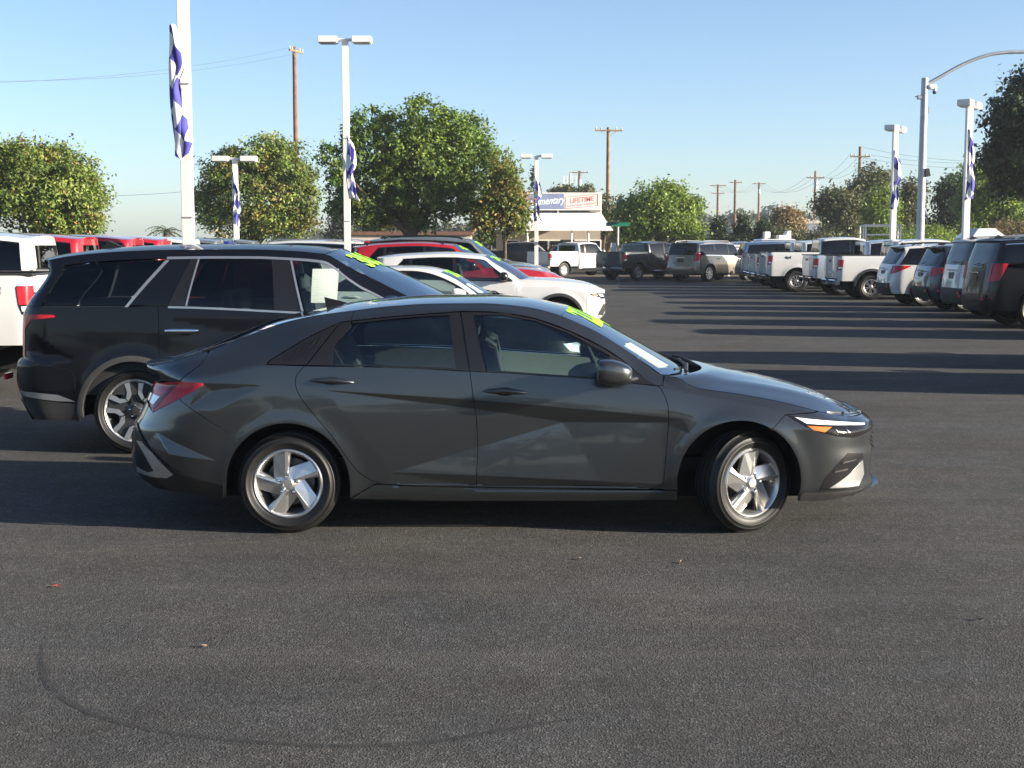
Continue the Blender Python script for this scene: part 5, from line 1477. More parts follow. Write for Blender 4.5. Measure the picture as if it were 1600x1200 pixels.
tree('dark_tree', 'dark tree just left of the yellow green tree', 960, 1012, 322, 104, 'dark', 7000, .14, 61, GT, 382, clump=.5)
for i, (a, b, tp, lb) in enumerate([(1110, 1136, 340, 'short dark conifer left of the middle wooden pole'), (1143, 1178, 338, 'bushy dark conifer between two wooden poles'), (1176, 1208, 342, 'dark conifer right of the short wooden pole')]):
    tree('conifer', lb, a, b, tp, 98, 'dark', 5000, .13, 70 + i, 'dark conifers beyond the white fence', 388, [(0, .2, .9, .22), (0, .45, .65, .22), (.05, .65, .45, .2), (0, .85, .22, .16)], clump=.35, cat='conifer')
tree('brown_tree', 'brown leaved tree behind the hedge', 1195, 1268, 326, 125, 'brown', 9000, .16, 81, GT, 372, clump=.6)
tree('oak_tree', 'dark rounded tree left of the tall dark wooden pole', 1276, 1348, 292, 110, 'olive', 14000, .16, 83, GT, 378, clump=.6)
tree('tall_oak', 'tall tree with browned top behind the slim wooden pole', 1318, 1392, 262, 112, 'olive', 14000, .16, 85, GT, 350, clump=.6)
tree('willow_tree', 'bright green drooping tree behind the white lamp post', 1352, 1402, 288, 104, 'lime', 12000, .13, 87, GT, 374, clump=.5, hang=.5)
tree('pepper_tree', 'green drooping tree left of the gray street light mast', 1396, 1444, 274, 106, 'olive', 11000, .14, 89, GT, 376, clump=.5, hang=.4)
tree('dark_oak', 'dark dense tree right of the gray street light mast', 1440, 1545, 278, 96, 'dark', 20000, .14, 91, GT, 378, clump=.5)
tree('walnut_tree', 'green spreading tree with sunlit leaves at the right edge', 1470, 1650, 245, 86, 'lime', 30000, .13, 93, GT, 376, clump=.5, fill=.25)
tree('near_tree', 'very dark tall tree, the nearest at the right edge', 1532, 1850, 92, 58, 'dark', 52000, .13, 95, GT, 318, [(0, .5, .86, .42), (-.72, .40, .26, .30), (-.55, .62, .3, .28), (-.35, .80, .3, .18), (-.80, .22, .18, .18), (.3, .7, .5, .3), (-.3, .45, .5, .4), (-.62, .3, .3, .26)], clump=.45, fill=.5)
tree('bramble_bush', 'dry brown bush behind the black suv at the right edge', 1540, 1640, 346, 74, 'brown', 8000, .07, 97, None, 384, clump=.3, cat='bush', trunk=False)
tree('gray_tree', 'gray green tree behind the tan building, left of the pear tree', 512, 566, 316, 112, 'gray', 11000, .16, 99, GT, 384, clump=.6)
tree('back_tree', 'dark green tree filling the gap beneath the pear tree', 560, 640, 340, 105, 'olive', 8000, .16, 101, GT, 386, clump=.6)
CYL = ['cypress tip beside the lamp post before the awning', 'cypress spire right of the tall pale pole', 'first of two cypress tips close together left of the ash crown', 'second of two cypress tips close together left of the ash crown', 'cypress spire above the right side of the ash crown, left one of three', 'cypress spire above the right side of the ash crown, middle one of three', 'cypress spire above the right side of the ash crown, right one of three', 'second cypress spire under the right side of the pear tree', 'third cypress spire under the right side of the pear tree', 'rightmost cypress spire under the pear tree', 'leftmost cypress spire under the right side of the pear tree', 'lone cypress tip at the right shoulder of the ash crown']
for i, (px, tp, Y, w_) in enumerate([(833, 254, 150, 4), (968, 298, 140, 5), (986, 295, 150, 4), (1000, 292, 150, 4), (1060, 296, 150, 4), (1068, 299, 150, 4), (1079, 302, 150, 4), (766, 338, 120, 6), (777, 342, 120, 6), (788, 336, 120, 6), (757, 340, 120, 5), (1090, 306, 150, 4)]):
    tree('cypress_tree', CYL[i], px - w_, px + w_, tp, Y, 'cypress', 1400, .2, 120 + i, 'slim cypress spires behind the trees', 384, [(0, .3, .9, .3), (0, .6, .6, .3), (0, .85, .3, .14)], clump=.3, limbs=0, cat='cypress', per=20)
for i, (a, b, tp) in enumerate([(860, 872, 298), (871, 884, 294), (880, 896, 291), (904, 926, 290), (890, 900, 298)]):
    tree('round_tree', ['leftmost round treetop above the signboard', 'round treetop left of the antenna mast', 'round treetop behind the antenna mast', 'widest round treetop, right of the antenna mast', 'small treetop at the foot of the antenna mast'][i], a, b, tp, 170, 'olive', 1500, .25, 140 + i, 'treetops above the signboard', 312, [(0, .5, .9, .45), (.3, .6, .5, .3)], clump=.5, per=20)
def hedge(name, label, px0, px1, ptop, pbot, Y, pal, n, size, seed, kind=None, cat='hedge'):
    xa, xb = GX(px0, Y, 2), GX(px1, Y, 2); zt, zb = ZH(ptop, Y), max(0, ZH(pbot, Y)); g = random.Random(seed); bl = []
    k = max(3, int((xb - xa) / max(1.2, (zt - zb) * .7)))
    for i in range(k + 1):
        x = xa + (xb - xa) * i / k - (xa + xb) / 2; hh = (zt - zb) * g.uniform(.62, 1.0)
        bl.append((x, g.uniform(-1, 1), zb + hh * .5, max(.8, (xb - xa) / k * .75), 1.6, hh * .5))
    o = leaves(name, bl, n, size, pal, seed, None, .3 + (zt - zb) * .10, 30); o.location = ((xa + xb) / 2, Y, 0)
    if kind: tag(o, kind=kind)
    else: tag(o, label, cat)
    return o
hedge('hedge', 'olive hedge behind the white pickups beside a wooden pole', 1200, 1292, 354, 392, 104, 'olive', 9000, .11, 151)
hedge('scrub', 'low green scrub beneath the trees beyond the right row', 1395, 1480, 352, 392, 92, 'lime', 8000, .09, 153, cat='scrub')
hedge('far_woods', None, 990, 1320, 332, 386, 330, 'gray', 16000, .7, 161, 'stuff')
hedge('far_woods', None, 1090, 1300, 322, 386, 420, 'gray', 12000, .9, 163, 'stuff')
hedge('far_woods', None, 440, 580, 358, 386, 420, 'gray', 8000, .8, 165, 'stuff')
hedge('far_woods', None, 640, 1000, 345, 386, 230, 'olive', 14000, .4, 167, 'stuff')
hedge('far_woods', None, 1300, 1800, 350, 386, 200, 'olive', 16000, .4, 168, 'stuff')
hedge('far_woods', None, -200, 320, 372, 388, 300, 'gray', 10000, .5, 169, 'stuff')
# palm
def palm(px, ptop, Y, label):
    x = GX(px, Y, 3); zt = ZH(ptop, Y); t = thing('palm_tree', label, 'palm', (x, Y, 0))
    zc = zt - 1.0
    MB().tube([(0, 0, -.1), (0, 0, zc)], [.28, .22], 9).build('trunk', BARK, t, True)
    g = random.Random(5); FR = plain('palm_frond', (.045, .065, .028), .6, 0, .3, .3, 20)
    for k in range(22):
        a = k * 2.4; el = g.uniform(-.2, 1.1); L = g.uniform(1.2, 1.7); b = MB(); pts = []
        for i in range(9):
            s = i / 8; pts.append(Vector((math.cos(a) * L * s * math.cos(el * (1 - s * .5)), math.sin(a) * L * s * math.cos(el * (1 - s * .5)), zc + L * (math.sin(el) * s - .75 * s * s))))
        b.tube(pts, [.02] * 8 + [.006], 4)
        sd = Vector((-math.sin(a), math.cos(a), 0))
        for i in range(1, 9):
            for s_ in (-1, 1):
                p = pts[i]; q = p + sd * s_ * .30 * (1 - i / 12) + Vector((0, 0, -.14)); d = (pts[i] - pts[i - 1]) * .35
                b.add([p - d * .4, p + d * .4, q + d], [(0, 1, 2)])
        b.build('frond', FR, t)
palm(260, 339, 92, 'small palm with arching fronds between two rust tipped trees')

for i, (x, y, w, h, pal_) in enumerate([(-44, -74, 6, 8, 'pear'), (-27, -77, 6, 7, 'autumn'), (-13, -73, 5, 9, 'pear'), (1, -76, 6, 7.5, 'olive'), (16, -74, 5, 8, 'pear'), (32, -77, 6, 7, 'autumn')]):
    t = thing('street_tree', ['green street tree at the left end of the row behind the photographer', 'rusty street tree second from the left behind the photographer', 'tallest green street tree behind the photographer', 'olive street tree straight behind the photographer', 'green street tree right of the olive one behind the photographer', 'rusty street tree at the right end behind the photographer'][i], 'tree', (x, y, 0), 0, 'street trees behind the photographer')
    leaves('crown', [(0, 0, h * .58, w, w * .8, h * .40), (w * .4, 0, h * .5, w * .6, w * .6, h * .3), (-w * .4, 0, h * .5, w * .6, w * .6, h * .3)], 4500, .3, pal_, 200 + i, t, .7, 30)
    MB().tube([(0, 0, -.1), (0, 0, h * .5)], [.22, .14], 8).build('trunk', BARK, t, True)
# ---------------------------------------------------------------- posts, signs, buildings
WHITE_POST = plain('white_post_paint', (.72, .70, .66), .5, 0, .4, .08, 2, .1, 60)
GALV = plain('galvanised_steel', (.36, .37, .39), .45, .6, .5, .15, 5)
WOOD = plain('pole_wood', (.17, .085, .05), .9, 0, .2, .3, 4, .5, 20)
WOODP = plain('pale_pole_wood', (.22, .15, .10), .9, 0, .2, .3, 4, .5, 20)
DARKM = plain('dark_metal', (.03, .03, .033), .6, .3, .4, .1, 10)
CERAM = plain('insulator_gray', (.42, .40, .38), .4)
LENSM = plain('lamp_diffuser', (.5, .5, .48), .3)
def flag_mat():
    m, nt, b = nm('checker_flag'); setp(b, Roughness=.75)
    v = coords(nt, 'UV'); mp = nt.nodes.new('ShaderNodeMapping'); mp.inputs['Scale'].default_value = (1, 1, 1); nt.links.new(v, mp.inputs['Vector'])
    c = N(nt, 'ShaderNodeTexChecker', Scale=1.0); c.inputs['Color1'].default_value = (.042, .040, .25, 1); c.inputs['Color2'].default_value = (.74, .73, .72, 1)
    nt.links.new(mp.outputs['Vector'], c.inputs['Vector'])
    n = N(nt, 'ShaderNodeTexNoise', Scale=25.0, Detail=3.0); nt.links.new(v, n.inputs['Vector'])
    nt.links.new(c.outputs['Color'], b.inputs['Base Color']); return m
FLAG = flag_mat()
def flag(px_l, px_r, py0, py1, Y, label, seed):
    """a limp chequered banner gathered against the post"""
    g = np.random.default_rng(seed)
    x0, x1 = GX(px_l, Y, 4), GX(px_r, Y, 4); z0, z1 = ZH(py0, Y), ZH(py1, Y); L = z0 - z1; W_ = x1 - x0
    nu, nv = 34, 46; ph = g.random(6) * 6.28
    v = np.linspace(0, 1, nv)[:, None]; u = np.linspace(0, 1, nu)[None, :]
    wid = W_ * np.clip(.30 + 2.4 * v, 0, 1) * (.86 + .14 * np.sin(9 * v + ph[0]) + .08 * np.sin(21 * v + ph[1]))
    fold = np.sin(u * 13 + 5 * v + ph[2]) * .5 + np.sin(u * 7 - 9 * v + ph[3]) * .5
    X = W_ * .12 * np.sin(7 * v + ph[4]) * v + wid * (u + .10 * np.sin(u * 12.5 + 6 * v + ph[5])) ; Yv = -.13 - .05 * fold * np.clip(v * 3, .2, 1) - .06 * np.sin(u * 3.1)
    Z = z0 - v * L + .06 * np.sin(u * 6 + ph[1]) * v + .05 * u * np.sin(v * 14 + ph[0])
    G = np.stack([x0 + X, Y + Yv + 0 * X, Z + 0 * X], -1)
    o = grid_ob(G, 'banner', FLAG, None)
    uv = o.data.uv_layers.new(name='UVMap'); U_ = np.zeros((nv, nu, 2)); U_[..., 0] = u * 1.5 + v * L * 1.35 + .12 * np.sin(v * 9); U_[..., 1] = v * L * 1.9 - u * 1.1
    U_ = U_.reshape(-1, 2); li = np.empty(len(o.data.loops), np.int32); o.data.loops.foreach_get('vertex_index', li); uv.data.foreach_set('uv', U_[li].ravel())
    o.data.shade_smooth() if hasattr(o.data, 'shade_smooth') else None
    tag(o, label, 'banner', 'chequered banners on the lamp posts')
def lamp_post(px, ptop, Y, width, heads, label, angled=False, headw=.62, lean=0):
    x = GX(px, Y, 5); H = ZH(ptop, Y)
    t = thing('lamp_post', label, 'lamp post', (x, Y, 0), 0, 'white lamp posts in the lot')
    MB().box((0, 0, .35), (.5, .5, .7), bev=.03).build('base', CONC, t)
    h_ = H - .10
    MB().box((0, 0, (.7 + h_) / 2), (width, width, h_ - .7), bev=.015).build('post', WHITE_POST, t)
    if heads:
        a = t
        rz = R(58) if angled else 0
        MB().box((0, 0, h_ - .03), (.5, .09, .09), rz, bev=.01).build('arm', WHITE_POST, t)
        for s in (-1, 1):
            d = .24 + headw / 2
            c = (s * d * math.cos(rz), s * d * math.sin(rz), h_ - .03)
            hd = MB().box(c, (headw, .42, .21), rz, bev=.02).build('lamp_head', WHITE_POST, t)
            MB().box((c[0], c[1], c[2] - .11), (headw * .8, .32, .03), rz).build('diffuser', LENSM, hd)
    for zz in (.62, .30):
        MB().box((0, 0, h_ * zz), (width + .02, width + .02, .025)).build('band', GALV, t)
lamp_post(288, -130, 25, .19, True, 'thickest white square post, its top above the frame')
lamp_post(541, 56, 45, .20, True, 'tall white lamp post in front of the pear tree')
lamp_post(367, 243, 54, .19, True, 'short white lamp post in front of the rust tipped tree')
lamp_post(838, 240, 71, .20, True, 'white lamp post in front of the white awning', headw=.58)
lamp_post(1398, 196, 54, .20, True, 'white lamp post left of the gray street light mast', True, .55)
lamp_post(1513, 157, 45, .20, True, 'white lamp post right of the gray street light mast', True, .55)
flag(271, 298, 42, 248, 24.9, 'long limp blue and white chequered banner on the thickest post', 3)
flag(543, 559, 212, 312, 44.9, 'chequered banner on the tall post before the pear tree', 5)
flag(364, 377, 270, 352, 53.9, 'chequered banner on the short post before the rust tipped tree', 8)
flag(834, 846, 275, 345, 70.9, 'chequered banner on the post before the white awning', 13)
flag(1393, 1406, 235, 325, 53.9, 'chequered banner on the post left of the gray mast', 21)
flag(1508, 1521, 203, 312, 44.9, 'chequered banner on the post right of the gray mast', 34)
def utility_pole(px, ptop, Y, label, rad=.14, arms=((.25, 2.4),), mat=None, rz=0.0, transformer=False, lean=0):
    x = GX(px, Y, 6); H = ZH(ptop, Y)
    t = thing('utility_pole', label, 'utility pole', (x, Y, 0), rz, 'wooden utility poles')
    MB().tube([(0, 0, -.2), (0, 0, H)], [rad * 1.2, rad * .85], 12).build('pole', mat or WOOD, t, True)
    for dz, L in arms:
        c = MB().box((0, -.14, H - dz), (L, .10, .12)); c.build('crossarm', WOODP, t)
        MB().tube([(-L * .3, -.14, H - dz), (0, -.10, H - dz - .5), (L * .3, -.14, H - dz)], .018, 5).build('brace', GALV, t)
        for u in (-.47, -.28, .28, .47):
            io = MB().lathe_y([(0, 0), (.05, 0), (.06, .1), (.03, .2), (0, .22)], 8).build('insulator', CERAM, t)
            io.location = (L * u, -.14, H - dz + .06); io.rotation_euler = (math.pi / 2, 0, 0)
    if transformer:
        MB().tube([(.0, -.38, H - 1.9), (.0, -.38, H - 1.1)], .22, 12).build('transformer', GALV, t, True, 50)
    return Vector((x, Y, H))
P463 = utility_pole(463, 73, 92, 'tall brown wooden pole between two trees', .15, ((.3, 1.7),), rz=R(68))
P950 = utility_pole(950, 199, 105, 'tall pale wooden pole beside the signboard', .16, ((.25, 2.1),), WOODP, R(5))
P905 = utility_pole(905, 267, 170, 'wooden pole with crossarm rising behind the signboard', .17, ((.2, 2.2),), transformer=True)
P1121 = utility_pole(1121, 288, 200, 'wooden pole with two crossarms left of the short pole', .17, ((.2, 2.3), (1.3, 1.9)))
P1148 = utility_pole(1148, 281, 190, 'brown wooden pole with one crossarm, second of the three clustered poles', .18, ((.35, 1.8),))
P1185 = utility_pole(1185, 285, 230, 'distant wooden pole with transformer, rightmost of three clustered poles', .18, ((.2, 2.2),), transformer=True)
P1273 = utility_pole(1273, 267, 150, 'slim pale wooden pole behind the white pickup cab', .15, ((.75, 1.9),), WOODP, transformer=True)
P1342 = utility_pole(1342, 229, 118, 'dark wooden pole behind the silver pickup', .14, ((.85, 1.7),))
WIRE = plain('wire', (.05, .05, .055), .6)
def wire(a, b, sag, r=.022, label='thin overhead power line'):
    a, b = Vector(a), Vector(b); P = [a.lerp(b, t) - Vector((0, 0, sag * 4 * t * (1 - t))) for t in np.linspace(0, 1, 17)]
    o = MB().tube(P, r, 5).build('power_line', WIRE, None, True); tag(o, label, 'power line', 'overhead power lines')
for dx, dz in ((-.5, .0), (.0, -.35)):
    wire(P463 + Vector((dx * .3, dx, dz - .1)), (GX(-60, 60, 6) + dx, 60, ZH(131 + dz * 12, 60)), .5, .007, 'thin power line running left from the tall brown pole, ' + ('upper strand' if dz > -.1 else 'lower strand'))
for k, kn in ((-.9, 'left strand'), (0, 'middle strand'), (.9, 'right strand')):
    wire(P1342 + Vector((k, 0, -.7)), P1273 + Vector((k, 0, -.6)), .9, .010, 'thin power line between the dark pole and the slim pale pole, ' + kn)
    wire(P1342 + Vector((k, 0, -.7 + .7 * (k == 0))), (GX(1700, 100, 9) + k, 100, ZH(243 - 9 * k, 100)), .8, .009, 'thin power line leaving the dark pole for the trees at the right, ' + kn)
    wire(P1273 + Vector((k, 0, -.6)), P1185 + Vector((k, 0, -.2)), 1.6, .013, 'thin power line between the slim pale pole and the clustered poles, ' + kn)
    wire(P1185 + Vector((k, 0, -.2)), P1121 + Vector((k, 0, -.2)), 1.2, .015, 'thin power line between the clustered poles, ' + kn)
wire((GX(60, 70, 4), 70, ZH(306, 70)), (GX(283, 70, 4), 70, ZH(300, 70)), .1, .008, 'thin low power line left of the thickest post')
wire(P1121 + Vector((0, 0, -3)), (GX(985, 160, 4), 160, ZH(352, 160)), .6, .015, 'thin power line dropping left from the clustered poles')
# street light mast with cameras
def mast():
    Y = 48.0; x = GX(1443, Y, 6); H = ZH(122, Y); t = thing('street_light_mast', 'gray steel street light mast with curved arm and cameras', 'street light', (x, Y, 0))
    MB().tube([(0, 0, -.1), (0, 0, H)], [.155, .115], 16).build('mast', GALV, t, True, 60)
    q = lambda a, b: (GX(a, Y, 7) - x, 0, ZH(b, Y))
    MB().tube(smooth_pts3([q(1445, 133), q(1470, 119), (q(1500, 102)), q(1535, 88), q(1570, 82), q(1640, 81), q(1760, 80)]), .06, 10).build('arm', GALV, t, True, 60)
    a = q(1455, 137); MB().box((a[0] - .05, -.05, a[2] + .02), (.22, .16, .16), bev=.02).ellipsoid((a[0] + .10, -.05, a[2] - .02), (.08, .08, .16), 12, 8).build('camera', WHITE_POST, t, True, 50)
    MB().ellipsoid((a[0] + .10, -.05, a[2] - .16), (.07, .07, .07), 12, 8).build('camera_dome', DARKM, t, True)
    a = q(1438, 152); MB().box((a[0], 0, a[2]), (.20, .18, .14), bev=.02).box((a[0] - .10, -.02, a[2] + .02), (.16, .05, .04)).build('detector', GALV, t)
    a = q(1450, 172); MB().box((a[0], -.02, a[2]), (.08, .08, .2)).build('junction_box', GALV, t)
    a = q(1449, 268); MB().prism([(a[0] - .02, a[2] - .20), (a[0] + .16, a[2] - .16), (a[0] + .10, a[2] + .10), (a[0] - .02, a[2] + .10)], -.16, .10).build('control_box', DARKM, t)
def smooth_pts3(P):
    P = [Vector(p) for p in P]; out = []
    for i in range(len(P) - 1):
        p0, p1, p2, p3 = P[max(i - 1, 0)], P[i], P[i + 1], P[min(i + 2, len(P) - 1)]
        for k in range(5):
            t = k / 5; out.append(.5 * ((2 * p1) + (p2 - p0) * t + (2 * p0 - 5 * p1 + 4 * p2 - p3) * t * t + (3 * p1 - p0 - 3 * p2 + p3) * t ** 3))
    return out + [P[-1]]
mast()
# cell tower
def tower():
    Y = 260.0; x = GX(891, Y, 8); t = thing('antenna_tower', 'slim antenna mast with white panels above the signboard', 'antenna mast', (x, Y, 0)); H = ZH(270, Y)
    MB().tube([(0, 0, 0), (0, 0, H)], .18, 8).build('mast', GALV, t, True)
    for k, z in ((0, H - 1.4), (1, H - 4.6)):
        MB().box((0, 0, z), (2.6, .1, .1)).build('crossbar', GALV, t)
        for u in (-1.2, -.6, .4, 1.1): MB().box((u, -.1, z), (.22, .14, 1.7 - .5 * k)).build('antenna_panel', WHITE_POST, t)
tower()
# signboard, awning and building
SIGNB = plain('sign_blue', (.20, .235, .37), .6, 0, .3, .06, 3)
SIGNW = plain('sign_white', (.72, .68, .62), .6, 0, .3, .04, 3)
LETW = plain('letter_white', (.72, .80, .82), .6); LETC = plain('letter_pale_blue', (.38, .66, .78), .6); LETR = plain('letter_red', (.58, .20, .17), .6)
AWN = plain('awning_white', (.76, .74, .70), .7, 0, .3, .05, 1.2, .1, 20)
WALLT = plain('tan_wall', (.36, .31, .26), .9, 0, .2, .1, 1.5, .2, 30); WALLP = plain('pale_wall', (.52, .48, .43), .9, 0, .2, .1, 1.5, .2, 30); ROOFB = plain('brown_roof', (.16, .085, .065), .85, 0, .2, .2, 3)
def shop():
    Y = 90.0; t = thing('shop_building', 'low shop with a long white sloping awning under a roof sign', 'building', (0, 0, 0))
    xl, xr_ = GX(775, Y, 3), GX(939, Y, 3); zt, zm, zb = ZH(329, Y), ZH(331, Y), ZH(359, Y - 3.2)
    xl2, xr2 = GX(768, Y - 3.2, 3), GX(958, Y - 3.2, 3)
    MB().box(((xl + xr_) / 2, Y + 5, zt / 2), (xr_ - xl, 9, zt)).build('wall', WALLT, t)
    n = 24; G = [[(xl + (xr_ - xl) * u + ((xl2 - xl) * (1 - u) + (xr2 - xr_) * u) * v, Y + .3 - 3.5 * v, zm + (zb - zm) * v - .05 * math.sin(v * 3.1)) for u in np.linspace(0, 1, n)] for v in np.linspace(0, 1, 6)]
    G2 = [[(a, b, c - .06) for a, b, c in r_] for r_ in G[::-1]]
    grid_ob(G + G2 + [G[0]], 'awning', AWN, t, sharp=30)
    for px in (790, 824, 893, 919): MB().tube([(GX(px, Y - 3, 1), Y - 3, 0), (GX(px, Y - 3, 1), Y - 3, zb + .1)], .06, 8).build('post', WHITE_POST, t, True)
    MB().box(((xl + xr_) / 2, Y + .2, zt + .12), (xr_ - xl, .2, .25)).build('fascia', DARKM, t)
    for px in (800, 846, 870, 905, 928):
        f = MB().box((GX(px, Y, 1), Y + .47, 1.35), (1.0, .08, 1.5), bev=.02).build('window_frame', WHITE_POST, t); MB().box((GX(px, Y, 1), Y + .42, 1.35), (.86, .04, 1.34)).build('pane', M['tint'], f)
    d_ = MB().box((GX(887, Y, 1), Y + .46, 1.05), (.95, .08, 2.1), bev=.02).build('door', DARKM, t); MB().box((GX(887, Y, 1) + .36, Y + .40, 1.0), (.04, .05, .2)).build('handle', GALV, d_)
    for px, w_ in ((806, 1.4), (856, 1.0), (915, 1.2)): MB().box((GX(px, Y, 4), Y + 3, zt + .45), (w_, 1.0, .8), bev=.05).build('roof_unit', GALV, t)
    s = thing('signboard', 'long rooftop signboard, blue with white script and a red LIFETIME stamp', 'signboard', (0, 0, 0))
    z0, z1 = ZH(326.5, Y), ZH(303, Y); xs, xe, xm = GX(765, Y, 4), GX(937, Y, 4), GX(881, Y, 4)
    MB().box(((xs + xm) / 2, Y - .06, (z0 + z1) / 2), (xm - xs, .1, z1 - z0)).build('blue_panel', SIGNB, s)
    MB().box(((xe + xm) / 2, Y - .06, (z0 + z1) / 2), (xe - xm - .004, .1, z1 - z0)).build('white_panel', SIGNW, s)
    for z in (z0 - .05, z1 + .05): MB().box(((xs + xe) / 2, Y - .04, z), (xe - xs + .3, .12, .07)).build('sign_rail', WHITE_POST, s)
    for px in (872, 939): MB().box((GX(px, Y, 4), Y + .06, (z0 + z1) / 2 - .15), (.08, .08, z1 - z0 + .5)).build('sign_strut', WHITE_POST, s)
    cx = GX(842, Y, 4); sc = .031
    lettering('script_lettering', 'Complimentary', 1.0, LETW, s, lambda x, y: (cx + .09 + x * .50, Y - .118, (z0 + z1) / 2 - .02 + (y * .66) + x * .04), bold=.02, shear=.35)
    cx2 = (xe + xm) / 2
    lettering('stamp_lettering', 'LIFETIME', 1.0, LETR, s, lambda x, y: (cx2 + x * .42, Y - .118, (z0 + z1) / 2 + .09 + y * .46 + x * .045), bold=.02)
    lettering('stamp_lettering', 'POWERTRAIN WARRANTY', 1.0, LETR, s, lambda x, y: (cx2 + x * .158, Y - .118, (z0 + z1) / 2 - .22 + y * .15 + x * .017), bold=.012)
    fr = MB(); w2, h2 = (xe - xm) * .45, (z1 - z0) * .40
    for a, b in (((-w2, -h2), (w2, -h2)), ((w2, -h2), (w2, h2)), ((w2, h2), (-w2, h2)), ((-w2, h2), (-w2, -h2))):
        fr.tube([(cx2 + a[0], Y - .118, (z0 + z1) / 2 + a[1] * .95 + a[0] * .09), (cx2 + b[0], Y - .118, (z0 + z1) / 2 + b[1] * .95 + b[0] * .09)], .016, 4)
    fr.build('stamp_border', LETR, s)
shop()
def shed(px0, px1, ptop, Y, D, label, wall, roof_t, cat='building'):
    x0, x1 = GX(px0, Y, 2), GX(px1, Y, 2); h = ZH(ptop, Y); t = thing('low_building', label, cat, ((x0 + x1) / 2, Y + D / 2, 0))
    MB().box((0, 0, h / 2 - .1), (x1 - x0, D, h - .2)).build('wall', wall, t)
    MB().box((0, 0, h - .1), (x1 - x0 + .3, D + .3, .22)).build('roof', roof_t, t)
    for k in range(max(1, int((x1 - x0) / 3))):
        f = MB().box((-(x1 - x0) / 2 + 1.5 + 3 * k, -D / 2 - .02, h * .5), (1.2, .06, .9)).build('window_frame', WHITE_POST, t); MB().box((-(x1 - x0) / 2 + 1.5 + 3 * k, -D / 2 - .045, h * .5), (1.05, .03, .75)).build('pane', M['tint'], f)
shed(549, 735, 362, 84, 6, 'low pale building with brown roof edge under the pear tree', WALLP, ROOFB)
def gable():
    Y = 104; x0, x1 = GX(858, Y, 2), GX(896, Y, 2); h, hr = ZH(366, Y), ZH(358, Y); t = thing('small_house', 'small beige gabled house seen under the awning', 'house', ((x0 + x1) / 2, Y, 0)); w = (x1 - x0) / 2
    MB().box((0, 2, h / 2), (2 * w - .5, 4, h)).build('wall', WALLP, t); MB().prism([(-w, h - .02), (w, h - .02), (0, hr)], -.2, 4.2).build('roof', WALLP, t)
gable()
def barn():
    Y = 150; x = GX(1262, Y, 3); t = thing('metal_shed', 'gray metal shed behind the hedge beside a wooden pole', 'shed', (x, Y, 0)); h = ZH(350, Y)
    MB().box((0, 0, h / 2), (4.5, 6, h)).build('wall', GALV, t); MB().prism([(-2.5, h), (2.5, h), (2.5, h + .25), (-2.5, h + .6)], -3.1, 3.1).build('roof', WALLP, t)
barn()
shed(1118, 1148, 361, 112, 5, 'low gray roofed building between two dark conifers', WALLT, GALV)
# white rail fence
def fence():
    Y = 73.5; x0, x1 = GX(1096, Y, 1), GX(1215, Y, 1); t = thing('rail_fence', 'white wooden rail fence behind the tan suv', 'fence', (0, 0, 0))
    for z in (ZH(384, Y), ZH(388.5, Y), ZH(394, Y)): MB().box(((x0 + x1) / 2, Y, z), (x1 - x0, .04, .11)).build('rail', WHITE_POST, t)
    for x in np.arange(x0, x1, 1.5): MB().box((x, Y + .07, ZH(383, Y) / 2), (.11, .09, ZH(383, Y))).build('post', WHITE_POST, t)
fence()
def street_sign():
    Y = 69.5; x = GX(965.5, Y, 2); t = thing('street_name_sign', 'green street name sign on a pale post before the awning', 'street sign', (x, Y, 0)); H = ZH(344, Y)
    MB().tube([(0, 0, -.1), (0, 0, H)], .045, 8).build('post', WHITE_POST, t, True)
    MB().box((0, -.06, ZH(350.5, Y)), (1.22, .025, .19)).build('name_blade', plain('sign_green', (.01, .16, .09), .4), t)
    MB().box((.02, .03, ZH(346.5, Y)), (.025, 1.0, .17)).build('name_blade', bpy.data.materials['sign_green'], t)
    MB().box((-.22, .05, 1.4), (.26, .02, .9)).build('back_plate', WHITE_POST, t)
street_sign()
# ---------------------------------------------------------------- the other vehicles
GN, GRR, GL, GF = 'cars parked facing right in the near row', 'vehicles parked tail-in along the right row', 'pickups parked facing left in the left row', 'vehicles standing at the far edge of the lot'
# black three-row suv beside the sedan
PAL_Y0 = 11.18; PAL_B = .985
PYC = PAL_Y0 + PAL_B + .02
PX0 = GX(208, PAL_Y0, .35) + 1.45
lx = lambda px, y=PAL_Y0 + .06, z=1.2: GX(px, y, z) - PX0
PALI = dict(B=PAL_B, nose=2.46, tail=-2.56, wb=2.90, r=.362, tw=.245, rim=.265, style='loop', sill=.30, mid=.72, we=.73, crown=.045, lod=0, step=.028, arch=.062,
    roof=[(-2.26, 1.655), (-2.0, 1.70), (-1.3, 1.745), (-.6, 1.752), (-.1, 1.735), (.18, 1.705)], hood=[(1.30, 1.19), (1.9, 1.14), (2.35, 1.04), (2.48, .96)],
    belt=[(-2.6, 1.235), (-1.25, 1.235), (0, 1.185), (1.5, 1.12)], noseprof=[(.3, 2.32), (.55, 2.44), (.8, 2.46), (.95, 2.44), (1.05, 2.36)],
    tailprof=[(.28, -2.40), (.36, -2.46), (.47, -2.52), (.62, -2.555), (.74, -2.55), (.80, -2.50), (1.15, -2.485), (1.25, -2.44), (1.42, -2.30), (1.52, -2.24), (1.565, -2.27), (1.62, -2.31)], dA=1.0, dB=-.06, dC=-1.23, xD=(-2.21, -2.05), pillars=[], drop=.075,
    lamp=None, grille=(.5, .92), rear_bumper=.74, bumper='paint', cladding='cladding', cladw=.045, roof_rails=False, handle='chrome', tail_n=3.2, seats=True, glass='tint', glassf='glass', price='38,570')
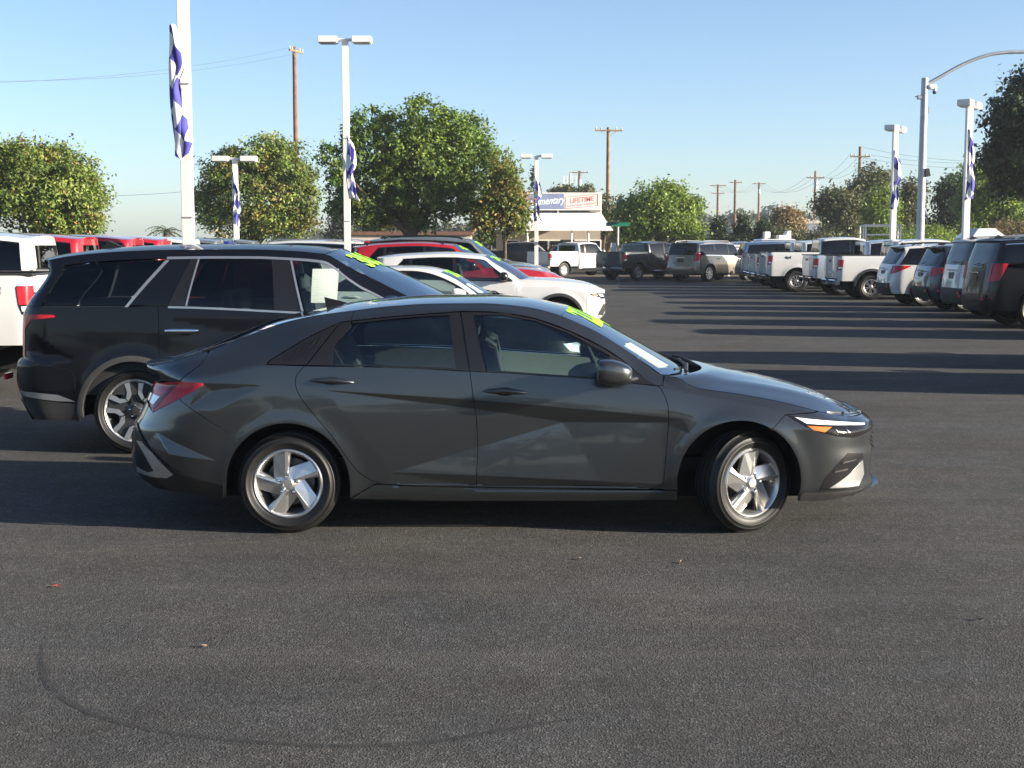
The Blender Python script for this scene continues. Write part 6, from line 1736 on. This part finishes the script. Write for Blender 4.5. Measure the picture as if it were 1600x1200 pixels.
_pf = lambda a, b: (U(a, b, PAL_Y0 + .03)[0] - PX0, U(a, b, PAL_Y0 + .03)[1])
PALI['extra'] = tri_field([[(*_pf(a, b), d) for a, b, d in t] for t in (
    ((50, 522, 0), (118, 561, 0), (66, 553, -.028)), ((66, 553, -.028), (118, 561, 0), (66, 572, 0)), ((50, 522, 0), (66, 553, -.028), (36, 552, 0)), ((36, 552, 0), (66, 553, -.028), (66, 572, 0)),
    ((262, 498, 0), (470, 500, 0), (366, 520, -.012)), ((262, 498, 0), (366, 520, -.012), (262, 560, 0)), ((366, 520, -.012), (470, 500, 0), (470, 560, 0)), ((262, 560, 0), (366, 520, -.012), (470, 560, 0)))])
pali, PB, pl = gen_vehicle(PALI, 'black three-row suv with green windshield price behind the gray sedan', 'suv', 'three_row_suv', 'black', GN)
pali.location = (PX0, PYC, 0)
def pali_detail():
    T, belt = pl['T'], pl['belt']; ch = M['satin']
    for c in [c for c in pali.children if c.name.split('.')[0] in ('front_side_window', 'window_trim', 'belt_trim', 'roof_rail')]: bpy.data.objects.remove(c)
    Lp, Cp_, Sp = mk_proj(PYC, PX0)
    S = lambda pts: Sp(PB, pts)
    pn = lambda n_, o, m, **k: panel(PB, o, n_, m, pali, step=k.pop('step', .03), **k)
    dt = M['tint']
    fw = lambda x: float(T(x)) - .004
    xA = pl['xAe']
    # rear quarter glass, rear door glass, front door glass, black pillar pieces
    top = lambda a, b, n=20: [(x, fw(x)) for x in np.linspace(a, b, n)]
    bot = lambda a, b, n=12: [(x, float(belt(x)) + .01) for x in np.linspace(a, b, n)]
    q = S([(195, 475), (258, 410)]); xq0, xq1 = q[0][0], q[1][0]
    pn('quarter_window', bot(-2.19, xq0) + top(xq1, -2.03), dt, off=-.003, gap=.003, flange=0)
    pn('quarter_pillar', bot(xq0 + .03, S([(263, 474)])[0][0]) + top(S([(298, 407)])[0][0], xq1 + .03), PAINT['black'], off=.0, gap=.002)
    xr0, xr1 = S([(263, 474)])[0][0], S([(298, 407)])[0][0]; xb0, xb1 = S([(471, 486)])[0][0], S([(453, 407)])[0][0]
    xk0, xk1 = S([(290, 482)])[0][0], S([(309, 407)])[0][0]
    pn('window_pillar', bot(xr0, xk0) + top(xk1, xr1), M['trim'], off=0, gap=.001, flange=.006)
    pn('rear_side_window', bot(xk0, xb0 - .22) + top(xb1 - .15, xk1), dt, off=-.003, gap=.002, flange=0)
    pn('window_pillar', bot(xb0 - .22, xb0) + top(xb1, xb1 - .15), M['trim'], off=0, gap=.001, flange=.006)
    pn('front_side_window', bot(xb0 + .03, xA - .02) + top(xA - .02, xb1 + .03, 30), M['glass'], off=-.004, gap=.002, flange=0)
    pn('chrome_strip', [(x, z) for x, z in bot(xb0, xb0 + .018, 2)] + top(xb1 + .018, xb1, 2), ch, off=.004, gap=0, flange=.006)
    pn('chrome_strip', [(x, z) for x, z in bot(xk0, xk0 + .013, 2)] + top(xk1 + .013, xk1, 2), ch, off=.004, gap=0, flange=.006)
    pn('chrome_strip', [(xq0, float(belt(xq0)) - .005), (xq0 + .026, float(belt(xq0)) - .005), (xq1 + .03, fw(xq1) - .01), (xq1 + .0, fw(xq1) - .01)], ch, off=.005, gap=0, flange=.008)
    tt = [(x, fw(x) - .002) for x in np.linspace(xq1 + .01, xA, 60)]
    pn('chrome_strip', tt + [(x, z + .020) for x, z in tt[::-1]], ch, off=.005, gap=0, flange=.008)
    bb = [(x, float(belt(x)) - .012) for x in np.linspace(xr0, xA - .03, 40)]
    pn('chrome_strip', bb + [(x, z + .016) for x, z in bb[::-1]], ch, off=.005, gap=0, flange=.008)
    b3 = [(x, float(belt(x)) - .004) for x in np.linspace(-2.2, xq0, 12)]
    pn('belt_strip', b3 + [(x, z + .010) for x, z in b3[::-1]], M['trim'], off=.003, gap=0, flange=.006)
    # lamps and bumper pieces, as in the photograph
    tcl = lambda z, d: float(pl['tailP'](z)) + d
    z_ = lambda py: ZH(py, PAL_Y0 + .1)
    pn('tail_light', [(tcl(z_(560), .03), z_(560)), (tcl(z_(557), .13), z_(556)), (tcl(z_(513), .13), z_(515))] + S([(50, 500), (86, 496), (87, 494), (83, 491.5), (50, 491)]) + [(tcl(z_(492), .03), z_(492))], M['red_lens'], off=.005, flange=.01)
    end_patch(PB, 'tail', z_(560), z_(492), .76 * PAL_B, float(PB.W(tcl(z_(525), .05), z_(525))), 'tail_light', M['red_lens'], pali, .006)
    pn('bumper_corner', S([(26, 566), (34, 559), (72, 571), (112, 576.5), (118, 590), (119, 611), (90, 612), (50, 609), (25, 604)]), PAINT['black'], off=.014, step=.03, flange=.02)
    pn('bumper_trim', S([(32, 611), (50, 612.5), (90, 617), (118, 627.5), (90, 626.5), (50, 621), (36, 617)]), ch, off=.008, gap=0)
    pn('rear_diffuser', S([(40, 622), (60, 624), (90, 629), (121, 631), (126, 657), (80, 655), (46, 650)]), M['plastic'], off=.006, gap=0)
    end_face(PB, 'tail', .26, .44, 'rear_skid', ch, pali, .05, 3, off=.03, ymax=.80)
    # paper in the front window, inside the glass
    xs = [S([(487, 446)])[0][0], S([(528, 446)])[0][0]]; zs = [S([(505, 473)])[0][1], S([(505, 420)])[0][1]]
    G = [[(x, -float(PB.W(x, z)) - .004, z) for x in np.linspace(*xs, 6)] for z in np.linspace(*zs, 6)]
    grid_ob(G, 'paper_sticker', M['paper'], pali, uv=True)
    for z in (-.0,):
        hx, hz = S([(285, 517)])[0]
    for c in [c for c in pali.children if c.name.split('.')[0] == 'door_handle']: bpy.data.objects.remove(c)
    for hx, hz in (S([(285, 517)])[0], (S([(285, 517)])[0][0] + 1.15, S([(285, 517)])[0][1] - .03)):
        for s in (-1, 1):
            w = float(PB.W(hx, hz)); MB().ellipsoid((hx, s * (w + .022), hz), (.145, .020, .022), 18, 8, .6).build('door_handle', M['chrome'], pali, True)
            MB().ellipsoid((hx + .02, s * (w - .004), hz - .012), (.08, .008, .04), 16, 8).build('handle_cup', M['trim'], pali, True)
pali_detail()
# white sedan: a copy of the gray one, repainted
ws_ = copy_tree(sedan); tag(ws_, 'white sedan with green price writing between the black suv and the white crossover', 'car', GN)
repaint(ws_, {'paint_gray': PAINT['white']})
ws_.location = (GX(905, 22.0, .9) - 2.50, 22.2, 0)
cross, CB, _ = gen_vehicle(CROSSOVER, 'white crossover with black mirror and black wheel arches behind the white sedan', 'suv', 'crossover', 'white', GN)
cross.location = (GX(949, 26.3, .7) - 2.36, 26.7, 0)
def scaled(P, sx, sz, sb, **kw):
    Q = dict(P)
    for k in ('roof', 'hood', 'belt'): Q[k] = [(a * sx, b * sz) for a, b in P[k]]
    for k in ('noseprof', 'tailprof'): Q[k] = [(a * sz, b * sx) for a, b in P[k]]
    for k in ('nose', 'tail', 'wb', 'dA', 'dB', 'dC'): Q[k] = P[k] * sx
    Q['xD'] = tuple(a * sx for a in P['xD']); Q['pillars'] = [a * sx for a in P['pillars']]; Q['B'] = P['B'] * sb
    for k in ('grille', 'headlamp', 'lampz'):
        if k in P: Q[k] = tuple(a * sz for a in P[k])
    Q.update(kw); return Q
red, _, _ = gen_vehicle(scaled(CROSSOVER, 1.08, 1.13, 1.06, price='41,265', roof_rails='trim'), 'red suv with sloping windshield behind the white crossover', 'suv', 'crossover', 'red', GN)
red.location = (GX(884, 31.0, .8) - 2.55, 31.4, 0)
gsuv, _, _ = gen_vehicle(scaled(SUV_SLOPED, 1, 1.10, 1.0, price='29,480', seats=True), 'gray suv with green price, its hood showing over the red hood', 'suv', 'suv', 'midgray', GN)
gsuv.location = (GX(862, 36.0, .8) - 2.52, 36.2, 0)
dsuv = copy_tree(gsuv); repaint(dsuv, {'paint_midgray': PAINT['darkgray']}); tag(dsuv, 'dark gray suv behind the gray suv, only its hood and glass showing'); dsuv.location = (GX(846, 41.0, .8) - 2.52, 41.0, 0)
psuv = copy_tree(gsuv); repaint(psuv, {'paint_midgray': PAINT['darkgray']}); tag(psuv, 'dark suv beneath the orange tree, its nose left of the white awning post'); psuv.location = (GX(803, 55, .8) - 2.52, 55.0, 0)
# right row
def at_rear(o, px, Yc, tail): o.location = (GX(px, Yc + .4, .9) - tail, Yc, 0)
boxy, _, _ = gen_vehicle(dict(SUV_BOXY, rail_chrome=True), 'large black suv with tall red tail lamps, nearest in the right row', 'suv', 'large_suv', 'black', GRR)
at_rear(boxy, 1509, 29.3, -2.68)
w2 = copy_tree(boxy); repaint(w2, {'paint_black': PAINT['white']}); tag(w2, 'white large suv with dark pillars between the black suv and the dark blue gray suv', 'suv', GRR); at_rear(w2, 1475, 33.0, -2.68)
for c in w2.children:
    if c.name.split('.')[0] == 'roof_side' or c.name.split('.')[0] == 'rear_bumper':
        c.material_slots[0].link = 'OBJECT'; c.material_slots[0].material = M['trim'] if c.name.startswith('roof') else M['plastic']
slop, _, _ = gen_vehicle(SUV_SLOPED, 'white suv with black roof rails and wedge tail lamps in the right row', 'suv', 'suv', 'white', GRR)
at_rear(slop, 1371, 39.7, -2.52)
bl = copy_tree(slop); repaint(bl, {'paint_white': PAINT['bluegray']}); tag(bl, 'dark blue gray suv with wedge tail lamps between two white suvs', 'suv', GRR); at_rear(bl, 1428, 36.3, -2.52)
gm, _, _ = gen_vehicle(dict(PICKUP, cladding='plastic', cladw=.075, r=.42), 'white pickup with black arch trim and chrome step bumper', 'pickup', 'pickup_truck', 'white', GRR)
at_rear(gm, 1292, 44.3, -2.95)
pk, _, _ = gen_vehicle(dict(PICKUP, r=.41), 'silver blue pickup between two white pickups in the right row', 'pickup', 'pickup_truck', 'silver', GRR)
at_rear(pk, 1256, 47.9, -2.95)
hd, _, _ = gen_vehicle(scaled(PICKUP, 1.0, 1.05, 1.0, badge=.75, r=.42, rim=.22, style='steel', bedz=1.48, cab=-1.0, mid=.86, chrome_bumper=False), 'white heavy pickup with 4x4 lettering on its bed and steel wheels', 'pickup', 'pickup_truck', 'white', GRR)
at_rear(hd, 1188, 51.4, -2.95)
for i, (px, Y, lb) in enumerate([(1172, 55.0, 'white pickup just behind the heavy pickup, its chrome bumper showing'), (1160, 58.6, 'white pickup beside the tan suv, farthest in the right row')]):
    c = copy_tree(gm); tag(c, lb, 'pickup', GRR); at_rear(c, px, Y, -2.95)
# the same row carried on towards the camera, just out of the picture
for i, (Y, src, tl, rp) in enumerate([(25.6, boxy, -2.68, {'paint_black': PAINT['darkgray']}), (19.6, boxy, -2.68, {}), (16.4, boxy, -2.68, {'paint_black': PAINT['midgray']})]):
    c = copy_tree(src); repaint(c, rp); tag(c, ['dark gray large suv next in line before the black suv', 'black large suv nearer than the right edge shows', 'gray large suv at the near end of the right row'][i], 'suv', GRR); c.location = (GX(1600, Y, .5) + .75 - tl, Y, 0)
# left row of pickups, facing left
lp_, _, _ = gen_vehicle(dict(PICKUP, badge=.50), 'white pickup bed with red tail lamp and 4x4 lettering at the left edge', 'pickup', 'pickup_truck', 'white', GL)
LA = R(186)
def rot2(a, x, y): return (x * math.cos(a) - y * math.sin(a), x * math.sin(a) + y * math.cos(a))
def put(o, a, lx_, ly_, X, Y):
    q = rot2(a, lx_, ly_); o.location = (X - q[0], Y - q[1], 0); o.rotation_euler = (0, 0, a)
put(lp_, LA, -2.95, .95, GX(56, 15.55, 1.2), 15.55)
for i, (px, Yn, pt, lb) in enumerate([(50, 19.2, 'white', 'white pickup cab, second from the left edge'), (127, 22.3, 'red', 'red pickup cab next to the white cab, largest of three red ones'), (206, 25.4, 'red', 'red pickup cab between two other red cabs'), (254, 28.4, 'red', 'red pickup cab beside the white cab by the thickest post'), (302, 31.4, 'white', 'white pickup cab partly behind the thickest post'), (342, 34.4, 'midgray', 'gray pickup cab between a white and a blue cab'), (363, 37.4, 'blue', 'blue pickup cab between two gray cabs'), (400, 40.4, 'midgray', 'gray pickup cab farthest along the left row')]):
    c = copy_tree(lp_); tag(c, lb, 'pickup', GL)
    if pt != 'white': repaint(c, {'paint_white': PAINT[pt]})
    put(c, LA, -1.12, .95, GX(px, Yn, 1.6), Yn)
# far edge of the lot, standing at an angle
def corner(o, px, Yc, a, tail, Bw): put(o, a, tail + .12, -Bw + .05, GX(px, Yc, .9), Yc)
ft, _, _ = gen_vehicle(PICKUP_EXT, 'white extended cab pickup left of the dark gray pickup at the far edge', 'pickup', 'pickup_truck', 'white', GF)
corner(ft, 860, 73.5, R(40), -2.95, 1.0)
fd = copy_tree(pk); repaint(fd, {'paint_silver': PAINT['darkgray']}); tag(fd, 'dark gray pickup between a white pickup and the tan suv', 'pickup', GF); corner(fd, 977, 66.5, R(44), -2.95, 1.0)
te = copy_tree(boxy); repaint(te, {'paint_black': PAINT['tan']}); tag(te, 'tan gray large suv seen from its rear corner at the far edge', 'suv', GF); corner(te, 1090, 64.6, R(46), -2.68, 1.0)
def far(src, px, Y, a, rp, lb, cat, grp=GF):
    c = copy_tree(src); repaint(c, rp); tag(c, lb, cat, grp); c.location = (GX(px, Y, 1), Y, 0); c.rotation_euler = (0, 0, a)
far(pk, 818, 82, R(0), {'paint_silver': PAINT['black']}, 'black pickup under the awning left of the white pickup', 'pickup')
far(slop, 914, 84, R(8), {'paint_white': PAINT['darkgray']}, 'dark suv under the awning above the white pickup cab', 'suv')
far(slop, 986, 86, R(172), {'paint_white': PAINT['white']}, 'white suv behind the green street sign', 'suv')
far(boxy, 1240, 64.5, R(2), {'paint_black': PAINT['silver']}, 'silver white large suv behind the bed of the heavy pickup', 'suv')
far(boxy, 1262, 70.0, R(-3), {'paint_black': PAINT['white']}, 'white large suv farthest behind the heavy pickup', 'suv')
far(boxy, 1150, 78.0, R(180), {'paint_black': PAINT['midgray']}, 'gray suv on the road past the white fence', 'suv')
far(boxy, 449, 50, R(176), {'paint_black': PAINT['white']}, 'white suv roof behind the black suv, right of the last gray cab', 'suv')
far(boxy, 512, 56, R(118), {'paint_black': PAINT['white']}, 'white suv seen from the rear left of the tall post', 'suv')
far(pk, 585, 58, R(185), {'paint_silver': PAINT['red']}, 'red pickup under the pear tree behind the red suv roof', 'pickup')
far(slop, 678, 66, R(4), {'paint_white': PAINT['bluegray']}, 'dark blue suv roof under the pear tree', 'suv')
# white work truck with a ladder rack
wk = copy_tree(pk); repaint(wk, {'paint_silver': PAINT['white']}); tag(wk, 'white work truck with a ladder rack behind the silver pickup', 'work truck'); wk.location = (GX(1372, 63, 2), 63, 0); wk.rotation_euler = (0, 0, R(80))
for yy in (-.75, .75):
    for xx in (-2.4, -1.2, .9): MB().tube([(xx, yy, 1.4), (xx, yy, 2.62)], .035, 6).build('rack_post', WHITE_POST, wk, True)
    MB().tube([(-2.6, yy, 2.62), (1.1, yy, 2.62)], .04, 6).build('rack_rail', WHITE_POST, wk, True)
for xx in (-2.4, -1.2, .9): MB().tube([(xx, -.75, 2.62), (xx, .75, 2.62)], .035, 6).build('rack_bar', WHITE_POST, wk, True)
MB().tube([(-2.4, -.75, 2.2), (-2.4, .75, 2.2)], .035, 6).build('rack_bar', WHITE_POST, wk, True)
# enclosed white trailer and camper
def trailer(px0, px1, ptop, Y, label, name='cargo_trailer', round_=False):
    x0, x1 = GX(px0, Y, 1.5), GX(px1, Y, 1.5); h = ZH(ptop, Y); L = x1 - x0; t = thing(name, label, 'trailer', ((x0 + x1) / 2, Y, 0))
    MB().box((0, 0, (h + .5) / 2), (L, 2.2, h - .5), bev=.5 if round_ else .06).build('body', PAINT['white'], t, round_, 30)
    for s in (-1, 1):
        for xx in (-.4, .4): MB().lathe_y([(0, -.1), (.18, -.11), (.20, -.08), (.33, -.1), (.35, 0), (.33, .1), (0, .1)], 20, (xx, s * 1.0, .35)).build('wheel', M['rubber'], t, True, 40)
    MB().box((0, -1.11, h * .62), (L * .5, .03, .5)).build('window', M['tint'], t)
    if not round_:
        MB().box((-L * .22, 0, h + .18), (.3, .5, .4), bev=.04).build('roof_vent', WHITE_POST, t); MB().prism([(L * .1, h), (L * .45, h), (L * .45, h + .42), (L * .36, h + .42), (L * .3, h + .2), (L * .1, h + .2)], -.4, .4).build('roof_unit', WHITE_POST, t)
    MB().box((L * .5 + .5, 0, .55), (1.0, .12, .1)).build('drawbar', DARKM, t)
trailer(1182, 1236, 373.5, 70, 'white box trailer with roof vents left of the heavy pickup cab')
trailer(1498, 1566, 357, 72, 'rounded white camper behind the lamp post at the right', 'camper_trailer', True)
